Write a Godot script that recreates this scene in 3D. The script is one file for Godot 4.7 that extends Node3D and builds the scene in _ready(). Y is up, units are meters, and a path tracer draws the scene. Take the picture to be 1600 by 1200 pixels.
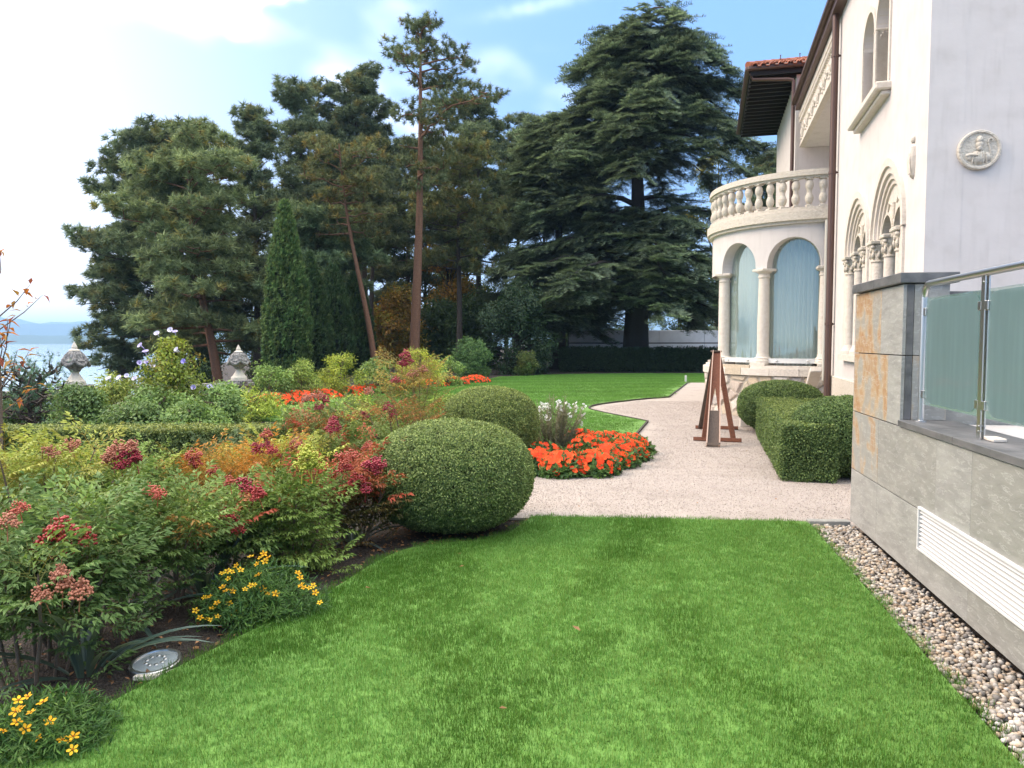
extends Node3D
# A villa garden above a lake at the end of an autumn day.

class MB:
	# Collects triangles (corners given counter-clockwise seen from outside) into one ArrayMesh.
	var V := PackedVector3Array()
	var N := PackedVector3Array()
	var C := PackedColorArray()
	var I := PackedInt32Array()
	var col := Color.WHITE
	var flat := false
	func tri(a: Vector3, b: Vector3, c: Vector3) -> void:
		var k := V.size()
		var n := (b - a).cross(c - a).normalized()
		V.append(a); V.append(b); V.append(c)
		N.append(n); N.append(n); N.append(n)
		C.append(col); C.append(col); C.append(col)
		I.append(k); I.append(k + 2); I.append(k + 1)
	func quad(a: Vector3, b: Vector3, c: Vector3, d: Vector3) -> void:
		var k := V.size()
		var n := (c - a).cross(d - b).normalized()
		V.append(a); V.append(b); V.append(c); V.append(d)
		for i in 4:
			N.append(n); C.append(col)
		I.append(k); I.append(k + 2); I.append(k + 1)
		I.append(k); I.append(k + 3); I.append(k + 2)
	func quad_n(a: Vector3, b: Vector3, c: Vector3, d: Vector3, na: Vector3, nb: Vector3, nc: Vector3, nd: Vector3) -> void:
		var k := V.size()
		V.append(a); V.append(b); V.append(c); V.append(d)
		N.append(na); N.append(nb); N.append(nc); N.append(nd)
		for i in 4:
			C.append(col)
		I.append(k); I.append(k + 2); I.append(k + 1)
		I.append(k); I.append(k + 3); I.append(k + 2)
	func face_from(o: Vector3, p: Array) -> void:
		# a convex polygon turned to look away from o
		var m := Vector3.ZERO
		for q in p:
			m += q
		m /= p.size()
		var n: Vector3 = (p[1] - p[0]).cross(p[2] - p[0])
		var q := p.duplicate()
		if n.dot(m - o) < 0:
			q.reverse()
		for i in range(1, q.size() - 1):
			tri(q[0], q[i], q[i + 1])
	func box(t: Transform3D, s: Vector3, b := 0.0) -> void:
		var h := s / 2
		if b <= 0.0:
			var p := []
			for i in 8:
				p.append(t * Vector3(h.x if i & 1 else -h.x, h.y if i & 2 else -h.y, h.z if i & 4 else -h.z))
			for f in [[0, 1, 3, 2], [4, 6, 7, 5], [0, 4, 5, 1], [2, 3, 7, 6], [0, 2, 6, 4], [1, 5, 7, 3]]:
				face_from(t.origin, [p[f[0]], p[f[1]], p[f[2]], p[f[3]]])
			return
		var q := {}
		for i in 8:
			var sg := Vector3(1 if i & 1 else -1, 1 if i & 2 else -1, 1 if i & 4 else -1)
			for a in 3:
				var v := sg * (h - Vector3.ONE * b)
				v[a] = sg[a] * h[a]
				q[i * 3 + a] = t * v
		for a in 3:
			var u := 1 << ((a + 1) % 3)
			var w := 1 << ((a + 2) % 3)
			for s2 in 2:
				var i0 := s2 << a
				face_from(t.origin, [q[i0 * 3 + a], q[(i0 | u) * 3 + a], q[(i0 | u | w) * 3 + a], q[(i0 | w) * 3 + a]])
			# edges that run along axis a
			var b1 := (a + 1) % 3
			var b2 := (a + 2) % 3
			for k in 4:
				var e0 := (u if k & 1 else 0) | (w if k & 2 else 0)
				var e1 := e0 | (1 << a)
				face_from(t.origin, [q[e0 * 3 + b1], q[e1 * 3 + b1], q[e1 * 3 + b2], q[e0 * 3 + b2]])
		for i in 8:
			face_from(t.origin, [q[i * 3], q[i * 3 + 1], q[i * 3 + 2]])
	func tube(path: Array, rad: Array, sides := 6, cap := true) -> void:
		var n := path.size()
		var rings := []
		var nor := []
		var prev := Vector3.ZERO
		for i in n:
			var tg: Vector3 = (path[mini(i + 1, n - 1)] - path[maxi(i - 1, 0)])
			tg = tg.normalized() if tg.length() > 1e-6 else Vector3.UP
			var u := prev - tg * prev.dot(tg)
			if u.length() < 0.1:
				u = Vector3(1, 0.13, 0.2).cross(tg)
			u = u.normalized()
			prev = u
			var v := tg.cross(u)
			var r := []
			var m := []
			for j in sides:
				var a := TAU * j / sides
				var o := u * cos(a) + v * sin(a)
				m.append(o)
				r.append(path[i] + o * rad[i])
			rings.append(r)
			nor.append(m)
		for i in n - 1:
			for j in sides:
				var k := (j + 1) % sides
				quad_n(rings[i][j], rings[i][k], rings[i + 1][k], rings[i + 1][j], nor[i][j], nor[i][k], nor[i + 1][k], nor[i + 1][j])
		if cap:
			for j in range(1, sides - 1):
				tri(rings[n - 1][0], rings[n - 1][j], rings[n - 1][j + 1])
				tri(rings[0][0], rings[0][j + 1], rings[0][j])
	func lathe(prof: Array, sides := 16, t := Transform3D(), a0 := 0.0, a1 := TAU) -> void:
		# profile of Vector2(radius, height) from bottom to top, round the y axis
		for i in prof.size() - 1:
			var p: Vector2 = prof[i]
			var q: Vector2 = prof[i + 1]
			if p.distance_to(q) < 1e-5:
				continue
			var nn := Vector2(q.y - p.y, p.x - q.x).normalized()
			for j in sides:
				var a := a0 + (a1 - a0) * j / sides
				var b := a0 + (a1 - a0) * (j + 1) / sides
				var da := Vector3(cos(a), 0, -sin(a))
				var db := Vector3(cos(b), 0, -sin(b))
				quad_n(t * (da * p.x + Vector3.UP * p.y), t * (db * p.x + Vector3.UP * p.y), t * (db * q.x + Vector3.UP * q.y), t * (da * q.x + Vector3.UP * q.y),
					t.basis * (da * nn.x + Vector3.UP * nn.y), t.basis * (db * nn.x + Vector3.UP * nn.y), t.basis * (db * nn.x + Vector3.UP * nn.y), t.basis * (da * nn.x + Vector3.UP * nn.y))
	func ball(c: Vector3, r: Vector3, su := 8, sv := 5) -> void:
		for i in sv:
			var e := PI * i / sv - PI / 2
			var f := PI * (i + 1) / sv - PI / 2
			for j in su:
				var a := TAU * j / su
				var b := TAU * (j + 1) / su
				var p := [Vector3(cos(a) * cos(e), sin(e), -sin(a) * cos(e)), Vector3(cos(b) * cos(e), sin(e), -sin(b) * cos(e)), Vector3(cos(b) * cos(f), sin(f), -sin(b) * cos(f)), Vector3(cos(a) * cos(f), sin(f), -sin(a) * cos(f))]
				quad_n(c + p[0] * r, c + p[1] * r, c + p[2] * r, c + p[3] * r, p[0], p[1], p[2], p[3])
	func leaf(t: Transform3D, L: float, W: float, c: Color, fold := 0.25, bend := 0.2) -> void:
		# a pointed leaf along +z, folded at its midrib
		var k := V.size()
		V.append(t.origin)
		V.append(t * Vector3(-W * 0.5, fold * W, 0.42 * L))
		V.append(t * Vector3(0, -bend * L * 0.2, 0.45 * L))
		V.append(t * Vector3(W * 0.5, fold * W, 0.42 * L))
		V.append(t * Vector3(0, -bend * L, L))
		for i in 5:
			C.append(c)
			N.append(t.basis.y)
		for i in [0, 2, 1, 0, 3, 2, 1, 2, 4, 2, 3, 4]:
			I.append(i + k)
	func blade(a: Vector3, side: Vector3, tip: Vector3, c: Color) -> void:
		var k := V.size()
		V.append(a - side); V.append(a + side); V.append(tip)
		for i in 3:
			C.append(c)
			N.append(Vector3.UP)
		I.append(k); I.append(k + 1); I.append(k + 2)
	func mesh() -> ArrayMesh:
		var ar := []
		ar.resize(Mesh.ARRAY_MAX)
		ar[Mesh.ARRAY_VERTEX] = V
		if not flat:
			ar[Mesh.ARRAY_NORMAL] = N
		ar[Mesh.ARRAY_COLOR] = C
		ar[Mesh.ARRAY_INDEX] = I
		var m := ArrayMesh.new()
		m.add_surface_from_arrays(Mesh.PRIMITIVE_TRIANGLES, ar)
		return m

class Many:
	# Copies of one mesh, for foliage, grass and gravel that nobody could count.
	var b := PackedFloat32Array()
	var n := 0
	func add(t: Transform3D, c: Color) -> void:
		var s := t.basis
		b.append_array(PackedFloat32Array([s.x.x, s.y.x, s.z.x, t.origin.x, s.x.y, s.y.y, s.z.y, t.origin.y, s.x.z, s.y.z, s.z.z, t.origin.z, c.r, c.g, c.b, 1.0]))
		n += 1

var rng := RandomNumberGenerator.new()
var noise := FastNoiseLite.new()
var M := {}
var taken := {}

func rf(a: float, b: float) -> float:
	return rng.randf_range(a, b)

func rdir() -> Vector3:
	var z := rf(-1, 1)
	var a := rf(0, TAU)
	return Vector3(sqrt(1 - z * z) * cos(a), z, sqrt(1 - z * z) * sin(a))

func basis_y(dir: Vector3, spin := 0.0, s := 1.0) -> Basis:
	# a basis whose y axis looks along dir
	var y := dir.normalized()
	var x := Vector3(0.31, 0.2, 0.93).cross(y)
	if x.length() < 0.05:
		x = Vector3(1, 0, 0).cross(y)
	x = x.normalized()
	var z := x.cross(y)
	return Basis(x, y, z).rotated(y, spin).scaled(Vector3.ONE * s)

func basis_z(dir: Vector3, up := Vector3.UP, s := 1.0) -> Basis:
	# a basis whose z axis looks along dir, its y axis as near to up as can be
	var z := dir.normalized()
	var x := up.cross(z)
	if x.length() < 0.05:
		x = Vector3(1, 0, 0.1).cross(z)
	x = x.normalized()
	return Basis(x * s, z.cross(x) * s, z * s)

func mixc(a: Color, b: Color, t: float, j := 0.0) -> Color:
	var c := a.lerp(b, clampf(t, 0, 1))
	var k := 1.0 + rf(-j, j)
	return Color(c.r * k, c.g * k, c.b * k)

func lin(r: float, g: float, b: float) -> Color:
	return Color(r, g, b).linear_to_srgb()

func numbered(called: String) -> String:
	taken[called] = taken.get(called, -1) + 1
	return called if taken[called] == 0 else "%s_%03d" % [called, taken[called]]

func thing(called: String, label: String, category: String, pos := Vector3.ZERO, turn := 0.0, group := "") -> Node3D:
	var o := Node3D.new()
	o.name = numbered(called)
	add_child(o)
	o.position = pos
	o.rotation.y = turn
	tag(o, label, category, group)
	return o

func tag(o: Node3D, label: String, category: String, group := "") -> void:
	o.set_meta("label", label)
	o.set_meta("category", category)
	if group:
		o.set_meta("group", group)

func part(called: String, m: Mesh, mat: Material, parent: Node3D, t := Transform3D()) -> MeshInstance3D:
	var o := MeshInstance3D.new()
	o.name = called
	o.mesh = m
	o.material_override = mat
	if parent == self:
		o.name = numbered(called)
	else:
		var key := str(parent.get_instance_id()) + called
		taken[key] = taken.get(key, -1) + 1
		var kids: int = taken[key]
		if kids:
			o.name = "%s_%03d" % [called, kids]
	parent.add_child(o, true)
	o.transform = t
	return o

func scatter(called: String, many: Many, m: Mesh, mat: Material, parent: Node3D) -> MultiMeshInstance3D:
	var mm := MultiMesh.new()
	mm.transform_format = MultiMesh.TRANSFORM_3D
	mm.use_colors = true
	mm.mesh = m
	mm.instance_count = many.n
	mm.buffer = many.b
	var o := MultiMeshInstance3D.new()
	o.name = called
	if parent == self:
		o.name = numbered(called)
	o.multimesh = mm
	o.material_override = mat
	o.set_meta("kind", "stuff")
	parent.add_child(o, true)
	return o

func setting(called: String, m: Mesh, mat: Material, kind := "structure") -> MeshInstance3D:
	var o := part(called, m, mat, self)
	o.set_meta("kind", kind)
	return o

func ramp(stops: Array) -> Gradient:
	var g := Gradient.new()
	var off := PackedFloat32Array()
	var cols := PackedColorArray()
	for s in stops:
		off.append(s[0])
		cols.append(s[1])
	g.offsets = off
	g.colors = cols
	return g

func ntex(freq: float, stops: Array, seed_ := 1, size := 512, type := FastNoiseLite.TYPE_SIMPLEX_SMOOTH, oct := 4, stretch := 1.0) -> NoiseTexture2D:
	var n := FastNoiseLite.new()
	n.noise_type = type
	n.frequency = freq
	n.seed = seed_
	n.fractal_octaves = oct
	n.fractal_type = FastNoiseLite.FRACTAL_FBM
	var t := NoiseTexture2D.new()
	t.width = size
	t.height = int(size / stretch)
	t.seamless = true
	t.normalize = true
	t.noise = n
	if stops:
		t.color_ramp = ramp(stops)
	return t

func mat(c: Color, rough := 0.8, spec := 0.5) -> StandardMaterial3D:
	# c is a real-world (linear) colour
	var m := StandardMaterial3D.new()
	m.albedo_color = c.linear_to_srgb()
	m.roughness = rough
	m.metallic_specular = spec
	return m

func textured(stops: Array, freq: float, scale: float, rough := 0.85, bump := 0.0, world := true, seed_ := 1, stretch := 1.0, oct := 4) -> StandardMaterial3D:
	var m := StandardMaterial3D.new()
	var st := []
	for s in stops:
		st.append([s[0], s[1].linear_to_srgb()])
	m.albedo_texture = ntex(freq, st, seed_, 512, FastNoiseLite.TYPE_SIMPLEX_SMOOTH, oct, stretch)
	m.uv1_triplanar = true
	m.uv1_world_triplanar = world
	m.uv1_scale = Vector3.ONE * scale
	m.roughness = rough
	if bump > 0:
		m.heightmap_enabled = true
		m.heightmap_scale = bump
		m.heightmap_texture = ntex(freq * 2.0, [], seed_ + 7, 512, FastNoiseLite.TYPE_SIMPLEX_SMOOTH, 5)
	return m

func leafmat(rough := 0.5, back := 0.5, spec := 0.4) -> StandardMaterial3D:
	var m := StandardMaterial3D.new()
	m.vertex_color_use_as_albedo = true
	m.roughness = rough
	m.metallic_specular = spec
	m.cull_mode = BaseMaterial3D.CULL_DISABLED
	if back > 0:
		m.backlight_enabled = true
		m.backlight = Color(back, back, back * 0.8).linear_to_srgb()
	return m

func polygon(pts: Array, y: float, depth: float, mb: MB) -> void:
	# a flat sheet with an edge of that depth, from Vector2(x, z) corners
	var p := PackedVector2Array(pts)
	if Geometry2D.is_polygon_clockwise(p):
		p.reverse()
	var ix := Geometry2D.triangulate_polygon(p)
	for k in range(0, ix.size(), 3):
		var a := p[ix[k]]
		var b := p[ix[k + 1]]
		var c := p[ix[k + 2]]
		var A := Vector3(a.x, y, a.y)
		var B := Vector3(b.x, y, b.y)
		var D := Vector3(c.x, y, c.y)
		mb.face_from(Vector3(a.x, y - 5, a.y), [A, B, D])
	var c2 := Vector2.ZERO
	for k in p.size():
		var a := p[k]
		var b := p[(k + 1) % p.size()]
		var inward := Vector2(-(b - a).y, (b - a).x).normalized()
		if not Geometry2D.is_point_in_polygon((a + b) / 2 + inward * 0.01, p):
			inward = -inward
		var o := (a + b) / 2 + inward
		mb.face_from(Vector3(o.x, y - depth / 2, o.y), [Vector3(a.x, y, a.y), Vector3(b.x, y, b.y), Vector3(b.x, y - depth, b.y), Vector3(a.x, y - depth, a.y)])

func inside(pts: PackedVector2Array, x: float, z: float) -> bool:
	return Geometry2D.is_point_in_polygon(Vector2(x, z), pts)

func smoothed(pts: Array, times := 2) -> Array:
	# an open line with its corners cut
	var p := pts
	for t in times:
		var q := [p[0]]
		for i in p.size() - 1:
			q.append(p[i].lerp(p[i + 1], 0.25))
			q.append(p[i].lerp(p[i + 1], 0.75))
		q.append(p[p.size() - 1])
		p = q
	return p

const SUN_DIR := Vector3(-0.78, 0.60, -0.10)

func _ready() -> void:
	rng.seed = 20240
	noise.seed = 5
	noise.frequency = 1.0
	setup_view()
	setup_materials()
	build_ground()
	build_villa()
	build_terrace()
	build_trees()
	build_garden()
	build_details()

func setup_view() -> void:
	var cam := Camera3D.new()
	cam.name = "camera"
	cam.position = Vector3(0, 1.6, 0)
	cam.rotation_degrees = Vector3(-3.29, 0, 0)
	cam.fov = 54.5
	cam.near = 0.05
	cam.far = 9000
	add_child(cam)
	cam.current = true
	var env := Environment.new()
	env.background_mode = Environment.BG_SKY
	var sky := Sky.new()
	var pan := PanoramaSkyMaterial.new()
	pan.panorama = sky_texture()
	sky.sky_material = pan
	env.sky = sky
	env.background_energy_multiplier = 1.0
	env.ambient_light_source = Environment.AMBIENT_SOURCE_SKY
	env.tonemap_mode = Environment.TONE_MAPPER_LINEAR
	env.tonemap_exposure = 2.6
	env.sdfgi_enabled = true
	env.ssao_enabled = true
	env.ssil_enabled = true
	env.fog_enabled = true
	env.fog_density = 0.00026
	env.fog_light_color = Color(0.66, 0.84, 1.0)
	var we := WorldEnvironment.new()
	we.name = "environment"
	we.environment = env
	add_child(we)
	var sun := DirectionalLight3D.new()
	sun.name = "sun"
	sun.light_energy = 0.45
	sun.light_color = Color(1.0, 0.88, 0.75)
	sun.light_angular_distance = 30.0
	sun.shadow_enabled = true
	sun.look_at_from_position(SUN_DIR * 10.0, Vector3.ZERO, Vector3.UP)
	add_child(sun)

func sky_texture() -> ImageTexture:
	var w := 1024
	var h := 512
	var im := Image.create(w, h, false, Image.FORMAT_RGBF)
	var gd := Vector3(-0.87, 0.22, -0.44).normalized()
	var cn := FastNoiseLite.new()
	cn.seed = 23
	cn.frequency = 1.6
	cn.fractal_octaves = 5
	for j in h:
		var el := PI / 2 - PI * (j + 0.5) / h
		for i in w:
			var az := TAU * (i + 0.5) / w
			var d := Vector3(sin(az) * cos(el), sin(el), -cos(az) * cos(el))
			var y := maxf(d.y, 0.0)
			var t := pow(1.0 - y, 3.0)
			var c := Vector3(0.122, 0.242, 0.505).lerp(Vector3(0.168, 0.305, 0.54), t)
			c = c.lerp(Vector3(0.46, 0.50, 0.53), pow(1.0 - y, 14.0) * 0.8)
			var ang := rad_to_deg(acos(clampf(d.dot(gd), -1, 1)))
			var g := exp(-pow(ang / 33.0, 2.0))
			c += Vector3(0.78, 0.68, 0.58) * g
			c += Vector3(0.7, 0.5, 0.28) * exp(-pow(ang / 45.0, 2.0)) * pow(1.0 - y, 8.0)
			# thin high cloud
			var q := d / (y + 0.22)
			var n := cn.get_noise_3d(q.x * 0.8, q.z * 0.8 + q.x * 0.25, 7.0)
			# unseen overhead, a bright cloud veil is added to light lawn and foliage
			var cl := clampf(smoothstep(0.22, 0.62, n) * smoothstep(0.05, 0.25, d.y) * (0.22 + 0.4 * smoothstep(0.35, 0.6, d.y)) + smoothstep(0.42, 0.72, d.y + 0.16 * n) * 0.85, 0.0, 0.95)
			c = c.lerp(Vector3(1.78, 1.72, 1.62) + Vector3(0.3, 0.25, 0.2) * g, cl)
			# one brighter puff and two vapour streaks above the trees
			var azd := rad_to_deg(az if az < PI else az - TAU)
			var eld := rad_to_deg(el)
			var px := (azd + 20.0) / 4.2
			var py := (eld - 23.6) / 2.3
			var puff := exp(-(px * px + py * py)) + 0.55 * cn.get_noise_3d(azd * 0.22, eld * 0.35, 9.0) - 0.12
			c = c.lerp(Vector3(1.5, 1.45, 1.4), smoothstep(0.22, 0.55, puff) * exp(-0.25 * (px * px + py * py)))
			for s in [[2.0, 23.6, 3.4], [9.0, 25.6, 2.4]]:
				var along: float = (azd - s[0]) / s[2]
				var across: float = (eld - s[1] - along * 0.55 - 0.12 * cn.get_noise_2d(azd * 0.5, 4.0)) / 0.28
				c = c.lerp(Vector3(0.9, 0.97, 1.08), 0.45 * exp(-along * along - across * across) * (0.7 + 0.6 * cn.get_noise_2d(azd * 0.8, eld * 1.6)))
			if d.y < 0:
				c = Vector3(0.32, 0.36, 0.36)
			im.set_pixel(i, j, Color(c.x, c.y, c.z))
	return ImageTexture.create_from_image(im)

func C(r: float, g: float, b: float) -> Color:
	return Color(r, g, b)

func setup_materials() -> void:
	M.stucco = textured([[0.0, C(0.54, 0.505, 0.48)], [0.35, C(0.60, 0.565, 0.545)], [1.0, C(0.635, 0.60, 0.58)]], 0.012, 0.35, 0.9, 0.25)
	M.trim = textured([[0.0, C(0.53, 0.475, 0.405)], [0.45, C(0.60, 0.55, 0.485)], [1.0, C(0.64, 0.60, 0.545)]], 0.02, 0.9, 0.85, 0.6, true, 3)
	M.trim_old = textured([[0.0, C(0.36, 0.32, 0.26)], [0.35, C(0.53, 0.485, 0.41)], [1.0, C(0.62, 0.58, 0.51)]], 0.03, 1.0, 0.9, 0.8, true, 4)
	M.urn = textured([[0.0, C(0.045, 0.042, 0.04)], [0.4, C(0.12, 0.115, 0.112)], [0.65, C(0.26, 0.25, 0.24)], [1.0, C(0.48, 0.46, 0.44)]], 0.025, 1.4, 0.9, 0.8, true, 5)
	M.rubble = []
	for c in [C(0.50, 0.43, 0.33), C(0.58, 0.53, 0.46), C(0.42, 0.39, 0.36), C(0.55, 0.45, 0.32), C(0.62, 0.57, 0.50), C(0.47, 0.40, 0.34)]:
		M.rubble.append(textured([[0.0, c * 0.72], [0.5, c], [1.0, c * 1.15]], 0.03, 1.3, 0.9, 1.0, true, 20 + M.rubble.size()))
	M.mortar = textured([[0.0, C(0.42, 0.38, 0.31)], [1.0, C(0.56, 0.51, 0.43)]], 0.04, 2.0, 0.95, 0.8, true, 8)
	M.slate = []
	var sl := [
		[[0.0, C(0.206, 0.205, 0.192)], [0.4, C(0.249, 0.249, 0.231)], [0.7, C(0.275, 0.273, 0.252)], [1.0, C(0.324, 0.318, 0.290)]],
		[[0.0, C(0.243, 0.243, 0.232)], [0.5, C(0.291, 0.291, 0.276)], [1.0, C(0.343, 0.343, 0.321)]],
		[[0.0, C(0.271, 0.270, 0.249)], [0.25, C(0.292, 0.284, 0.254)], [0.45, C(0.388, 0.298, 0.200)], [0.58, C(0.379, 0.256, 0.144)], [0.68, C(0.327, 0.189, 0.094)], [0.78, C(0.379, 0.252, 0.140)], [0.9, C(0.397, 0.307, 0.208)], [1.0, C(0.326, 0.313, 0.273)]],
		[[0.0, C(0.241, 0.242, 0.226)], [0.5, C(0.287, 0.286, 0.264)], [0.66, C(0.379, 0.285, 0.188)], [0.78, C(0.341, 0.210, 0.114)], [0.9, C(0.379, 0.294, 0.203)], [1.0, C(0.317, 0.313, 0.282)]],
		[[0.0, C(0.06, 0.063, 0.066)], [0.5, C(0.115, 0.118, 0.12)], [1.0, C(0.155, 0.151, 0.155)]],
	]
	for k in sl.size():
		var m := textured(sl[k], 0.0075 if k in [2, 3] else 0.009, 1.1, 0.5, 0.0, true, 40 + k, 1.0, 3 if k in [2, 3] else 5)
		m.uv1_scale = Vector3(0.9, 1.3 if not k in [2, 3] else 0.62, 0.55 if not k in [2, 3] else 0.9)
		m.heightmap_enabled = true
		m.heightmap_scale = 0.35
		m.heightmap_texture = ntex(0.02, [], 60 + k, 512, FastNoiseLite.TYPE_SIMPLEX_SMOOTH, 6)
		m.detail_enabled = true
		m.detail_blend_mode = BaseMaterial3D.BLEND_MODE_MIX
		m.detail_uv_layer = BaseMaterial3D.DETAIL_UV_2
		m.uv2_triplanar = true
		m.uv2_world_triplanar = true
		m.uv2_scale = Vector3(1.5, 3.4, 0.9)
		var v := C(0.52, 0.52, 0.50).linear_to_srgb()
		if k != 4:
			m.detail_albedo = ntex(0.012, [[0.0, Color(v, 0.0)], [0.60, Color(v, 0.0)], [0.66, Color(v, 0.6)], [0.70, Color(v, 0.0)], [1.0, Color(v, 0.25)]], 80 + k, 512, FastNoiseLite.TYPE_SIMPLEX_SMOOTH, 5)
		else:
			m.detail_enabled = false
		M.slate.append(m)
	M.soil = textured([[0.0, C(0.018, 0.013, 0.010)], [0.5, C(0.045, 0.034, 0.026)], [1.0, C(0.085, 0.068, 0.05)]], 0.05, 1.2, 0.95, 3.0, true, 9)
	M.gravel = textured([[0.0, C(0.25, 0.21, 0.185)], [0.5, C(0.40, 0.35, 0.315)], [1.0, C(0.52, 0.465, 0.42)]], 0.16, 2.2, 0.95, 0.6, true, 10)
	M.lawn = textured([[0.0, C(0.09, 0.19, 0.032)], [0.5, C(0.105, 0.225, 0.038)], [1.0, C(0.12, 0.25, 0.042)]], 0.03, 0.6, 0.9, 0.8, true, 12)
	for q in [[M.stucco, C(0.36, 0.34, 0.31), Vector3(1.6, 0.16, 1.6), 0.30, 101], [M.gravel, C(0.22, 0.185, 0.16), Vector3(0.22, 0.22, 0.22), 0.42, 102]]:
		var sm: StandardMaterial3D = q[0]
		var sc: Color = (q[1] as Color).linear_to_srgb()
		sm.detail_enabled = true
		sm.detail_blend_mode = BaseMaterial3D.BLEND_MODE_MIX
		sm.detail_uv_layer = BaseMaterial3D.DETAIL_UV_2
		sm.uv2_triplanar = true
		sm.uv2_world_triplanar = true
		sm.uv2_scale = q[2]
		sm.detail_albedo = ntex(0.012, [[0.0, Color(sc, q[3])], [0.30, Color(sc, q[3] * 0.3)], [0.5, Color(sc, 0.0)], [1.0, Color(sc, 0.0)]], q[4], 512, FastNoiseLite.TYPE_SIMPLEX_SMOOTH, 5)
	M.copper = mat(C(0.105, 0.062, 0.05), 0.45)
	M.copper.metallic = 0.35
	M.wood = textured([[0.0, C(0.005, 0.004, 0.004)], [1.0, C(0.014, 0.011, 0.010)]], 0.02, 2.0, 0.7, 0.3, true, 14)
	M.terracotta = []
	for c in [C(0.36, 0.115, 0.055), C(0.30, 0.095, 0.05), C(0.42, 0.15, 0.075), C(0.24, 0.085, 0.055)]:
		M.terracotta.append(textured([[0.0, c * 0.7], [1.0, c * 1.1]], 0.03, 3.0, 0.85, 0.3, true, 15))
	M.steel = mat(C(0.55, 0.55, 0.54), 0.28)
	M.steel.metallic = 0.95
	M.alu = mat(C(0.68, 0.69, 0.68), 0.45)
	M.white_metal = mat(C(0.60, 0.61, 0.61), 0.5)
	M.rust = textured([[0.0, C(0.075, 0.026, 0.014)], [0.5, C(0.165, 0.058, 0.03)], [1.0, C(0.27, 0.105, 0.055)]], 0.03, 2.5, 0.8, 0.4, true, 16)
	M.rust_dark = textured([[0.0, C(0.05, 0.036, 0.028)], [0.5, C(0.10, 0.074, 0.058)], [1.0, C(0.16, 0.115, 0.09)]], 0.03, 2.5, 0.75, 0.4, true, 17)
	M.rust_edge = mat(C(0.50, 0.36, 0.29), 0.6)
	M.glass = mat(C(0.42, 0.55, 0.52), 0.03, 0.75)
	M.glass.metallic = 0.5
	M.glass.transparency = BaseMaterial3D.TRANSPARENCY_ALPHA
	M.glass.albedo_color.a = 0.06
	M.rail_glass = mat(C(0.20, 0.36, 0.33), 0.03)
	M.rail_glass.transparency = BaseMaterial3D.TRANSPARENCY_ALPHA
	M.rail_glass.albedo_color.a = 0.22
	M.frost = mat(C(0.165, 0.25, 0.262), 0.5)
	M.frost.albedo_texture = ntex(0.02, [[0.0, Color(0.9, 0.9, 0.9)], [1.0, Color(1, 1, 1)]], 44, 256)
	M.frost.uv1_triplanar = true
	M.frost.uv1_world_triplanar = true
	M.frost.uv1_scale = Vector3(2.5, 0.25, 2.5)
	M.frost.transparency = BaseMaterial3D.TRANSPARENCY_ALPHA
	M.frost.albedo_color.a = 0.66
	M.frost.backlight_enabled = true
	M.frost.backlight = Color(0.5, 0.62, 0.6)
	M.curtain = mat(C(0.58, 0.63, 0.61), 0.9)
	M.curtain.backlight_enabled = true
	M.curtain.backlight = Color(0.7, 0.7, 0.7)
	M.room = mat(C(0.45, 0.45, 0.41), 0.9)
	M.shade = mat(C(0.72, 0.66, 0.50), 0.9)
	M.blind = mat(C(0.46, 0.42, 0.36), 0.85)
	M.fence = textured([[0.0, C(0.70, 0.70, 0.70)], [1.0, C(0.80, 0.80, 0.80)]], 0.01, 0.3, 0.6, 0.0, true, 18)
	M.leaf = leafmat(0.5, 0.5)
	M.gloss_leaf = leafmat(0.5, 0.5, 0.35)
	M.needle = leafmat(0.6, 0.5, 0.3)
	M.petal = leafmat(0.6, 0.6, 0.3)
	M.grass = leafmat(0.55, 0.6, 0.3)
	M.pebble = []
	for c in [C(0.52, 0.46, 0.40), C(0.38, 0.35, 0.32), C(0.62, 0.58, 0.53), C(0.47, 0.36, 0.26), C(0.30, 0.285, 0.27), C(0.56, 0.47, 0.37), C(0.66, 0.64, 0.61)]:
		M.pebble.append(textured([[0.0, c * 0.75], [0.5, c], [1.0, c * 1.15]], 0.03, 6.0, 0.75, 0.1, true, 90))
	M.bark_red = textured([[0.0, C(0.09, 0.045, 0.028)], [0.5, C(0.20, 0.10, 0.058)], [1.0, C(0.30, 0.165, 0.10)]], 0.05, 0.7, 0.95, 4.0, true, 30)
	M.bark = textured([[0.0, C(0.03, 0.024, 0.02)], [0.5, C(0.085, 0.066, 0.054)], [1.0, C(0.15, 0.12, 0.10)]], 0.05, 0.7, 0.95, 4.0, true, 31)
	M.bark_dark = textured([[0.0, C(0.016, 0.013, 0.011)], [1.0, C(0.07, 0.056, 0.047)]], 0.05, 0.7, 0.95, 4.0, true, 32)
	M.stem = textured([[0.0, C(0.09, 0.065, 0.045)], [1.0, C(0.28, 0.21, 0.15)]], 0.05, 4.0, 0.9, 0.5, true, 33)
	M.berry = [mat(C(0.33, 0.03, 0.028), 0.35), mat(C(0.42, 0.085, 0.05), 0.4), mat(C(0.30, 0.022, 0.04), 0.35), mat(C(0.40, 0.15, 0.09), 0.45), mat(C(0.42, 0.44, 0.055), 0.5)]

func water_material() -> StandardMaterial3D:
	var m := mat(C(0.10, 0.19, 0.24), 0.10, 0.6)
	m.normal_enabled = true
	m.normal_scale = 0.12
	var t := ntex(0.02, [], 3, 512)
	t.as_normal_map = true
	t.bump_strength = 3.0
	m.normal_texture = t
	m.uv1_triplanar = true
	m.uv1_world_triplanar = true
	m.uv1_scale = Vector3.ONE * 0.05
	return m

# ------------------------------------------------------------------ ground, lawns, paths, lake

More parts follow.
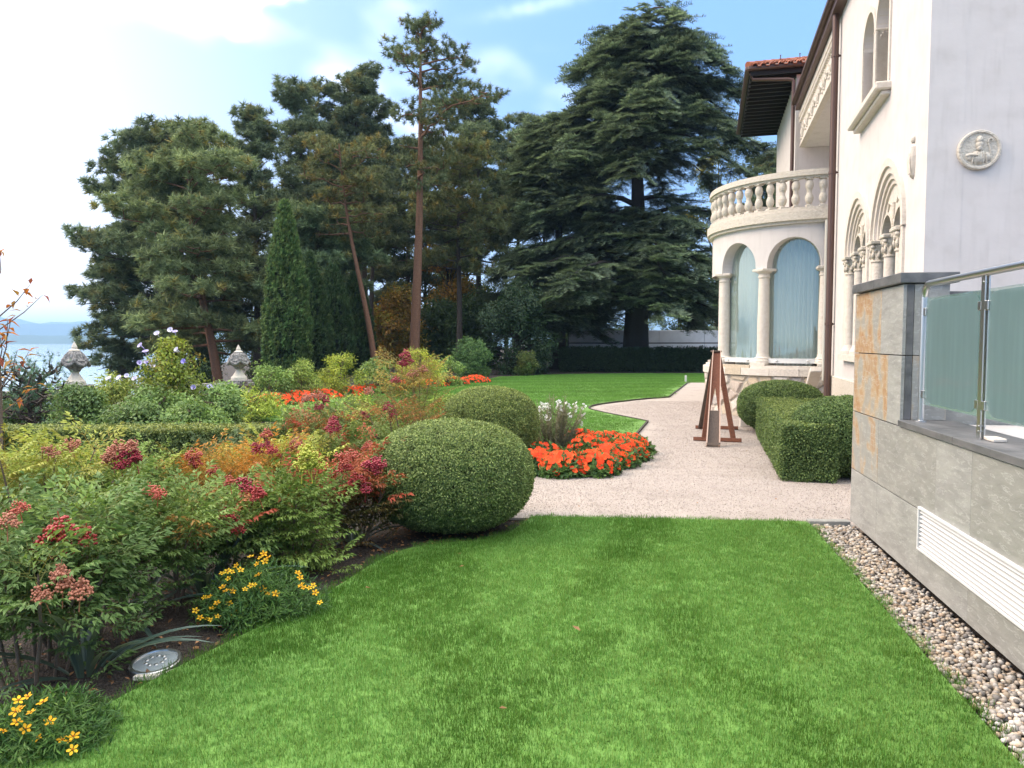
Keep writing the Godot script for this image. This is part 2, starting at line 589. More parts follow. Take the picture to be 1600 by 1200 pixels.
var NEAR_EDGE := [Vector2(-2.9, 3.0), Vector2(-2.55, -1.2), Vector2(-1.95, -2.75), Vector2(-1.64, -3.63), Vector2(-1.2, -4.56), Vector2(-0.93, -5.6), Vector2(-0.55, -5.86), Vector2(-0.1, -5.95), Vector2(0.19, -6.76)]
var LAWN_NEAR := []
var LAWN_FAR := []
var GRAVEL := []

func ground_y(x: float, z: float) -> float:
	# level in the garden, falling beyond the parapet to the lake
	var n1 := Vector2(-0.693, -0.721)
	var d1 := (Vector2(x, z) - Vector2(-9.4, -16.0)).dot(n1)
	var n2 := Vector2(-0.952, 0.306)
	var d2 := (Vector2(x, z) - Vector2(-17.0, -14.0)).dot(n2)
	var y := -0.05
	y -= 2.2 * smoothstep(0.5, 14.0, d1) * smoothstep(-7.0, -15.0, x)
	y -= 7.0 * smoothstep(-3.0, 9.0, d2)
	return y

func build_ground() -> void:
	var mb := MB.new()
	var xs := []
	var zs := []
	for i in 61:
		xs.append(-60.0 + i * 2.5)
	for i in 60:
		zs.append(12.0 - i * 2.5)
	for i in xs.size() - 1:
		for j in zs.size() - 1:
			var p := []
			for q in [[0, 0], [1, 0], [1, 1], [0, 1]]:
				var x: float = xs[i + q[0]]
				var z: float = zs[j + q[1]]
				p.append(Vector3(x, ground_y(x, z), z))
			mb.quad(p[0], p[1], p[2], p[3])
	# it runs on behind the garden as one level sheet
	for r in [[90.0, 900.0, 12.0, -1400.0], [-60.0, 90.0, 400.0, 12.0], [90.0, 900.0, 400.0, 12.0], [0.0, 90.0, -135.5, -1400.0], [-60.0, 0.0, -135.5, -200.0]]:
		mb.quad(Vector3(r[0], -0.05, r[2]), Vector3(r[1], -0.05, r[2]), Vector3(r[1], -0.05, r[3]), Vector3(r[0], -0.05, r[3]))
	setting("garden_ground", mb.mesh(), M.soil)

	var e := smoothed(NEAR_EDGE, 2)
	LAWN_NEAR = e + [Vector2(2.63, -6.55), Vector2(1.93, -2.75), Vector2(1.30, 0.65), Vector2(0.87, 3.0)]
	var c := smoothed([Vector2(4.51, -21.4), Vector2(3.7, -20.75), Vector2(2.7, -19.6), Vector2(2.05, -18.7), Vector2(1.80, -17.8), Vector2(1.95, -17.0), Vector2(2.72, -14.87)], 2)
	LAWN_FAR = [Vector2(6.9, -29.13)] + c + [Vector2(1.87, -11.8), Vector2(1.1, -11.0), Vector2(-0.2, -11.2), Vector2(-2.2, -12.5), Vector2(-3.2, -14.5), Vector2(-8.0, -16.5), Vector2(-4.5, -24.0), Vector2(-1.4, -30.0), Vector2(-0.6, -33.5), Vector2(2.5, -36.2), Vector2(6.0, -37.2), Vector2(14.0, -37.2), Vector2(14.0, -29.13)]
	GRAVEL = [Vector2(-0.7, -6.80), Vector2(0.19, -6.765), Vector2(2.63, -6.555), Vector2(2.96, -6.53), Vector2(3.2, -5.5), Vector2(8.0, -5.5), Vector2(11.0, -29.12), Vector2(6.88, -29.12)] + c + [Vector2(1.87, -11.8), Vector2(1.2, -9.7), Vector2(-0.7, -9.0)]
	mb = MB.new()
	polygon(LAWN_NEAR, 0.0, 0.05, mb)
	setting("lawn", mb.mesh(), M.lawn)
	mb = MB.new()
	polygon(LAWN_FAR, 0.0, 0.05, mb)
	setting("far_lawn", mb.mesh(), M.lawn)
	mb = MB.new()
	polygon(GRAVEL, -0.022, 0.02, mb)
	setting("gravel_path", mb.mesh(), M.gravel)
	# the dark cut edge round the gravel
	mb = MB.new()
	var line := [Vector2(6.9, -29.13)] + c + [Vector2(1.87, -11.8)]
	for i in line.size() - 1:
		var a: Vector2 = line[i]
		var b: Vector2 = line[i + 1]
		var m := (a + b) / 2
		var t := Transform3D(basis_z(Vector3(b.x - a.x, 0, b.y - a.y)), Vector3(m.x, -0.008, m.y))
		mb.box(t, Vector3(0.035, 0.05, a.distance_to(b) + 0.01))
	setting("lawn_edging", mb.mesh(), mat(C(0.045, 0.04, 0.032), 0.9))

	# grass in patches of blades
	var patches := []
	for v in 3:
		var g := MB.new()
		g.flat = true
		for i in 190:
			var p := Vector3(rf(-0.09, 0.09), -0.003, rf(-0.09, 0.09))
			var L := rf(0.016, 0.036)
			var a := rf(0, TAU)
			var lean := rf(0.1, 0.9)
			var tip := p + Vector3(cos(a) * lean, 1.0, sin(a) * lean).normalized() * L
			var w := rf(0.0011, 0.0021)
			var k := rf(0.75, 1.25)
			g.blade(p, Vector3(-sin(a), 0, cos(a)) * w, tip, Color(0.118 * k * rf(0.75, 1.3), 0.242 * k, 0.042 * k))
		patches.append(g.mesh())
	var many := [Many.new(), Many.new(), Many.new()]
	var P := PackedVector2Array(LAWN_NEAR)
	var z := -6.8
	while z < -2.0:
		var x := -2.4
		while x < 2.8:
			var px := x + rf(-0.04, 0.04)
			var pz := z + rf(-0.04, 0.04)
			if inside(P, px, pz):
				# streaks left by feet and rain across the turf
				var s := noise.get_noise_2d(px * 0.55 + pz * 0.30 + 7.0, (pz - px * 0.35) * 0.16)
				var s2 := noise.get_noise_2d(px * 1.1 + 31.0, pz * 1.1)
				var s3 := noise.get_noise_2d((px - 0.6) * 0.9 - pz * 0.12 + 50.0, (pz + px * 0.2) * 0.22)
				var dark := clampf(smoothstep(0.08, 0.26, s + s2 * 0.14) + 0.9 * smoothstep(0.15, 0.32, s3 + s2 * 0.12), 0.0, 1.0)
				var k := 1.06 + 0.12 * s2 - 0.34 * dark
				var dry := smoothstep(0.25, 0.6, noise.get_noise_2d(px * 3.1, pz * 3.1 + 80.0))
				var tint := Color(k * (0.97 - 0.10 * dark + 0.2 * dry), k, k * (1.15 - 0.35 * dark))
				var hgt := rf(0.9, 1.06) * (1.0 + 0.2 * dark)
				var bs := Basis(Vector3.UP, rf(0, TAU)).scaled(Vector3(1, hgt, 1))
				var lean2 := Vector3(0.25 * s2, 0, 0.2 * s)
				bs = Basis(bs.x, bs.y + lean2 * 0.6, bs.z)
				many[rng.randi() % 3].add(Transform3D(bs, Vector3(px, 0, pz)), tint)
			x += 0.085
		z -= -0.085
	for v in 3:
		var o := scatter("grass", many[v], patches[v], M.grass, self)
	# the far lawn: wider blades in larger patches, mown in bands
	var g2 := MB.new()
	g2.flat = true
	for i in 420:
		var p := Vector3(rf(-0.3, 0.3), -0.003, rf(-0.3, 0.3))
		var a := rf(0, TAU)
		var tip := p + Vector3(cos(a) * 0.5, 1.0, sin(a) * 0.5).normalized() * rf(0.02, 0.04)
		var k := rf(0.7, 1.3)
		g2.blade(p, Vector3(-sin(a), 0, cos(a)) * 0.004, tip, Color(0.112 * k, 0.24 * k, 0.044 * k))
	var far := Many.new()
	P = PackedVector2Array(LAWN_FAR)
	z = -37.0
	while z < -10.5:
		var x := -8.0
		while x < 12.0:
			var px := x + rf(-0.1, 0.1)
			var pz := z + rf(-0.1, 0.1)
			if inside(P, px, pz) and inside(P, px + 0.25, pz) and inside(P, px, pz - 0.25) and inside(P, px - 0.25, pz) and inside(P, px, pz + 0.25):
				var band := 1.0 + 0.10 * signf(sin((pz + px * 0.12) * TAU / 1.9)) + 0.12 * noise.get_noise_2d(px * 0.3, pz * 0.3)
				far.add(Transform3D(Basis(Vector3.UP, rf(0, TAU)), Vector3(px, 0, pz)), Color(band, band, band))
			x += 0.36
		z += 0.36
	scatter("grass", far, g2.mesh(), M.grass, self)

	# loose chippings on the path
	var gm := MB.new()
	gm.flat = true
	for i in 240:
		var r := rf(0.003, 0.007)
		var o := Vector3(rf(-0.2, 0.2), r * 0.3, rf(-0.2, 0.2))
		var k := rf(0.7, 1.25)
		gm.col = Color(0.42 * k, 0.372 * k * rf(0.94, 1.03), 0.335 * k * rf(0.92, 1.06))
		var q := []
		for d in [Vector3(1, 0, 0), Vector3(-0.5, 0, 0.87), Vector3(-0.5, 0, -0.87), Vector3(0, 0.8, 0)]:
			q.append(o + Basis(Vector3.UP, rf(0, TAU)) * d * r * rf(0.8, 1.5))
		for f in [[0, 1, 3], [1, 2, 3], [2, 0, 3]]:
			gm.face_from(o, [q[f[0]], q[f[1]], q[f[2]]])
	var gv := Many.new()
	P = PackedVector2Array(GRAVEL)
	z = -20.0
	while z < -6.3:
		var x := -0.7
		while x < 6.5:
			if inside(P, x - 0.2, z - 0.2) and inside(P, x + 0.2, z + 0.2) and inside(P, x - 0.2, z + 0.2) and inside(P, x + 0.2, z - 0.2):
				gv.add(Transform3D(Basis(Vector3.UP, rf(0, TAU)), Vector3(x + rf(-0.03, 0.03), -0.022, z + rf(-0.03, 0.03))), Color.WHITE * rf(0.92, 1.08))
			x += 0.28
		z += 0.28
	scatter("gravel_chippings", gv, gm.mesh(), leafmat(0.9, 0.0), self)

	# lake, far shore and mountains
	mb = MB.new()
	mb.quad(Vector3(-7000, -5.5, 600), Vector3(-6, -5.5, 600), Vector3(2500, -5.5, -7000), Vector3(-7000, -5.5, -7000))
	setting("lake", mb.mesh(), water_material())
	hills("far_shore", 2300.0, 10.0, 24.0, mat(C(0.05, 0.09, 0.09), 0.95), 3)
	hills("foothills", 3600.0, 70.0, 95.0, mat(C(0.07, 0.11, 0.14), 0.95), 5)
	hills("mountains", 5200.0, 130.0, 190.0, mat(C(0.10, 0.14, 0.19), 0.95), 8)  # bluer with each range: distance haze is put into these base colours

func hills(called: String, dist: float, low: float, high: float, m: Material, seed_: int) -> void:
	var mb := MB.new()
	var n := FastNoiseLite.new()
	n.seed = seed_
	n.frequency = 1.0
	n.fractal_octaves = 5
	var rows := []
	for k in 6:
		var r := []
		for i in 161:
			var az := deg_to_rad(-75.0 + 90.0 * i / 160)
			var dd := dist * (1.0 + 0.05 * k)
			var crest := low + (high - low) * (0.5 + 0.9 * n.get_noise_2d(i * 0.045, 1.0)) + (high - low) * 0.3 * n.get_noise_2d(i * 0.2, 5.0)
			var f: float = [0.0, 0.35, 0.72, 1.0, 0.7, 0.0][k]
			var yy := -6.0 + (crest + 6.0) * f + (high * 0.12 * n.get_noise_2d(i * 0.3, k * 1.3) if k > 0 and k < 5 else 0.0)
			r.append(Vector3(sin(az) * dd, yy, -cos(az) * dd))
		rows.append(r)
	for k in 5:
		for i in 160:
			mb.quad(rows[k][i], rows[k][i + 1], rows[k + 1][i + 1], rows[k + 1][i])
	setting(called, mb.mesh(), m)

# ------------------------------------------------------------------ the villa
# local axes: -z runs along the facade away from its near corner, x into the house, y up

const BAY_R := 2.248
const BAY_S := 9.163
const BAY_STEP := 1.342

func vp(mode: int, s: float, y: float, v: float) -> Vector3:
	# mode 0: on the long facade, 1: on the round bay, 2: on the end wall; s along it, v outwards
	if mode == 0:
		return Vector3(-v, y, -s)
	if mode == 1:
		var a := s / BAY_R
		return Vector3(-(BAY_R + v) * sin(a), y, -(BAY_S - (BAY_R + v) * cos(a)))
	return Vector3(s, y, v)

func slab(mb: MB, mode: int, s0: float, s1: float, y0: float, y1: float, v0: float, v1: float, step := 0.12) -> void:
	# a block that follows the wall
	var n := 1 if mode != 1 else maxi(1, int((s1 - s0) / step))
	for i in n:
		var a := s0 + (s1 - s0) * i / n
		var b := s0 + (s1 - s0) * (i + 1) / n
		var o := vp(mode, (a + b) / 2, (y0 + y1) / 2, (v0 + v1) / 2)
		for v in [v0, v1]:
			mb.face_from(o, [vp(mode, a, y0, v), vp(mode, b, y0, v), vp(mode, b, y1, v), vp(mode, a, y1, v)])
		for y in [y0, y1]:
			mb.face_from(o, [vp(mode, a, y, v0), vp(mode, b, y, v0), vp(mode, b, y, v1), vp(mode, a, y, v1)])
		if i == 0:
			mb.face_from(o, [vp(mode, a, y0, v0), vp(mode, a, y1, v0), vp(mode, a, y1, v1), vp(mode, a, y0, v1)])
		if i == n - 1:
			mb.face_from(o, [vp(mode, b, y0, v0), vp(mode, b, y1, v0), vp(mode, b, y1, v1), vp(mode, b, y0, v1)])

func arch_y(o: Dictionary, s: float) -> float:
	var t := clampf(absf(s - o.c) / o.hw, 0, 1)
	return o.spring + o.rise * pow(maxf(0.0, 1.0 - pow(t, o.get("p", 2.0))), 0.5)

func arch_wall(mb: MB, mode: int, s0: float, s1: float, y0: float, y1: float, opens: Array, vo: float, vi: float) -> void:
	# a wall with arched openings, their reveals included
	var cuts := [s0, s1]
	for o in opens:
		for i in 25:
			cuts.append(o.c - o.hw * cos(PI * i / 24))
	if mode == 1:
		var q := s0
		while q < s1:
			cuts.append(q)
			q += 0.13
	cuts.sort()
	for i in cuts.size() - 1:
		var a: float = cuts[i]
		var b: float = cuts[i + 1]
		if b - a < 1e-4:
			continue
		var m := (a + b) / 2
		var spans := [[y0, y0, y1, y1]]
		for o in opens:
			if m > o.c - o.hw and m < o.c + o.hw:
				var ya := arch_y(o, a)
				var yb := arch_y(o, b)
				spans = [[y0, y0, o.sill, o.sill], [ya, yb, y1, y1]]
				var mid := vp(mode, m, (ya + yb) / 2 + 1.0, (vo + vi) / 2)
				mb.face_from(mid, [vp(mode, a, ya, vo), vp(mode, b, yb, vo), vp(mode, b, yb, vi), vp(mode, a, ya, vi)])
				if o.sill > y0:
					mid = vp(mode, m, o.sill - 1.0, (vo + vi) / 2)
					mb.face_from(mid, [vp(mode, a, o.sill, vo), vp(mode, b, o.sill, vo), vp(mode, b, o.sill, vi), vp(mode, a, o.sill, vi)])
		for sp in spans:
			if sp[2] - sp[0] < 1e-4 and sp[3] - sp[1] < 1e-4:
				continue
			var o2 := vp(mode, m, (sp[0] + sp[2]) / 2, (vo + vi) / 2)
			for v in [vo, vi]:
				mb.face_from(o2, [vp(mode, a, sp[0], v), vp(mode, b, sp[1], v), vp(mode, b, sp[3], v), vp(mode, a, sp[2], v)])
	for o in opens:
		for sg in [-1.0, 1.0]:
			var s: float = o.c + sg * o.hw
			var lo: float = maxf(o.sill, y0)
			if o.spring - lo > 1e-3:
				mb.face_from(vp(mode, s + sg, (lo + o.spring) / 2, (vo + vi) / 2), [vp(mode, s, lo, vo), vp(mode, s, o.spring, vo), vp(mode, s, o.spring, vi), vp(mode, s, lo, vi)])
	for e in [[s0, -1.0], [s1, 1.0]]:
		mb.face_from(vp(mode, e[0] - e[1], (y0 + y1) / 2, (vo + vi) / 2), [vp(mode, e[0], y0, vo), vp(mode, e[0], y1, vo), vp(mode, e[0], y1, vi), vp(mode, e[0], y0, vi)])
	if mode != 1:
		mb.face_from(vp(mode, (s0 + s1) / 2, y1 - 1, (vo + vi) / 2), [vp(mode, s0, y1, vo), vp(mode, s1, y1, vo), vp(mode, s1, y1, vi), vp(mode, s0, y1, vi)])

func arch_band(mb: MB, mode: int, o: Dictionary, w0: float, w1: float, v0: float, v1: float, down := 0.0) -> void:
	# a moulding that follows an arch, from w0 to w1 outside its edge
	var n := 36
	var A := []
	var B := []
	for k in [w0, w1]:
		var hw: float = o.hw + k
		var rise: float = o.rise + k * 1.05
		var line := []
		if down > 0:
			line.append(Vector2(o.c - hw, o.spring - down))
		for i in n + 1:
			var s: float = o.c - hw * cos(PI * i / n)
			var t := absf(s - o.c) / hw
			line.append(Vector2(s, o.spring + rise * pow(maxf(0.0, 1.0 - pow(minf(t, 1.0), o.get("p", 2.0))), 0.5)))
		if down > 0:
			line.append(Vector2(o.c + hw, o.spring - down))
		if k == w0:
			A = line
		else:
			B = line
	for i in A.size() - 1:
		var m: Vector2 = (A[i] + A[i + 1] + B[i] + B[i + 1]) / 4
		var c := vp(mode, m.x, m.y, (v0 + v1) / 2)
		mb.face_from(c, [vp(mode, A[i].x, A[i].y, v1), vp(mode, A[i + 1].x, A[i + 1].y, v1), vp(mode, B[i + 1].x, B[i + 1].y, v1), vp(mode, B[i].x, B[i].y, v1)])
		mb.face_from(c, [vp(mode, A[i].x, A[i].y, v0), vp(mode, A[i + 1].x, A[i + 1].y, v0), vp(mode, A[i + 1].x, A[i + 1].y, v1), vp(mode, A[i].x, A[i].y, v1)])
		mb.face_from(c, [vp(mode, B[i].x, B[i].y, v0), vp(mode, B[i + 1].x, B[i + 1].y, v0), vp(mode, B[i + 1].x, B[i + 1].y, v1), vp(mode, B[i].x, B[i].y, v1)])

func plate(mb: MB, mode: int, outer: Dictionary, lo: float, holes: Array, v0: float, v1: float) -> void:
	# the tympanum: fills an arch down to lo, with smaller arches cut from it
	var cuts := []
	for i in 33:
		cuts.append(outer.c - outer.hw * cos(PI * i / 32))
	for h in holes:
		for i in 17:
			cuts.append(h.c - h.hw * cos(PI * i / 16))
	cuts.sort()
	for i in cuts.size() - 1:
		var a: float = cuts[i]
		var b: float = cuts[i + 1]
		if b - a < 1e-4:
			continue
		var m := (a + b) / 2
		var la := lo
		var lb := lo
		for h in holes:
			if m > h.c - h.hw and m < h.c + h.hw:
				la = arch_y(h, a)
				lb = arch_y(h, b)
				mb.face_from(vp(mode, m, (la + lb) / 2 + 1, (v0 + v1) / 2), [vp(mode, a, la, v0), vp(mode, b, lb, v0), vp(mode, b, lb, v1), vp(mode, a, la, v1)])
		var ta := arch_y(outer, a)
		var tb := arch_y(outer, b)
		if ta < la or tb < lb:
			continue
		mb.face_from(vp(mode, m, (la + ta) / 2, v0), [vp(mode, a, la, v1), vp(mode, b, lb, v1), vp(mode, b, tb, v1), vp(mode, a, ta, v1)])

func capital(mb: MB, t: Transform3D, r: float, h: float) -> void:
	# a leafy capital: bell, volutes at the corners, abacus on top
	mb.lathe([Vector2(r, 0), Vector2(r * 1.14, h * 0.03), Vector2(r * 1.14, h * 0.09), Vector2(r * 1.0, h * 0.12), Vector2(r * 1.08, h * 0.45), Vector2(r * 1.4, h * 0.8)], 14, t)
	mb.box(t * Transform3D(Basis(), Vector3(0, h * 0.91, 0)), Vector3(r * 3.0, h * 0.18, r * 3.0), r * 0.12)
	for k in 4:
		var a := PI / 4 + k * PI / 2
		mb.ball(t * Vector3(cos(a) * r * 1.5, h * 0.70, sin(a) * r * 1.5), Vector3.ONE * r * 0.34, 7, 5)
	for k in 8:
		var a := k * PI / 4 + 0.2
		mb.ball(t * Vector3(cos(a) * r * 1.12, h * 0.34, sin(a) * r * 1.12), Vector3(r * 0.26, h * 0.2, r * 0.26), 6, 4)
		mb.ball(t * Vector3(cos(a + 0.4) * r * 1.2, h * 0.56, sin(a + 0.4) * r * 1.2), Vector3(r * 0.2, h * 0.13, r * 0.2), 6, 4)

func build_villa() -> void:
	var villa := thing("villa", "white rendered villa with round columned bay, stone arches and tiled roof", "house", Vector3(4.62, 0, -8.43), -atan(305.0 / 1165.0))
	var mb := MB.new()
	# long facade
	var big := {"c": 1.83, "hw": 0.80, "sill": 1.37, "spring": 3.05, "rise": 0.80, "p": 1.75}
	var small := {"c": 3.93, "hw": 0.80, "sill": 1.37, "spring": 3.05, "rise": 0.76, "p": 1.75}
	var up1 := {"c": 2.40, "hw": 0.41, "sill": 5.10, "spring": 6.15, "rise": 0.43}
	var up2 := {"c": 3.36, "hw": 0.41, "sill": 5.10, "spring": 6.15, "rise": 0.43}
	arch_wall(mb, 0, 0.0, 6.45, -0.05, 4.55, [big, small], 0.0, -0.36)
	arch_wall(mb, 0, 0.0, 6.45, 4.55, 8.3, [up1, up2], 0.0, -0.36)
	part("facade_wall", mb.mesh(), M.stucco, villa)
	mb = MB.new()
	mb.box(Transform3D(Basis(), Vector3(3.68, 4.1, -0.18)), Vector3(6.64, 8.4, 0.356))
	part("end_wall", mb.mesh(), M.stucco, villa)
	# the facade goes on behind the bay and under the loggia
	mb = MB.new()
	for w in [[6.45, 6.92, -0.05, 4.2], [11.42, 12.4, -0.05, 4.2]]:
		slab(mb, 0, w[0], w[1], w[2], w[3], -0.36, 0.0)
	slab(mb, 0, 6.92, 11.42, -0.05, 0.95, -0.36, -0.02)
	mb.box(Transform3D(Basis(), Vector3(1.4, 4.06, -9.4)), Vector3(2.4, 0.27, 5.9))
	mb.box(Transform3D(Basis(), Vector3(2.75, 5.4, -9.4)), Vector3(0.3, 2.9, 5.9))
	part("loggia_wall", mb.mesh(), M.stucco, villa)
	mb = MB.new()
	mb.box(Transform3D(Basis(), Vector3(1.5, 7.2, -9.42)), Vector3(2.8, 0.8, 5.94))
	part("loggia_ceiling", mb.mesh(), M.stucco, villa)
	mb = MB.new()
	mb.box(Transform3D(Basis(), Vector3(0.02, 0.45, -3.2)), Vector3(0.1, 0.98, 6.3), 0.012)
	part("base_course", mb.mesh(), M.trim_old, villa)
	# room behind the bay
	mb = MB.new()
	mb.box(Transform3D(Basis(), Vector3(3.0, 2.4, -9.3)), Vector3(0.2, 3.2, 6.0))
	mb.box(Transform3D(Basis(), Vector3(1.5, 2.4, -6.7)), Vector3(3.2, 3.2, 0.2))
	mb.box(Transform3D(Basis(), Vector3(1.5, 2.4, -12.1)), Vector3(3.2, 3.2, 0.2))
	mb.box(Transform3D(Basis(), Vector3(1.5, 0.9, -9.3)), Vector3(3.0, 0.12, 5.2))
	part("room_wall", mb.mesh(), M.room, villa)

	arched_window(villa, big)
	arched_window(villa, small)
	# upper twin window
	var uw := Node3D.new()
	uw.name = "upper_window"
	villa.add_child(uw)
	for o in [up1, up2]:
		mb = MB.new()
		arch_band(mb, 0, o, 0.0, 0.085, -0.34, 0.022, 1.05)
		part("moulding", mb.mesh(), M.trim, uw)
		mb = MB.new()
		slab(mb, 0, o.c - 0.42, o.c + 0.42, 5.08, 6.62, -0.345, -0.30)
		part("blind", mb.mesh(), M.blind, uw)
	mb = MB.new()
	var ct := Transform3D(Basis(), Vector3(0.06, 5.12, -2.88))
	mb.lathe([Vector2(0.085, 0), Vector2(0.085, 0.05), Vector2(0.06, 0.08), Vector2(0.055, 0.86)], 12, ct)
	capital(mb, ct * Transform3D(Basis(), Vector3(0, 0.86, 0)), 0.058, 0.17)
	part("column", mb.mesh(), M.trim, uw)
	mb = MB.new()
	mb.box(Transform3D(Basis(), Vector3(-0.07, 5.04, -2.88)), Vector3(0.26, 0.11, 2.1), 0.02)
	mb.box(Transform3D(Basis(), Vector3(-0.04, 4.955, -2.88)), Vector3(0.15, 0.06, 2.0), 0.012)
	part("sill", mb.mesh(), M.trim, uw)

	bay(villa)
	# relief figure beside the great arch and the round medallion on the end wall
	mb = MB.new()
	var ft := Transform3D(Basis().scaled(Vector3(0.55, 1, 1)), Vector3(-0.01, 3.53, -0.56))
	mb.lathe([Vector2(0.02, 0), Vector2(0.055, 0.03), Vector2(0.075, 0.12), Vector2(0.085, 0.25), Vector2(0.07, 0.36), Vector2(0.03, 0.40)], 10, ft)
	mb.ball(ft * Vector3(0, 0.455, 0), Vector3(0.03, 0.055, 0.045), 8, 6)
	for k in 6:
		mb.tube([ft * Vector3(-0.07, 0.05, -0.05 + k * 0.02), ft * Vector3(-0.085, 0.22, -0.04 + k * 0.016), ft * Vector3(-0.05, 0.36, -0.02 + k * 0.008)], [0.006, 0.008, 0.004], 4)
	part("relief_figure", mb.mesh(), M.trim, villa)
	medallion(villa)

	# cornice of the loggia with its carved scrolls
	var cornice := Node3D.new()
	cornice.name = "cornice"
	villa.add_child(cornice)
	mb = MB.new()
	slab(mb, 0, 6.45, 12.28, 6.79, 7.62, -0.1, 0.004)
	slab(mb, 0, 6.45, 12.28, 6.78, 6.86, -0.1, 0.03)
	slab(mb, 0, 6.45, 12.28, 7.50, 7.66, -0.1, 0.07)
	part("band", mb.mesh(), M.trim, cornice)
	var dent := MB.new()
	dent.box(Transform3D(), Vector3(0.07, 0.10, 0.07), 0.008)
	var dm := dent.mesh()
	var scroll := MB.new()
	var path := []
	var rad := []
	for i in 22:
		var a := i * 0.42
		var r := 0.15 * exp(-i * 0.085)
		path.append(Vector3(-0.012, r * sin(a), r * cos(a)))
		rad.append(0.028 * (1.0 - i * 0.03))
	scroll.tube(path, rad, 5)
	scroll.tube([Vector3(-0.01, -0.16, -0.26), Vector3(-0.015, -0.05, -0.20), Vector3(-0.012, 0.02, -0.13), Vector3(-0.01, 0.0, 0.0), Vector3(-0.012, 0.0, 0.15)], [0.012, 0.024, 0.028, 0.024, 0.024], 5)
	for k in 5:
		scroll.ball(Vector3(-0.01, 0.13 + 0.03 * sin(k * 2.0), -0.22 + k * 0.09), Vector3(0.02, 0.035, 0.03), 6, 4)
	var sm := scroll.mesh()
	var s := 6.56
	while s < 12.2:
		part("dentil", dm, M.trim, cornice, Transform3D(Basis(), vp(0, s, 7.43, 0.03)))
		s += 0.145
	s = 6.75
	var up := 1.0
	while s < 12.1:
		part("scroll", sm, M.trim, cornice, Transform3D(Basis().scaled(Vector3(1, up, 1)), vp(0, s, 7.12, 0.004)))
		up = -up
		s += 0.47

	# downpipes and gutters
	mb = MB.new()
	mb.tube([vp(0, 6.02, 0.3, 0.10), vp(0, 6.02, 7.9, 0.10)], [0.062, 0.062], 12)
	for y in [1.9, 4.75, 6.9]:
		mb.tube([vp(0, 6.02, y, 0.10), vp(0, 6.02, y + 0.05, 0.10)], [0.072, 0.072], 12)
		mb.box(Transform3D(Basis(), vp(0, 6.02, y + 0.025, 0.02)), Vector3(0.16, 0.03, 0.03))
	part("downpipe", mb.mesh(), M.copper, villa)
	mb = MB.new()
	mb.tube([vp(0, 12.15, 0.9, 0.22), vp(0, 12.15, 8.52, 0.22)], [0.05, 0.05], 10)
	mb.tube([vp(0, 12.15, 8.52, 0.22), vp(0, 12.15, 8.56, 0.35), vp(0, 12.25, 8.66, 1.25), vp(0, 12.25, 8.85, 1.32)], [0.05, 0.05, 0.045, 0.045], 8)
	part("downpipe", mb.mesh(), M.copper, villa)
	mb = MB.new()
	mb.box(Transform3D(Basis(), vp(0, 6.0, 7.88, 0.20)), Vector3(0.16, 0.13, 12.0), 0.03)
	mb.box(Transform3D(Basis(), vp(0, 6.0, 7.76, 0.08)), Vector3(0.2, 0.16, 12.0))
	part("gutter", mb.mesh(), M.copper, villa)
	# main roof
	mb = MB.new()
	mb.face_from(Vector3(3, 0, -6), [Vector3(-0.12, 7.95, 0.2), Vector3(-0.12, 7.95, -12.0), Vector3(5.0, 9.9, -12.0), Vector3(5.0, 9.9, 0.2)])
	mb.face_from(Vector3(3, 0, -6), [Vector3(7.2, 8.2, 0.2), Vector3(7.2, 8.2, -12.0), Vector3(5.0, 9.9, -12.0), Vector3(5.0, 9.9, 0.2)])
	part("main_roof", mb.mesh(), M.terracotta[0], villa)
	wing(villa)

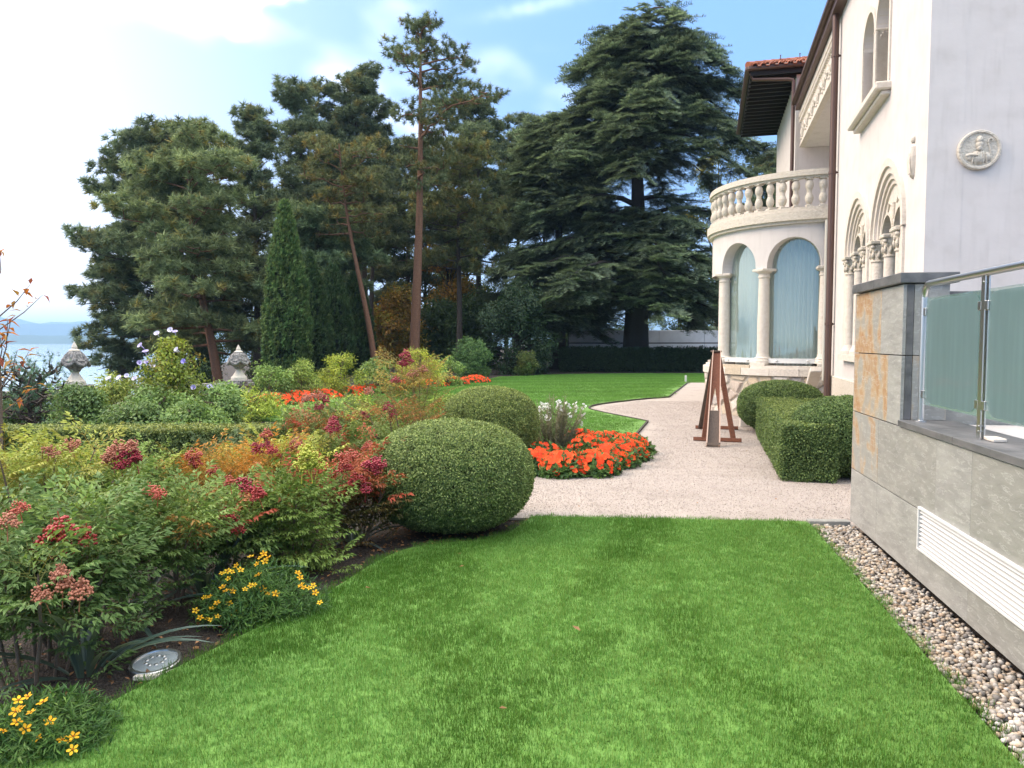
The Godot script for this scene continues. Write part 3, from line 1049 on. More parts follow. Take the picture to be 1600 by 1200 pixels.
func arched_window(villa: Node3D, o: Dictionary) -> void:
	var w := Node3D.new()
	w.name = "arched_window" if not villa.has_node("arched_window") else "arched_window_001"
	villa.add_child(w)
	var mb := MB.new()
	arch_band(mb, 0, o, 0.0, 0.09, -0.3, 0.012, 0.02)
	arch_band(mb, 0, o, 0.09, 0.19, -0.3, 0.045, 0.02)
	arch_band(mb, 0, o, -0.07, 0.0, -0.3, -0.025, 0.02)
	arch_band(mb, 0, o, -0.13, -0.07, -0.3, -0.055, 0.02)
	part("arch_moulding", mb.mesh(), M.trim, w)
	mb = MB.new()
	var l := {"c": o.c - 0.345, "hw": 0.30, "sill": 1.3, "spring": 3.02, "rise": 0.33}
	var r := {"c": o.c + 0.345, "hw": 0.30, "sill": 1.3, "spring": 3.02, "rise": 0.33}
	var inner: Dictionary = o.duplicate()
	inner.hw -= 0.12
	inner.rise -= 0.13
	plate(mb, 0, inner, 3.0, [l, r], -0.34, -0.085)
	part("tracery", mb.mesh(), M.trim, w)
	mb = MB.new()
	for h in [l, r]:
		arch_band(mb, 0, h, 0.0, 0.035, -0.2, -0.06)
	# the carved piece in the middle of the tympanum, with a foliate drop
	for k in 3:
		mb.ball(vp(0, o.c + (k - 1) * 0.09, o.spring + 0.44 + (0.10 if k == 1 else 0.0), -0.165), Vector3(0.035, 0.075, 0.045), 8, 6)
	mb.tube([vp(0, o.c, o.spring + 0.42, -0.075), vp(0, o.c, o.spring + 0.2, -0.07)], [0.035, 0.015], 6)
	for sg in [-1, 1]:
		mb.tube([vp(0, o.c + sg * 0.13, o.spring + 0.40, -0.08), vp(0, o.c + sg * 0.26, o.spring + 0.46, -0.075), vp(0, o.c + sg * 0.40, o.spring + 0.30, -0.08)], [0.012, 0.022, 0.01], 5)
	part("carving", mb.mesh(), M.trim_old, w)
	for e in [[-0.71, 0.10], [0.0, 0.088], [0.71, 0.10]]:
		mb = MB.new()
		var t := Transform3D(Basis(), vp(0, o.c + e[0], 1.37, -0.05))
		mb.lathe([Vector2(e[1] * 1.5, 0), Vector2(e[1] * 1.5, 0.06), Vector2(e[1] * 1.15, 0.12), Vector2(e[1], 0.16), Vector2(e[1] * 0.96, 1.36)], 16, t)
		var col := part("column", mb.mesh(), M.trim, w)
		mb = MB.new()
		capital(mb, t * Transform3D(Basis(), Vector3(0, 1.36, 0)), e[1] * 0.98, 0.31)
		part("capital", mb.mesh(), M.trim_old, w)
	for sg in [-1, 1]:
		mb = MB.new()
		slab(mb, 0, o.c + sg * 0.885 - 0.075, o.c + sg * 0.885 + 0.075, 1.37, 3.02, -0.3, 0.03)
		part("pilaster", mb.mesh(), M.trim, w)
	mb = MB.new()
	slab(mb, 0, o.c - 0.98, o.c + 0.98, 1.27, 1.37, -0.35, 0.10)
	part("sill", mb.mesh(), M.trim, w)
	mb = MB.new()
	slab(mb, 0, o.c - 0.79, o.c + 0.79, 1.37, 3.8, -0.352, -0.335)
	part("pane", mb.mesh(), mat(C(0.07, 0.08, 0.08), 0.08), w)

func bay(villa: Node3D) -> void:
	var b := Node3D.new()
	b.name = "bay"
	villa.add_child(b)
	var half := PI * BAY_R
	var step := BAY_STEP
	var opens := []
	for k in [0, 1, 3, 4]:
		opens.append({"c": step * (k + 0.5), "hw": 0.54, "sill": 3.10, "spring": 3.17, "rise": 0.56})
	var mb := MB.new()
	arch_wall(mb, 1, 0.0, half, 3.10, 4.06, opens, 0.0, -0.30)
	part("arcade_wall", mb.mesh(), M.stucco, b)
	mb = MB.new()
	slab(mb, 1, -0.12, half + 0.12, 4.05, 4.22, -0.4, 0.13)
	slab(mb, 1, -0.08, half + 0.08, 3.99, 4.05, -0.2, 0.08)
	for i in 24:
		# terrace floor
		mb.face_from(Vector3(0, 0, -BAY_S), [vp(1, half * i / 24, 4.20, -0.3), vp(1, half * (i + 1) / 24, 4.20, -0.3), Vector3(0, 4.20, -BAY_S)])
	part("cornice_slab", mb.mesh(), M.trim_old, b)
	mb = MB.new()
	slab(mb, 1, step * 2.0 + 0.1, step * 3.0 - 0.1, 1.14, 3.12, -0.32, -0.16)
	part("blind_bay", mb.mesh(), M.stucco, b)
	# columns
	for k in 6:
		if k == 3:
			continue
		mb = MB.new()
		var p := vp(1, clampf(step * k, 0.03, half - 0.03), 1.14, -0.13)
		mb.lathe([Vector2(0.185, 0), Vector2(0.185, 0.05), Vector2(0.165, 0.075), Vector2(0.17, 0.10), Vector2(0.135, 0.13), Vector2(0.122, 0.2), Vector2(0.124, 0.8), Vector2(0.108, 1.78), Vector2(0.126, 1.80), Vector2(0.126, 1.825), Vector2(0.112, 1.835), Vector2(0.112, 1.88), Vector2(0.165, 1.915), Vector2(0.17, 1.93)], 24, Transform3D(Basis(), p))
		mb.box(Transform3D(Basis(Vector3.UP, -PI / 2 + step * k / BAY_R), p + Vector3(0, 1.955, 0)), Vector3(0.35, 0.055, 0.35), 0.008)
		part("column", mb.mesh(), M.trim, b)
	# glazing
	for k in 5:
		if k == 2:
			continue
		var w := []
		mb = MB.new()
		var s0 := step * k + 0.03
		var s1 := step * (k + 1) - 0.03
		var n := 8
		for i in n:
			var a := s0 + (s1 - s0) * i / n
			var c := s0 + (s1 - s0) * (i + 1) / n
			var na := vp(1, a, 0, 1) - vp(1, a, 0, 0)
			var nc := vp(1, c, 0, 1) - vp(1, c, 0, 0)
			mb.quad_n(vp(1, c, 1.22, -0.24), vp(1, a, 1.22, -0.24), vp(1, a, 3.9, -0.24), vp(1, c, 3.9, -0.24), nc, na, na, nc)
		part("pane", mb.mesh(), M.glass, b)
		mb = MB.new()
		slab(mb, 1, s0, s1, 1.14, 1.235, -0.27, -0.07)
		for e in [0.25, 0.75]:
			mb.ball(vp(1, s0 + (s1 - s0) * e, 1.19, -0.07), Vector3(0.035, 0.02, 0.035), 8, 5)
		part("window_frame", mb.mesh(), M.white_metal, b)
		mb = MB.new()
		slab(mb, 1, s0 + 0.005, s0 + 0.03, 1.235, 3.9, -0.26, -0.22)
		slab(mb, 1, s1 - 0.03, s1 - 0.005, 1.235, 3.9, -0.26, -0.22)
		part("window_stile", mb.mesh(), mat(C(0.16, 0.18, 0.17), 0.5), b)
		# sheer curtain, drawn to one side or nearly closed
		mb = MB.new()
		var f0: float = s0 + [0.22, 0.02, 0.02, 0.3, 0.02][k]
		var f1: float = s1 - [0.10, 0.42, 0.2, 0.02, 0.3][k]
		var m := 60
		for i in m:
			var a := f0 + (f1 - f0) * i / m
			var c := f0 + (f1 - f0) * (i + 1) / m
			var va := -0.50 + 0.035 * sin(i * 0.9) + 0.02 * sin(i * 0.37)
			var vc := -0.50 + 0.035 * sin((i + 1) * 0.9) + 0.02 * sin((i + 1) * 0.37)
			mb.quad(vp(1, c, 1.0, vc), vp(1, a, 1.0, va), vp(1, a, 3.95, va), vp(1, c, 3.95, vc))
		part("curtain", mb.mesh(), M.curtain, b)
	# balustrade
	var bal := Node3D.new()
	bal.name = "balustrade"
	villa.add_child(bal)
	mb = MB.new()
	slab(mb, 1, 0.0, half, 4.225, 4.31, -0.11, 0.07)
	part("bottom_rail", mb.mesh(), M.trim_old, bal)
	mb = MB.new()
	slab(mb, 1, -0.02, half + 0.02, 4.93, 5.00, -0.12, 0.09)
	slab(mb, 1, -0.01, half + 0.01, 5.00, 5.05, -0.10, 0.07)
	slab(mb, 1, 0.0, half, 4.89, 4.93, -0.09, 0.05)
	part("top_rail", mb.mesh(), M.trim_old, bal)
	var bm := MB.new()
	bm.box(Transform3D(Basis(), Vector3(0, 0.02, 0)), Vector3(0.13, 0.04, 0.13))
	bm.box(Transform3D(Basis(), Vector3(0, 0.565, 0)), Vector3(0.13, 0.03, 0.13))
	var prof := [Vector2(0.05, 0.04), Vector2(0.045, 0.06)]
	for i in 25:
		var t := i / 24.0
		var h := 0.06 + t * 0.49
		var r := 0.0
		if t < 0.5:
			r = 0.040 + 0.042 * pow(sin(PI * clampf(t / 0.46, 0, 1)), 0.8)
		else:
			r = 0.040 + 0.042 * pow(sin(PI * clampf((1.0 - t) / 0.46, 0, 1)), 0.8)
		if absf(t - 0.5) < 0.05:
			r = 0.052
		prof.append(Vector2(r, h))
	bm.lathe(prof, 14)
	var balm := bm.mesh()
	for k in 27:
		var sb := half * (k + 0.5) / 27.0
		part("baluster", balm, M.trim_old, bal, Transform3D(Basis(Vector3.UP, sb / BAY_R), vp(1, sb, 4.31, -0.02)))
	# stone plinth: rubble wall under a course of dressed blocks
	var pl := Node3D.new()
	pl.name = "plinth"
	villa.add_child(pl)
	mb = MB.new()
	slab(mb, 1, -0.1, half + 0.1, -0.1, 0.90, -0.3, 0.10)
	part("core", mb.mesh(), M.mortar, pl)
	mb = MB.new()
	for i in 24:
		mb.face_from(Vector3(0, 0, -BAY_S), [vp(1, half * i / 24, 1.02, -0.05), vp(1, half * (i + 1) / 24, 1.02, -0.05), Vector3(0, 1.02, -BAY_S)])
	part("window_seat", mb.mesh(), M.trim, pl)
	var s := -0.08
	while s < half:
		var e := minf(s + rf(0.36, 0.62), half + 0.08)
		mb = MB.new()
		slab(mb, 1, s + 0.004, e - 0.004, 0.88, 1.03, -0.1, 0.175 + rf(0, 0.008), 0.2)
		part("ledge_stone", mb.mesh(), M.rubble[[0, 1, 4, 2][rng.randi() % 4]] if rng.randf() < 0.7 else M.trim, pl)
		s = e
	for k in 5:
		mb = MB.new()
		slab(mb, 1, step * k + 0.17, step * (k + 1) - 0.17, 1.03, 1.085, -0.1, 0.12)
		part("sill_stone", mb.mesh(), M.rubble[0] if k % 2 else M.trim, pl)
	for k in 6:
		mb = MB.new()
		slab(mb, 1, step * k - 0.165, step * k + 0.165, 1.03, 1.14, -0.3, 0.10)
		part("column_base", mb.mesh(), M.trim, pl)
	var cells := voronoi(-0.05, half * 0.72, -0.05, 0.875, 92, 0.17)
	for poly in cells:
		mb = MB.new()
		var c := Vector2.ZERO
		for q in poly:
			c += q
		c /= poly.size()
		var bulge := rf(0.025, 0.06)
		var ring := []
		var top := []
		for q in poly:
			ring.append(vp(1, q.x, q.y, 0.09))
			var t: Vector2 = c + (q - c) * 0.72
			top.append(vp(1, t.x, t.y, 0.10 + bulge * rf(0.75, 1.0)))
		var o := vp(1, c.x, c.y, -0.3)
		for i in poly.size():
			var j: int = (i + 1) % poly.size()
			mb.face_from(o, [ring[i], ring[j], top[j], top[i]])
			mb.face_from(o, [top[i], top[j], vp(1, c.x, c.y, 0.10 + bulge)])
		part("stone", mb.mesh(), M.rubble[rng.randi() % 6], pl)
	# sloping coping of the cellar stair between bay and downpipe
	mb = MB.new()
	mb.box(Transform3D(Basis(Vector3(1, 0, 0), -0.5), vp(0, 6.55, 0.86, 0.28)), Vector3(0.22, 0.1, 0.8), 0.015)
	part("stair_coping", mb.mesh(), M.trim, pl)

func voronoi(x0: float, x1: float, y0: float, y1: float, count: int, size: float) -> Array:
	var pts := []
	var tries := 0
	while pts.size() < count and tries < 6000:
		tries += 1
		var p := Vector2(rf(x0, x1), rf(y0, y1))
		var ok := true
		for q in pts:
			if Vector2((p.x - q.x) * 0.72, p.y - q.y).length() < size * (0.75 if tries % 3 else 1.1):
				ok = false
				break
		if ok:
			pts.append(p)
	var out := []
	for p in pts:
		var poly := [Vector2(x0, y0), Vector2(x1, y0), Vector2(x1, y1), Vector2(x0, y1)]
		for q in pts:
			if q == p or p.distance_to(q) > size * 6:
				continue
			var m: Vector2 = (p + q) / 2
			var n: Vector2 = (q - p).normalized()
			var nx := []
			for i in poly.size():
				var a: Vector2 = poly[i]
				var b: Vector2 = poly[(i + 1) % poly.size()]
				var da := (a - m).dot(n) + 0.010
				var db := (b - m).dot(n) + 0.010
				if da <= 0:
					nx.append(a)
				if (da < 0) != (db < 0):
					nx.append(a.lerp(b, da / (da - db)))
			poly = nx
			if poly.size() < 3:
				break
		if poly.size() >= 3:
			out.append(poly)
	return out

func medallion(villa: Node3D) -> void:
	var m := Node3D.new()
	m.name = "medallion"
	villa.add_child(m)
	m.position = Vector3(0.507, 3.685, 0.0)
	m.rotation.x = PI / 2
	var mb := MB.new()
	mb.lathe([Vector2(0.215, 0), Vector2(0.215, 0.03), Vector2(0.205, 0.045), Vector2(0.188, 0.045), Vector2(0.178, 0.03), Vector2(0.0, 0.026)], 40)
	part("disc", mb.mesh(), M.trim_old, m)
	mb = MB.new()
	# worn bust of a robed man with a crook; y is out of the wall, -z is up
	mb.ball(Vector3(0.0, 0.03, -0.055), Vector3(0.040, 0.03, 0.05), 10, 8)
	mb.ball(Vector3(0.0, 0.035, -0.105), Vector3(0.038, 0.022, 0.05), 8, 6)
	mb.ball(Vector3(0.0, 0.036, -0.02), Vector3(0.03, 0.026, 0.04), 8, 6)
	mb.ball(Vector3(0.0, 0.02, 0.085), Vector3(0.10, 0.034, 0.085), 12, 8)
	mb.ball(Vector3(-0.09, 0.02, 0.075), Vector3(0.05, 0.03, 0.05), 8, 6)
	mb.ball(Vector3(0.075, 0.02, 0.08), Vector3(0.05, 0.03, 0.06), 8, 6)
	for k in 5:
		mb.tube([Vector3(-0.05 + k * 0.025, 0.05, 0.03), Vector3(-0.065 + k * 0.033, 0.05, 0.09), Vector3(-0.07 + k * 0.036, 0.035, 0.155)], [0.004, 0.007, 0.005], 5)
	mb.tube([Vector3(0.115, 0.035, 0.13), Vector3(0.10, 0.04, 0.0), Vector3(0.085, 0.04, -0.06), Vector3(0.085, 0.04, -0.1), Vector3(0.105, 0.04, -0.118), Vector3(0.125, 0.04, -0.1), Vector3(0.115, 0.04, -0.08)], [0.006, 0.007, 0.007, 0.007, 0.007, 0.006, 0.005], 6)
	mb.tube([Vector3(-0.13, 0.03, 0.06), Vector3(-0.08, 0.045, 0.05), Vector3(-0.02, 0.055, 0.06)], [0.02, 0.018, 0.012], 6)
	part("bust", mb.mesh(), M.trim_old, m)

func wing(villa: Node3D) -> void:
	var w := Node3D.new()
	w.name = "wing"
	villa.add_child(w)
	var mb := MB.new()
	mb.box(Transform3D(Basis(), Vector3(2.4, 4.35, -12.56)), Vector3(5.04, 8.8, 0.3))
	mb.box(Transform3D(Basis(), Vector3(0.03, 4.35, -15.4)), Vector3(0.3, 8.8, 5.36))
	mb.box(Transform3D(Basis(), Vector3(2.4, 4.35, -18.1)), Vector3(5.04, 8.8, 0.3))
	part("wall", mb.mesh(), M.stucco, w)
	mb = MB.new()
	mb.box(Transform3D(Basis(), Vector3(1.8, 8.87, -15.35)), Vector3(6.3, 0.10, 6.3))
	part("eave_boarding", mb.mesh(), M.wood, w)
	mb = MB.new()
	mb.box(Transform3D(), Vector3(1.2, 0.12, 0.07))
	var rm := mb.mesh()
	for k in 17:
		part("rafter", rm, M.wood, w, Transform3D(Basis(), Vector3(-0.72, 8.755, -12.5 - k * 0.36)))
	mb = MB.new()
	mb.box(Transform3D(Basis(), Vector3(-1.29, 8.84, -15.35)), Vector3(0.05, 0.2, 6.3))
	mb.box(Transform3D(Basis(), Vector3(1.8, 8.84, -12.21)), Vector3(6.2, 0.2, 0.05))
	part("fascia", mb.mesh(), M.wood, w)
	mb = MB.new()
	mb.box(Transform3D(Basis(), Vector3(-1.39, 8.92, -15.35)), Vector3(0.14, 0.12, 6.5), 0.03)
	mb.box(Transform3D(Basis(), Vector3(1.8, 8.92, -12.12)), Vector3(6.4, 0.12, 0.14), 0.03)
	part("gutter", mb.mesh(), M.copper, w)
	mb = MB.new()
	mb.box(Transform3D(Basis(), Vector3(0.75, 8.60, -12.33)), Vector3(0.5, 0.36, 0.1))
	part("vent_panel", mb.mesh(), M.stucco, w)
	# roof: pantiles on the near hip, each its own
	var rise := 0.36
	mb = MB.new()
	var e := [Vector3(-1.34, 8.96, -12.16), Vector3(4.94, 8.96, -12.16), Vector3(4.94, 8.96, -18.54), Vector3(-1.34, 8.96, -18.54), Vector3(1.8, 8.96 + 3.14 * rise, -15.35)]
	for k in 4:
		mb.face_from(Vector3(1.8, 8, -15.35), [e[k], e[(k + 1) % 4], e[4]])
	part("roof_boarding", mb.mesh(), M.terracotta[3], w)
	var tm := MB.new()
	# one barrel tile, 0.24 wide and 0.42 long, with its pan
	for i in 8:
		var a := PI * i / 8
		var b := PI * (i + 1) / 8
		for q in [[0.075, 1.0], [0.060, -1.0]]:
			var n0 := Vector3(cos(a), sin(a), 0)
			var n1 := Vector3(cos(b), sin(b), 0)
			if q[1] > 0:
				tm.quad_n(n0 * q[0] + Vector3(0, 0, 0.21), n0 * q[0] * 0.86 + Vector3(0, -0.0, -0.21), n1 * q[0] * 0.86 + Vector3(0, 0, -0.21), n1 * q[0] + Vector3(0, 0, 0.21), n0, n0, n1, n1)
		tm.quad(Vector3(cos(a), sin(a), 0) * 0.060 + Vector3(0, 0, 0.21), Vector3(cos(a), sin(a), 0) * 0.075 + Vector3(0, 0, 0.21), Vector3(cos(b), sin(b), 0) * 0.075 + Vector3(0, 0, 0.21), Vector3(cos(b), sin(b), 0) * 0.060 + Vector3(0, 0, 0.21))
	tm.box(Transform3D(Basis(), Vector3(0.115, -0.005, 0)), Vector3(0.10, 0.02, 0.42), 0.004)
	var tile := tm.mesh()
	var slope := atan(rise)
	for row in 8:
		var inset := row * 0.36 * cos(slope)
		var x := -1.34 + inset + 0.12
		while x < 3.4:
			var t := Transform3D(Basis(Vector3(1, 0, 0), slope + 0.03) * Basis(Vector3.UP, rf(-0.02, 0.02)), Vector3(x + rf(-0.006, 0.006), 9.0 + inset * rise + rf(-0.004, 0.006), -12.20 - inset))
			part("tile", tile, M.terracotta[[0, 0, 1, 2, 1, 3][rng.randi() % 6]], w, t)
			x += 0.225
	# hip tiles along the near left hip
	var hm := MB.new()
	hm.tube([Vector3(0, 0, 0.2), Vector3(0, 0, -0.2)], [0.10, 0.085], 8)
	var hip := hm.mesh()
	for k in 9:
		var q := k * 0.33
		part("hip_tile", hip, M.terracotta[k % 3], w, Transform3D(basis_z(-(e[4] - e[0]).normalized()), e[0] + Vector3(0, 0.06, 0) + (e[4] - e[0]).normalized() * (q + 0.12)))
	for k in 8:
		var hk := MB.new()
		hk.tube([Vector3(0, 0, 0), Vector3(0, 0.12, 0)], [0.012, 0.012], 5)
		hk.ball(Vector3(0, 0.13, 0), Vector3.ONE * 0.022, 6, 4)
		part("snow_hook", hk.mesh(), M.copper, w, Transform3D(Basis(), Vector3(-0.5 + k * 0.5, 9.02 + 0.7 * rise + 0.06, -12.9)))

# ------------------------------------------------------------------ the slate terrace
# local axes: z towards the camera along the wall, x into the terrace

func panel(parent: Node3D, x: float, z0: float, z1: float, y0: float, y1: float, kind: int) -> void:
	var mb := MB.new()
	var g := 0.0022
	mb.box(Transform3D(Basis(), Vector3(x + 0.012 + rf(-0.0008, 0.0008), (y0 + y1) / 2, (z0 + z1) / 2)), Vector3(0.024, y1 - y0 - 2 * g - 0.003, z1 - z0 - 2 * g + 0.003), 0.0015)
	part("slate_panel", mb.mesh(), M.slate[kind], parent)

func build_terrace() -> void:
	var turn := -atan(210.0 / 1165.0)
	var at := Vector3(2.95, 0, -6.42)
	var t := thing("terrace_wall", "grey slate clad terrace wall with rust stained pier", "wall", at, turn)
	var core := mat(C(0.02, 0.02, 0.02), 0.9)
	var mb := MB.new()
	mb.box(Transform3D(Basis(), Vector3(0.195, 0.50, 3.5)), Vector3(0.33, 0.95, 7.0))
	mb.box(Transform3D(Basis(), Vector3(0.155, 1.48, 0.605)), Vector3(0.26, 1.02, 1.16))
	part("core", mb.mesh(), core, t)
	for r in [
		[0.0, 0.91, 1.0, 1.5, 2], [0.91, 1.2, 1.0, 1.5, 1], [0.0, 0.71, 1.5, 2.0, 2], [0.71, 1.2, 1.5, 2.0, 1],
		[0.0, 0.72, 0.5, 1.0, 3], [0.72, 1.89, 0.5, 1.0, 0], [1.89, 2.40, 0.5, 1.0, 1], [2.40, 3.55, 0.5, 1.0, 0], [3.55, 4.7, 0.5, 1.0, 1], [4.7, 6.0, 0.5, 1.0, 0],
		[0.0, 0.72, 0.035, 0.5, 1], [0.72, 1.635, 0.035, 0.5, 1], [1.635, 2.4, 0.035, 0.235, 1], [2.4, 3.55, 0.035, 0.235, 0], [3.55, 4.7, 0.035, 0.235, 1], [4.7, 6.0, 0.035, 0.5, 0]]:
		panel(t, 0.0, r[0], r[1], r[2], r[3], r[4])
	# near face of the pier and the far end
	for r in [[1.045, 1.5, 0], [1.5, 2.0, 0]]:
		mb = MB.new()
		mb.box(Transform3D(Basis(), Vector3(0.0275 + 0.02, (r[0] + r[1]) / 2, 1.19)), Vector3(0.045, r[1] - r[0] - 0.005, 0.022), 0.0015)
		part("slate_panel", mb.mesh(), M.slate[4], t)
		mb = MB.new()
		mb.box(Transform3D(Basis(), Vector3(0.185, (r[0] + r[1]) / 2, 1.19)), Vector3(0.225, r[1] - r[0] - 0.005, 0.022), 0.0015)
		part("slate_panel", mb.mesh(), M.slate[0] if r[0] > 1.2 else M.slate[3], t)
	for y in [[0.03, 0.5], [0.5, 1.0], [1.0, 1.5], [1.5, 2.0]]:
		mb = MB.new()
		mb.box(Transform3D(Basis(), Vector3(0.15, (y[0] + y[1]) / 2, 0.0)), Vector3(0.30, y[1] - y[0] - 0.004, 0.024), 0.0015)
		part("slate_panel", mb.mesh(), M.slate[1], t)
	for k in 2:
		mb = MB.new()
		mb.box(Transform3D(Basis(), Vector3(0.155, 2.04, 0.31 + k * 0.62)), Vector3(0.38, 0.072, 0.617), 0.004)
		part("coping_slab", mb.mesh(), M.slate[4], t)
	var z := 1.2
	for L in [0.96, 1.4, 1.4, 1.4]:
		mb = MB.new()
		mb.box(Transform3D(Basis(), Vector3(0.165, 1.024, z + L / 2)), Vector3(0.36, 0.046, L - 0.004), 0.004)
		part("coping_slab", mb.mesh(), M.slate[4], t)
		z += L
	# return wall behind the pier, with a lower coping
	for r in [[0.06, 1.0], [1.0, 1.46], [1.46, 1.9]]:
		for k in 3:
			mb = MB.new()
			mb.box(Transform3D(Basis(), Vector3(0.30 + 0.65 + k * 1.3, (r[0] + r[1]) / 2, 1.0)), Vector3(1.296, r[1] - r[0] - 0.004, 0.16), 0.0015)
			part("slate_panel", mb.mesh(), M.slate[0], t)
	mb = MB.new()
	mb.box(Transform3D(Basis(), Vector3(2.25, 1.925, 1.0)), Vector3(3.9, 0.05, 0.26), 0.004)
	part("coping_slab", mb.mesh(), M.slate[4], t)
	mb = MB.new()
	mb.box(Transform3D(Basis(), Vector3(2.3, 0.98, 3.9)), Vector3(3.9, 0.06, 5.6))
	part("terrace_floor", mb.mesh(), M.stucco, t)

	# louvred vent
	var v := thing("wall_vent", "white louvred ventilation grille low in the slate wall", "vent", at, turn)
	mb = MB.new()
	var y0 := 0.245
	var y1 := 0.527
	var z0 := 1.645
	var z1 := 4.6
	mb.box(Transform3D(Basis(), Vector3(-0.002, y0 + 0.008, (z0 + z1) / 2)), Vector3(0.03, 0.016, z1 - z0), 0.002)
	mb.box(Transform3D(Basis(), Vector3(-0.002, y1 - 0.008, (z0 + z1) / 2)), Vector3(0.03, 0.016, z1 - z0), 0.002)
	mb.box(Transform3D(Basis(), Vector3(-0.0022, (y0 + y1) / 2, z0 + 0.009)), Vector3(0.0296, y1 - y0 - 0.032, 0.018), 0.002)
	mb.box(Transform3D(Basis(), Vector3(-0.0022, (y0 + y1) / 2, z1 - 0.009)), Vector3(0.0296, y1 - y0 - 0.032, 0.018), 0.002)
	part("frame", mb.mesh(), M.white_metal, v)
	mb = MB.new()
	mb.box(Transform3D(), Vector3(0.030, 0.003, z1 - z0 - 0.04))
	var sl := mb.mesh()
	mb = MB.new()
	mb.box(Transform3D(Basis(), Vector3(0.019, (y0 + y1) / 2, (z0 + z1) / 2)), Vector3(0.004, y1 - y0 - 0.02, z1 - z0 - 0.02))
	part("back", mb.mesh(), core, v)
	for k in 9:
		part("slat", sl, M.white_metal, v, Transform3D(Basis(Vector3(0, 0, 1), 0.55), Vector3(0.003, y0 + 0.03 + k * 0.0278, (z0 + z1) / 2)))

	# steel and glass railing on the terrace edge
	var r := thing("glass_railing", "stainless steel railing with frosted green glass panels on slate wall", "railing", at, turn)
	mb = MB.new()
	var path := [Vector3(0.10, 1.047, 1.31)]
	var rad := [0.021]
	path.append(Vector3(0.10, 1.90, 1.31))
	rad.append(0.021)
	for k in 7:
		var a := PI / 2 * k / 6
		path.append(Vector3(0.10, 1.90 + 0.085 * sin(a), 1.31 + 0.085 * (1 - cos(a))))
		rad.append(0.022)
	path.append(Vector3(0.10, 1.985, 5.6))
	rad.append(0.022)
	mb.tube(path, rad, 14)
	mb.lathe([Vector2(0.04, 0), Vector2(0.04, 0.008), Vector2(0.022, 0.012)], 16, Transform3D(Basis(), Vector3(0.10, 1.047, 1.31)))
	part("handrail", mb.mesh(), M.steel, r)
	for zp in [2.245, 3.18, 4.115]:
		mb = MB.new()
		for sg in [-1, 1]:
			mb.box(Transform3D(Basis(), Vector3(0.10 + sg * 0.010, 1.51, zp)), Vector3(0.008, 0.93, 0.05), 0.0015)
		for y in [1.09, 1.12, 1.93]:
			mb.tube([Vector3(0.082, y, zp), Vector3(0.12, y, zp)], [0.007, 0.007], 8)
		part("post", mb.mesh(), M.steel, r)
	var pz := [1.36, 2.20]
	for k in 4:
		var a: float = pz[0] + k * 0.935
		var b: float = pz[1] + k * 0.935
		mb = MB.new()
		mb.box(Transform3D(Basis(), Vector3(0.10, 1.53, (a + b) / 2)), Vector3(0.008, 0.72, b - a), 0.001)
		part("pane", mb.mesh(), M.rail_glass, r)
		# frosted field with rounded corners and cut-outs at the clamps
		mb = MB.new()
		var lo := []
		var zz := 22
		for i in zz:
			var za := a + 0.015 + (b - a - 0.03) * i / zz
			var zb := a + 0.015 + (b - a - 0.03) * (i + 1) / zz
			var f := []
			for q in [za, zb]:
				var d := minf(q - a - 0.015, b - 0.015 - q)
				var rr := 0.11
				var c := (rr - sqrt(maxf(0.0, rr * rr - pow(rr - minf(d, rr), 2.0)))) * 0.8
				f.append(c)
			for xx in [0.0955, 0.1045]:
				mb.quad(Vector3(xx, 1.185 + f[0], za), Vector3(xx, 1.185 + f[1], zb), Vector3(xx, 1.875 - f[1] * 0.5, zb), Vector3(xx, 1.875 - f[0] * 0.5, za))
		part("frosting", mb.mesh(), M.frost, r)
		for e in [[a, -1.0], [b, 1.0]]:
			for y in [1.24, 1.80]:
				mb = MB.new()
				mb.box(Transform3D(Basis(), Vector3(0.10, y, e[0] + e[1] * 0.004)), Vector3(0.03, 0.052, 0.045), 0.003)
				part("clamp", mb.mesh(), M.steel, r)
	mb = MB.new()
	mb.box(Transform3D(Basis(), Vector3(0.14, 1.058, 2.33)), Vector3(0.07, 0.02, 0.12), 0.004)
	tag(part("cover_plate", mb.mesh(), M.trim, self, Transform3D(Basis(Vector3.UP, turn), at)), "small cream block lying on the coping by the railing post", "block")
	mb = MB.new()
	mb.box(Transform3D(Basis(), Vector3(0.6, 1.014, 2.1)), Vector3(0.4, 0.012, 0.06), 0.003)
	tag(part("floor_grate", mb.mesh(), M.slate[4], self, Transform3D(Basis(Vector3.UP, turn), at)), "dark strip drain in the pale terrace floor behind glass", "drain")

# ------------------------------------------------------------------ trees

func tuft_mesh(seed_: int, blades := 40, len0 := 0.24, len1 := 0.40, w := 0.021, spread := 1.0, a := Color(0.10, 0.145, 0.08), b := Color(0.31, 0.37, 0.195)) -> ArrayMesh:
	# a brush of pine needles round a short twig that points along +y
	var r := RandomNumberGenerator.new()
	r.seed = seed_
	var mb := MB.new()
	mb.flat = true
	for i in blades:
		var t := r.randf()
		var base := Vector3(0, t * 0.22, 0)
		var an := r.randf_range(0, TAU)
		var up := r.randf_range(-0.15, 1.1) * (0.5 + t) / spread
		var d := Vector3(cos(an), up, sin(an)).normalized()
		var L := r.randf_range(len0, len1)
		var side := d.cross(Vector3(r.randf_range(-1, 1), r.randf_range(-1, 1), r.randf_range(-1, 1))).normalized() * w
		var k := r.randf()
		var c := a.lerp(b, k * (0.4 + 0.6 * t))
		mb.blade(base, side, base + d * L, c)
	return mb.mesh()

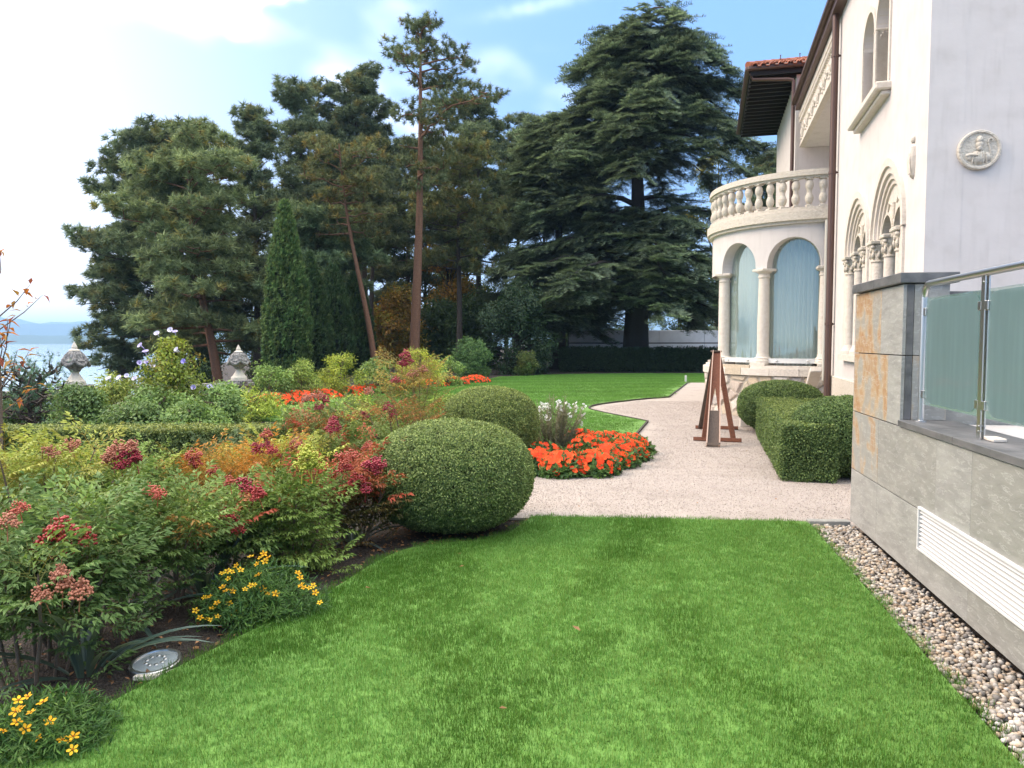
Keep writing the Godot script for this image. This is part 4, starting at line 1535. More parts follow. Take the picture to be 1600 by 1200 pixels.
func spray_mesh(seed_: int) -> ArrayMesh:
	# a flat, drooping cedar spray along +z
	var r := RandomNumberGenerator.new()
	r.seed = seed_
	var mb := MB.new()
	mb.flat = true
	var wood := Color(0.045, 0.036, 0.028)
	for q in range(-1, 2):
		var yaw := q * 0.5
		var L := 0.95 - absf(q) * 0.25
		var n := 11
		for i in n:
			var t := float(i) / n
			var p := Vector3(sin(yaw) * t * L, -0.16 * t * t, cos(yaw) * t * L)
			for sg in [-1.0, 1.0]:
				var len := (1.0 - t * 0.65) * r.randf_range(0.16, 0.30)
				var d := Vector3(sin(yaw + sg * 0.95), r.randf_range(-0.25, 0.1), cos(yaw + sg * 0.95)).normalized()
				var up := Vector3(0, 1, 0)
				var s := d.cross(up).normalized()
				for k in 3:
					var o := p + d * len * k / 3.0
					var c := Color(0.080, 0.120, 0.076).lerp(Color(0.30, 0.37, 0.235), r.randf() * (0.5 + 0.5 * t))
					var e := (d + s * r.randf_range(-0.9, 0.9) + up * r.randf_range(0.0, 0.7)).normalized()
					mb.blade(o, e.cross(up + s * 0.3).normalized() * 0.017, o + e * r.randf_range(0.09, 0.16), c)
				mb.blade(p, s * 0.012, p + d * len * 1.25, Color(0.05, 0.085, 0.058))
		mb.blade(Vector3(0.012 * q, 0, 0), Vector3(0.014, 0, 0), Vector3(sin(yaw) * L, -0.16, cos(yaw) * L), wood)
	return mb.mesh()

func leafball_mesh(seed_: int, n := 26, rad := 0.34, L := 0.16, W := 0.09, a := Color(0.055, 0.10, 0.034), b := Color(0.145, 0.21, 0.066)) -> ArrayMesh:
	# a handful of leaves round a point, most of them facing up and out
	var r := RandomNumberGenerator.new()
	r.seed = seed_
	var mb := MB.new()
	mb.flat = true
	for i in n:
		var d := Vector3(r.randf_range(-1, 1), r.randf_range(-0.7, 1), r.randf_range(-1, 1)).normalized()
		var p := d * rad * pow(r.randf(), 0.5)
		var dir := (d + Vector3(r.randf_range(-0.8, 0.8), r.randf_range(-0.9, 0.5), r.randf_range(-0.8, 0.8))).normalized()
		var up := (Vector3.UP + d * 0.8 + Vector3(r.randf_range(-0.5, 0.5), 0, r.randf_range(-0.5, 0.5))).normalized()
		var s := r.randf_range(0.7, 1.2)
		mb.leaf(Transform3D(basis_z(dir, up), p), L * s, W * s, a.lerp(b, r.randf()), 0.15, 0.15)
	return mb.mesh()

func pine(called: String, label: String, pos: Vector3, h: float, base: float, rad: float, lean: Vector2, bark: Material, tufts: Array, tint: Color, opt := {}) -> void:
	# trunk with limbs, and clouds of needle tufts at and along the limbs' ends
	var tree := thing(called, label, "tree", pos, 0.0, opt.get("group", "pines at the garden's edge"))
	var tr := opt.get("trunk", 0.2) as float
	var mb := MB.new()
	var path := []
	var rads := []
	var bend: float = opt.get("bend", 0.4)
	var ph := rf(0, TAU)
	for i in 13:
		var t := i / 12.0
		path.append(Vector3(lean.x * t + bend * sin(t * 4.0 + ph) * t * (1.0 - t * 0.5), h * t * 0.985 - 0.2, lean.y * t + bend * cos(t * 3.4 + ph) * t * 0.6))
		rads.append(maxf(0.035, tr * (1.0 - t * 0.86) * (1.25 if i == 0 else 1.0)))
	mb.tube(path, rads, 9)
	var at_h := func(y: float) -> Vector3:
		var f := clampf((y + 0.2) / (h * 0.985), 0, 1) * 12.0
		var k := mini(int(f), 11)
		return (path[k] as Vector3).lerp(path[k + 1], f - k)
	var limbs: int = opt.get("limbs", 42)
	var many := [Many.new(), Many.new()]
	var flatness: float = opt.get("flat", 0.55)
	var size: float = opt.get("size", 1.0)
	var gap: float = opt.get("gap", 0.0)
	var az := rf(0, TAU)
	for i in limbs:
		var t := (i + 0.5) / limbs
		var y := base + (h - base) * pow(t, opt.get("pack", 0.9) as float)
		var prof := 0.0
		var ft := (y - base) / (h - base)
		match opt.get("shape", "round"):
			"round": prof = sqrt(maxf(0.0, 1.0 - pow(absf(ft - 0.38) / 0.64, 2.2)))
			"cone": prof = (1.35 - ft * 1.2) * minf(1.0, 0.45 + ft * 3.0)
			"flat": prof = 0.75 + 0.35 * sin(ft * PI)
			"broom": prof = 0.45 + 0.65 * sin(clampf(ft * 1.05, 0, 1) * PI)
		az += 2.4 + rf(-0.5, 0.5)
		var dir := Vector3(cos(az), 0, sin(az))
		if rng.randf() < gap or (dir.z > -0.1 and rng.randf() < opt.get("open", 0.0)):
			continue
		var wide: float = 1.0 + opt.get("side", 0.0) * dir.x
		var L := maxf(0.5, rad * prof * wide * rf(opt.get("rag", 0.72) as float, 1.10))
		var p0: Vector3 = at_h.call(y)
		var rise: float = lerpf(opt.get("rise0", -0.05), opt.get("rise1", 0.7), ft) + rf(-0.12, 0.15)
		var lp := [p0]
		var lr := [maxf(0.02, tr * 0.30 * (1.0 - ft * 0.5))]
		for k in range(1, 5):
			var q := k / 4.0
			lp.append(p0 + dir * L * q + Vector3(rf(-0.12, 0.12), rise * L * q * (1.25 - 0.45 * q) + rf(-0.08, 0.08), rf(-0.12, 0.12)) * (1.0 if k < 4 else 1.0))
			lr.append(lr[0] * (1.0 - 0.8 * q))
		mb.tube(lp, lr, 5, false)
		var q2 := 0.42 if L > 1.2 else 0.2
		var flip := 1.0
		while q2 <= 1.02:
			var k2 := mini(int(q2 * 4.0), 3)
			var c: Vector3 = (lp[k2] as Vector3).lerp(lp[k2 + 1], q2 * 4.0 - k2)
			var pr := rf(0.42, 0.88) * size * (0.85 + 0.25 * q2)
			flip = -flip
			var from := c
			c += dir.rotated(Vector3.UP, PI / 2) * flip * rf(0.1, 0.42) * L * q2 * (1.15 - 0.5 * q2) + Vector3(rf(-0.3, 0.3), rf(-0.15, 0.45), rf(-0.3, 0.3)) * size
			mb.tube([from, (from + c) / 2 - Vector3(0, 0.06, 0), c], [0.028, 0.02, 0.01], 4, false)
			var cnt := int((opt.get("dense", 11) as int) * pr * pr / 0.30)
			var pt := mixc(tint * 0.72, tint * 1.28, rng.randf())
			for m in cnt:
				var d := rdir()
				d.y = d.y * 0.75 + 0.25
				var o := Vector3(d.x * pr, d.y * pr * flatness, d.z * pr) * pow(rng.randf(), 0.35)
				var up := (Vector3(d.x * 0.9, 0.75 + d.y * 0.5, d.z * 0.9)).normalized()
				var s := rf(0.75, 1.25) * size
				var kk := 1.0 + rf(-0.16, 0.16)
				var cc := Color(pt.r * kk, pt.g * kk, pt.b * kk)
				if rng.randf() < opt.get("brown", 0.08):
					cc = Color(cc.r * 1.4, cc.g * 1.02, cc.b * 0.72)
				many[m % 2].add(Transform3D(basis_y(up, rf(0, TAU), s), c + o), cc)
			q2 += 0.44 * size / maxf(L, 0.6) * rf(0.8, 1.3)
	part("trunk", mb.mesh(), bark, tree)
	for v in 2:
		if many[v].n:
			scatter("crown" if v == 0 else "crown_001", many[v], tufts[v % tufts.size()], M.needle, tree)

func stand(called: String, label: String, bearing: float, dist: float, top: float, low: float, reach: float, lean: Vector2, bark: Material, tufts: Array, tint: Color, opt: Dictionary) -> void:
	var p := at_px(bearing, dist)
	var k := dist / 1165.0
	pine(called, label, p, (533.0 - top) * k + 1.6 - p.y - 0.9 - reach * 0.15, (533.0 - low) * k + 1.6 - p.y, reach, lean, bark, tufts, tint, opt)

func cedar(label: String, pos: Vector3, sprays: Array, kh := 1.0, kl := 1.0, kr := 1.0) -> void:
	var tree := thing("cedar_tree", label, "tree", pos)
	var mb := MB.new()
	var path := []
	var rads := []
	for i in 13:
		var t := i / 12.0
		path.append(Vector3(0.25 * sin(t * 5.0) * t, 18.3 * kh * t - 0.2, 0.2 * cos(t * 4.0) * t))
		rads.append(0.74 * kh * kh * (1.0 - t) * (1.0 - 0.25 * t) + 0.06 + (0.16 if i == 0 else 0.0))
	mb.tube(path, rads, 12)
	var many := [Many.new(), Many.new()]
	var lh := [2.1, 3.5, 5.0, 6.4, 8.9, 11.5, 13.0, 15.4, 17.2, 19.0, 20.0]
	var ll := [8.3, 8.6, 8.4, 7.6, 6.6, 5.6, 5.0, 4.3, 3.5, 2.4, 0.8]
	var lr := [5.0, 4.9, 4.6, 4.3, 4.4, 5.9, 6.2, 5.8, 5.0, 3.6, 1.0]
	var az := 0.7
	var levels := []
	for y in [3.7, 4.4, 5.3, 6.4, 7.6, 8.9, 11.6, 12.6, 13.5, 14.4, 15.3, 16.1, 16.9, 17.6, 18.2, 18.7]:
		levels.append(y)
	for li in levels.size():
		var y: float = levels[li]
		var n := 10 if y < 10.0 else 8
		if y > 18.0:
			n = 8
		for i in n:
			az += TAU / n + rf(-0.2, 0.2)
			var dir := Vector3(cos(az), 0, sin(az))
			var k := 0
			while k < lh.size() - 2 and lh[k + 1] < y:
				k += 1
			var f := clampf((y - lh[k]) / (lh[k + 1] - lh[k]), 0, 1)
			var w0 := lerpf(lr[k], lr[k + 1], f)
			var w1 := lerpf(ll[k], ll[k + 1], f)
			var L := lerpf(w1 * kl, w0 * kr, dir.x * 0.5 + 0.5) * rf(0.66, 1.08)
			if dir.z > 0.2 and y > 7.0 and y < 13.2 and rng.randf() < 0.6:
				L *= 0.5
			elif rng.randf() < 0.14:
				continue
			var y0 := (y + rf(-0.55, 0.55)) * kh
			var lp := []
			var rr := []
			var droop := (0.06 + 0.20 * (y / 19.0)) * rf(0.4, 1.7)
			for q in 7:
				var t := q / 6.0
				lp.append(Vector3(0.2, 0, 0) * sin(t) + dir * L * t + Vector3(rf(-0.1, 0.1), y0 + 0.30 * L * t * (1.0 - t) * 1.5 - droop * L * t * t, rf(-0.1, 0.1)))
				rr.append(maxf(0.02, (0.16 if y < 10 else 0.11) * (1.0 - t * 0.9)))
			mb.tube(lp, rr, 6, false)
			var steps := int(L / 0.36)
			for s in range(int(steps * 0.28), steps + 1):
				var t := clampf(float(s) / maxf(steps, 1), 0.0, 1.0)
				var qk := mini(int(t * 6.0), 5)
				var c: Vector3 = (lp[qk] as Vector3).lerp(lp[qk + 1], t * 6.0 - qk)
				var width := (0.35 + 1.0 * sin(clampf(t * 1.15, 0, 1) * PI)) * minf(1.0, L / 4.0)
				var tone := rf(0.8, 1.45)
				for e in 4:
					var sg := rf(-1, 1)
					var yaw := sg * 1.1
					var d := dir.rotated(Vector3.UP, yaw) + Vector3(0, rf(-0.6, 0.25), 0)
					var o := c + dir.rotated(Vector3.UP, PI / 2) * sg * width + Vector3(0, rf(-0.32, 0.22) - 0.2 * absf(sg) * width, 0)
					var g := tone * rf(0.65, 1.3)
					many[e % 2].add(Transform3D(basis_z(d, Vector3(rf(-0.25, 0.25), 1, rf(-0.25, 0.25)), rf(0.75, 1.25) * (1.0 + 0.35 * t)), o), Color(g, g, g * rf(0.92, 1.05)))
	part("trunk", mb.mesh(), M.bark_dark, tree)
	for v in 2:
		scatter("crown" if v == 0 else "crown_001", many[v], sprays[v], M.needle, tree)

func broadleaf(called: String, label: String, pos: Vector3, h: float, base: float, rx: float, rz: float, tint: Color, tint2: Color, lm: Array, opt := {}) -> void:
	# a forked trunk under a lumpy crown of leaf handfuls
	var tree := thing(called, label, opt.get("category", "tree"), pos, 0.0, opt.get("group", ""))
	var mb := MB.new()
	var tr: float = opt.get("trunk", 0.18)
	mb.tube([Vector3(0, -0.3, 0), Vector3(0.05, base * 0.6, 0.03), Vector3(0.0, (base + h) * 0.5, 0), Vector3(0.05, h * 0.9, 0)], [tr * 1.2, tr, tr * 0.55, 0.03], 7)
	var many := Many.new()
	var lobes: int = opt.get("lobes", 26)
	for i in lobes:
		var d := rdir()
		var cy := base + (h - base) * (0.5 + 0.5 * d.y)
		var taper: float = 1.0 - opt.get("taper", 0.25) * (0.5 + 0.5 * d.y)
		var c := Vector3(d.x * rx * taper * rf(0.45, 0.95), cy, d.z * rz * taper * rf(0.45, 0.95))
		var start := Vector3(0, lerpf(base * 0.7, h * 0.7, (cy - base) / maxf(h - base, 0.1)), 0)
		mb.tube([start, (start + c) / 2 + Vector3(rf(-0.2, 0.2), 0.15, rf(-0.2, 0.2)), c], [tr * 0.4, tr * 0.25, 0.015], 5, false)
		var lr: float = opt.get("lobe", 0.9) * rf(0.65, 1.2)
		var lt := mixc(tint, tint2, rng.randf())
		for k in int((opt.get("dense", 26) as int) * lr * lr):
			var e := rdir()
			var o := Vector3(e.x * lr, e.y * lr * 0.75, e.z * lr) * pow(rng.randf(), 0.45)
			many.add(Transform3D(basis_y(Vector3(e.x, 1.0 + e.y, e.z), rf(0, TAU), rf(0.7, 1.3) * (opt.get("size", 1.0) as float)), c + o), mixc(lt, lt, 0, 0.22))
	part("trunk", mb.mesh(), opt.get("bark", M.bark_dark), tree)
	scatter("crown", many, lm[0], M.leaf, tree)

func column_tree(label: String, pos: Vector3, h: float, r: float, tint: Color, m: ArrayMesh, n: int) -> void:
	# a flame shaped cypress of upright sprays
	var tree := thing("cypress_tree", label, "tree", pos, 0.0, "clipped cypress columns")
	var mb := MB.new()
	mb.tube([Vector3(0, -0.2, 0), Vector3(0, h * 0.9, 0)], [r * 0.22, 0.03], 7)
	part("trunk", mb.mesh(), M.bark_dark, tree)
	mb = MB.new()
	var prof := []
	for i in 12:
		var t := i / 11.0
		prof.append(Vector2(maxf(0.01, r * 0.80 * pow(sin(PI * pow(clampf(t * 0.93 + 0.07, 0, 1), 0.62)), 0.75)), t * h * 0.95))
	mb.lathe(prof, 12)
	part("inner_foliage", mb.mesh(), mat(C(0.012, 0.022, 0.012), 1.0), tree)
	var many := Many.new()
	for i in n:
		var t := pow(rng.randf(), 1.15)
		var a := rf(0, TAU)
		var lump := 1.0 + 0.16 * noise.get_noise_3d(cos(a) * 1.4 + pos.x, t * 7.0, sin(a) * 1.4)
		var rr := r * pow(sin(PI * pow(clampf(t * 0.93 + 0.07, 0, 1), 0.62)), 0.75) * lump * rf(0.80, 1.04)
		var g := rf(0.65, 1.35)
		many.add(Transform3D(basis_y(Vector3(cos(a) * 0.38, 1.0, sin(a) * 0.38), rf(0, TAU), rf(0.75, 1.2)), Vector3(cos(a) * rr, t * h, sin(a) * rr)), Color(tint.r * g * rf(0.9, 1.25), tint.g * g, tint.b * g))
	scatter("crown", many, m, M.needle, tree)

func at_px(x: float, depth: float) -> Vector3:
	# plan position at that depth, on the bearing measured in the survey photograph
	var X := (x - 800.0) / 1165.0 * depth
	return Vector3(X, ground_y(X, -depth), -depth)

func build_trees() -> void:
	var bl := [tuft_mesh(1), tuft_mesh(2)]
	var sc := [tuft_mesh(3, 36, 0.20, 0.34, 0.019, 1.0, Color(0.10, 0.135, 0.068), Color(0.255, 0.29, 0.14)), tuft_mesh(4, 36, 0.20, 0.34, 0.019, 1.0, Color(0.095, 0.132, 0.068), Color(0.245, 0.285, 0.145))]
	var T := Color(1.0, 1.0, 1.0)
	# black pines on the left, from the lake inwards: bearing, distance, top, lowest limbs, reach
	var B: Material = M.bark
	var bp := "black_pine"
	stand(bp, "dark pine nearest the lake, its branches reaching out over the water", 255, 40, 182, 540, 3.5, Vector2(-0.4, 0), B, bl, T * 0.95, {"limbs": 64, "rise0": -0.14, "rise1": 0.5, "trunk": 0.28, "side": -0.1, "gap": 0.06, "rag": 0.45})
	stand(bp, "low branching pine at the water's edge, lower than the pine beside it", 196, 42, 345, 590, 2.1, Vector2(-0.2, 0), B, bl, T * 0.9, {"limbs": 36, "shape": "flat", "rise0": -0.14, "rise1": 0.35, "trunk": 0.2, "gap": 0.08, "rag": 0.45})
	stand(bp, "broad blue green pine with a leaning reddish trunk behind the climbing flowers", 345, 35, 190, 575, 3.4, Vector2(-1.0, 0.4), M.bark_red, bl, Color(1.22, 1.18, 1.0), {"limbs": 66, "rise0": -0.20, "rise1": 0.5, "trunk": 0.27, "bend": 0.9, "open": 0.35, "rag": 0.5, "gap": 0.05})
	stand(bp, "dark pine between the lakeside pine and the broad one", 300, 42, 172, 560, 3.3, Vector2(0.1, 0), B, bl, T * 0.9, {"limbs": 44, "shape": "cone", "rise1": 0.7, "trunk": 0.25, "rag": 0.4, "gap": 0.12})
	stand(bp, "dark pine behind the broad one, rounded top", 398, 43, 146, 500, 3.2, Vector2(0.3, 0), B, bl, T * 0.95, {"limbs": 44, "shape": "cone", "rise1": 0.7, "trunk": 0.25, "rag": 0.4, "gap": 0.12})
	stand(bp, "tall dark pine with a narrow peaked top between two broader crowns", 466, 47, 106, 400, 2.7, Vector2(0.2, 0), B, bl, T * 0.95, {"limbs": 42, "shape": "cone", "rise1": 0.7, "trunk": 0.25, "rag": 0.4, "gap": 0.15})
	stand(bp, "dark high crowned pine left of the tall red trunk", 572, 50, 100, 360, 3.1, Vector2(-0.4, 0), B, bl, T * 0.75, {"limbs": 50, "rise1": 0.55, "trunk": 0.27, "rag": 0.5})
	stand(bp, "dark pine directly behind the slim curving trunk's crown", 518, 49, 178, 420, 2.7, Vector2(-0.1, 0), B, bl, T * 0.8, {"limbs": 42, "shape": "cone", "rise1": 0.55, "trunk": 0.25, "rag": 0.5})
	stand(bp, "low spreading pine with grey green needles behind the cypress", 478, 38, 300, 480, 2.5, Vector2(0.6, 0), B, bl, Color(1.15, 1.2, 1.1), {"limbs": 36, "shape": "flat", "rise1": 0.3, "trunk": 0.2, "rag": 0.5})
	stand(bp, "dark pine right of the tall red trunk, seen through its branches", 745, 50, 142, 430, 2.9, Vector2(0.4, 0), B, bl, T * 0.85, {"limbs": 52, "rise1": 0.5, "trunk": 0.25, "gap": 0.06, "rag": 0.5})
	stand(bp, "slender pine left of the cedar with sky showing through", 808, 54, 168, 420, 2.5, Vector2(0.2, 0), B, bl, T * 0.85, {"limbs": 44, "rise1": 0.5, "trunk": 0.22, "gap": 0.12, "rag": 0.5})
	stand(bp, "dark pine just behind the villa's far eave", 1196, 58, 228, 520, 3.0, Vector2(0, 0), B, bl, T * 0.8, {"limbs": 46, "rise1": 0.45, "trunk": 0.25})
	stand(bp, "pine filling the gap behind the red trunks", 640, 56, 215, 480, 3.8, Vector2(0, 0), B, bl, T * 0.75, {"limbs": 50, "rise1": 0.45, "trunk": 0.25, "gap": 0.08})
	# red barked Scots pines
	var sp := "scots_pine"
	var rg := "red barked pines"
	stand(sp, "tallest pine, straight red trunk bare to half its height", 646, 37, 8, 310, 2.7, Vector2(0.55, 0), M.bark_red, sc, T, {"limbs": 64, "shape": "broom", "rise0": 0.0, "rise1": 0.45, "trunk": 0.29, "bend": 0.25, "side": 0.42, "brown": 0.13, "size": 0.8, "group": rg, "gap": 0.08, "open": 0.88, "rag": 0.45, "dense": 14})
	stand(sp, "pine with slim curving red trunk and airy orange tinged crown", 588, 36, 182, 370, 2.3, Vector2(-1.5, 0.3), M.bark_red, sc, Color(1.12, 1.0, 0.86), {"limbs": 44, "shape": "flat", "rise0": 0.0, "rise1": 0.4, "trunk": 0.17, "bend": 0.5, "brown": 0.2, "size": 0.8, "group": rg, "gap": 0.1, "open": 0.7, "rag": 0.45, "dense": 10})
	stand(sp, "grey trunked pine between the curving trunk and the tall one", 582, 44, 250, 400, 2.0, Vector2(0.1, 0), B, sc, T * 0.85, {"limbs": 30, "rise1": 0.45, "trunk": 0.2, "group": rg, "rag": 0.5})
	stand(sp, "pine whose lower crown hangs right of the tall red trunk", 716, 42, 200, 430, 2.7, Vector2(0.3, 0), B, sc, Color(1.05, 1.0, 0.86), {"limbs": 50, "shape": "flat", "rise1": 0.3, "trunk": 0.2, "brown": 0.16, "size": 0.9, "group": rg, "gap": 0.12, "rag": 0.5})
	cedar("huge dark cedar with drooping layered branches beyond the far lawn", Vector3(6.95, 0, -42), [spray_mesh(5), spray_mesh(6)])
	cedar("smaller cedar leaning against the huge one's left side", at_px(872, 44.5), [spray_mesh(5), spray_mesh(6)], 0.77, 0.62, 0.55)
	# cypress columns
	var up := tuft_mesh(9, 30, 0.10, 0.20, 0.022, 0.28, Color(0.055, 0.11, 0.044), Color(0.165, 0.245, 0.085))
	column_tree("light green flame shaped cypress in front of the dark ones", at_px(449, 30), 7.25, 0.86, Color(1.0, 1.05, 0.95), up, 2600)
	column_tree("dark cypress close behind the light green one", at_px(486, 33), 5.6, 0.9, Color(0.62, 0.68, 0.72), up, 1700)
	column_tree("middle dark cypress of the rank left of the leaning trunk", at_px(522, 35), 5.2, 0.9, Color(0.55, 0.62, 0.66), up, 1600)
	column_tree("dark cypress at the right end of the rank, beside the leaning trunk", at_px(556, 37), 4.9, 0.9, Color(0.55, 0.6, 0.62), up, 1600)
	# broadleaved trees and shrubs round the lawn and in the wood
	var lb := [leafball_mesh(21)]
	var dk := Color(0.62, 0.72, 0.62)
	var wood := [
		[330, 58, 8.5, 0.6, 3.6, 0], [395, 62, 11.0, 0.5, 3.8, 0], [440, 56, 9.8, 0.6, 3.2, 0], [505, 60, 12.8, 0.5, 4.0, 0], [560, 63, 13.4, 0.5, 4.2, 1], [610, 58, 10.4, 0.4, 3.4, 0], [665, 62, 14.0, 0.5, 4.2, 0], [700, 54, 8.5, 0.5, 2.6, 2], [730, 62, 13.4, 0.5, 4.2, 1], [790, 60, 13.4, 0.4, 4.2, 0], [850, 64, 15.4, 0.5, 4.4, 0], [915, 62, 11.4, 0.5, 4.2, 1], [985, 64, 10.8, 0.5, 4.6, 0], [1060, 62, 12.0, 0.5, 4.4, 0], [1140, 66, 10.0, 0.5, 4.8, 0], [620, 48, 4.5, 0.3, 2.2, 2], [690, 50, 4.0, 0.3, 2.0, 0], [745, 47, 4.5, 0.3, 2.2, 0], [280, 54, 5.5, 0.3, 3.2, 0]]
	var say := ["dark green tree", "olive green tree", "tree turning orange"]
	var where := ["behind the broad blue green pine", "left of the light cypress, deep in the wood", "directly behind the light cypress", "behind the rank of dark cypresses", "behind the curving red trunk", "between the two red trunks", "behind the tallest red trunk", "to the right of the tallest red trunk", "behind the tree turning orange", "left of the cedar's skirts", "behind the cedar's left branches", "left of the cedar trunk above the white wall", "behind the cedar trunk", "right of the cedar trunk above the white wall", "beside the villa's bay, deep in the wood", "low down between the red trunks", "low down right of the tallest red trunk", "low down left of the big laurel", "at the wood's edge over the lake"]
	for i in wood.size():
		var w: Array = wood[i]
		var c: Color = [dk * 0.72, Color(0.95, 0.95, 0.5), Color(3.6, 1.15, 0.45)][w[5]]
		var c2: Color = [dk, Color(1.1, 1.0, 0.6), Color(2.4, 1.4, 0.5)][w[5]]
		broadleaf("woodland_tree", say[w[5]] + " " + where[i], at_px(w[0], w[1]), w[2], w[3], w[4], w[4] * 0.8, c, c2, lb, {"lobes": 24, "lobe": 1.15, "dense": 20, "group": "broadleaved trees in the wood", "size": 1.25})
	broadleaf("autumn_tree", "tree with gold and rust leaves between the cedar and the villa roof", at_px(1118, 54), 15.5, 8.0, 2.2, 2.2, Color(3.2, 1.7, 0.5), Color(2.0, 1.5, 0.6), lb, {"lobes": 22, "lobe": 0.9, "dense": 13})
	var lau := [leafball_mesh(23, 26, 0.24, 0.13, 0.06, Color(0.032, 0.068, 0.034), Color(0.075, 0.125, 0.054))]
	broadleaf("laurel_bush", "big dark laurel at the left end of the far lawn", at_px(805, 37), 4.1, 0.1, 2.5, 2.0, Color(0.55, 0.62, 0.6), Color(0.8, 0.85, 0.75), lau, {"category": "bush", "lobes": 44, "lobe": 0.85, "dense": 42, "taper": 0.55})
	broadleaf("light_green_bush", "rounded bright green bush beside the far red flowers", at_px(737, 31.5), 1.55, 0.05, 0.95, 0.8, Color(1.5, 1.7, 1.1), Color(1.9, 1.9, 1.2), lau, {"category": "bush", "lobes": 30, "lobe": 0.4, "dense": 150, "taper": 0.4, "size": 0.6, "trunk": 0.05})
	broadleaf("autumn_bush", "small bush with reddish top in front of the dark laurel", at_px(822, 34.5), 1.05, 0.05, 0.65, 0.5, Color(2.6, 1.4, 0.8), Color(1.3, 1.5, 0.7), lau, {"category": "bush", "lobes": 20, "lobe": 0.3, "dense": 150, "taper": 0.5, "size": 0.5, "trunk": 0.04})
	# dark ivy hedge and the white wall behind the lawn
	var hedge := thing("ivy_hedge", "long dark ivy hedge along the far side of the lawn", "hedge", Vector3(8.2, 0, -40.3))
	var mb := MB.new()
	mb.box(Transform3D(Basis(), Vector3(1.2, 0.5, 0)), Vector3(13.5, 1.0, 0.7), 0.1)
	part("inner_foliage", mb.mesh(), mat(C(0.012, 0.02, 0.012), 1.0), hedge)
	var many := Many.new()
	for i in 2600:
		var x := rf(-5.6, 8.0)
		var f := rng.randf()
		var p := Vector3(x, rf(0.05, 1.12), 0.38 + rf(-0.05, 0.1)) if f < 0.7 else Vector3(x, 1.05 + rf(-0.08, 0.12), rf(-0.35, 0.35))
		many.add(Transform3D(basis_y(Vector3(rf(-0.5, 0.5), 0.4, 1.0), rf(0, TAU), rf(0.5, 0.9)), p), Color.WHITE * rf(0.4, 0.75))
	scatter("foliage", many, lau[0], M.leaf, hedge)
	var wall := thing("white_wall", "low white panelled wall half hidden behind the cedar trunk", "wall", Vector3(9.0, 0, -48.0))
	var k := 0
	for x in [-4.9, -2.0, 0.9, 3.8, 6.7]:
		for r in [[0.1, 1.45], [1.5, 2.3]]:
			mb = MB.new()
			mb.box(Transform3D(Basis(), Vector3(x + 1.0, (r[0] + r[1]) / 2, 0)), Vector3(2.88, r[1] - r[0] - 0.02, 0.12), 0.01)
			part("wall_panel", mb.mesh(), M.fence, wall)
	mb = MB.new()
	mb.box(Transform3D(Basis(), Vector3(1.9, 1.2, -0.1)), Vector3(14.6, 2.2, 0.06))
	part("frame", mb.mesh(), M.bark_dark, wall)

# ------------------------------------------------------------------ shrubs and flowers

func frond_mesh(seed_: int, L := 0.30, lf := 0.052, lw := 0.020, droop := 0.22, a := Color(1.25, 1.22, 1.1), b := Color(0.6, 0.68, 0.68)) -> ArrayMesh:
	# a twice divided leaf along +z: pairs of side stalks with narrow leaflets
	var r := RandomNumberGenerator.new()
	r.seed = seed_
	var mb := MB.new()
	mb.flat = true
	var stalk := Color(0.8, 0.55, 0.35)
	for i in 4:
		var t := 0.30 + 0.70 * i / 3.0
		var p := Vector3(0, -droop * L * t * t * 0.6, L * t)
		for sg in ([-1.0, 1.0] if i < 3 else [0.0]):
			var yaw: float = sg * (1.05 - 0.15 * i)
			var pl := L * (0.55 - 0.09 * i)
			var d := Vector3(sin(yaw), -0.15 - droop * t * 0.5, cos(yaw)).normalized()
			mb.blade(p, d.cross(Vector3.UP).normalized() * 0.0022, p + d * pl, stalk)
			for k in 3:
				var q := p + d * pl * (0.42 + 0.28 * k)
				for s2 in ([-1.0, 1.0] if k < 2 else [-0.55, 0.0, 0.55]):
					var ld := (d.rotated(Vector3.UP, s2 * 0.85) + Vector3(r.randf_range(-0.2, 0.2), r.randf_range(-0.35, 0.3), r.randf_range(-0.2, 0.2))).normalized()
					var s := r.randf_range(0.8, 1.2)
					mb.leaf(Transform3D(basis_z(ld, Vector3.UP + Vector3(r.randf_range(-0.5, 0.5), 0, r.randf_range(-0.5, 0.5))), q), lf * s, lw * s, a.lerp(b, r.randf()), 0.2, 0.25)
	mb.blade(Vector3.ZERO, Vector3(0.003, 0, 0), Vector3(0, -droop * L * 0.6, L), stalk)
	return mb.mesh()

func berry_mesh(seed_: int, h := 0.14, w := 0.052, count := 120, br := 0.0062) -> ArrayMesh:
	# a loose pyramid of berries on thin stalks, along +y
	var r := RandomNumberGenerator.new()
	r.seed = seed_
	var mb := MB.new()
	mb.tube([Vector3(0, -0.05, 0), Vector3(0, h * 0.9, 0)], [0.003, 0.0015], 4, false)
	var heads := [Vector4(0, h * 0.55, 0, w * 0.75), Vector4(w * 0.7, h * 0.38, w * 0.2, w * 0.6), Vector4(-w * 0.65, h * 0.36, -w * 0.25, w * 0.62), Vector4(w * 0.1, h * 0.28, w * 0.7, w * 0.55), Vector4(-w * 0.1, h * 0.3, -w * 0.7, w * 0.5)]
	for i in count:
		var q: Vector4 = heads[i % 5]
		var d := Vector3(r.randf_range(-1, 1), r.randf_range(-0.7, 1), r.randf_range(-1, 1)).normalized() * pow(r.randf(), 0.3)
		var p := Vector3(q.x + d.x * q.w, q.y + d.y * q.w * 0.8, q.z + d.z * q.w)
		mb.ball(p, Vector3.ONE * br * r.randf_range(0.8, 1.15), 6, 4)
		if i % 4 == 0:
			mb.blade(Vector3(0, h * 0.1, 0), Vector3(0.0012, 0, 0), p, Color.WHITE)
	return mb.mesh()

var FR := []
var BM := []

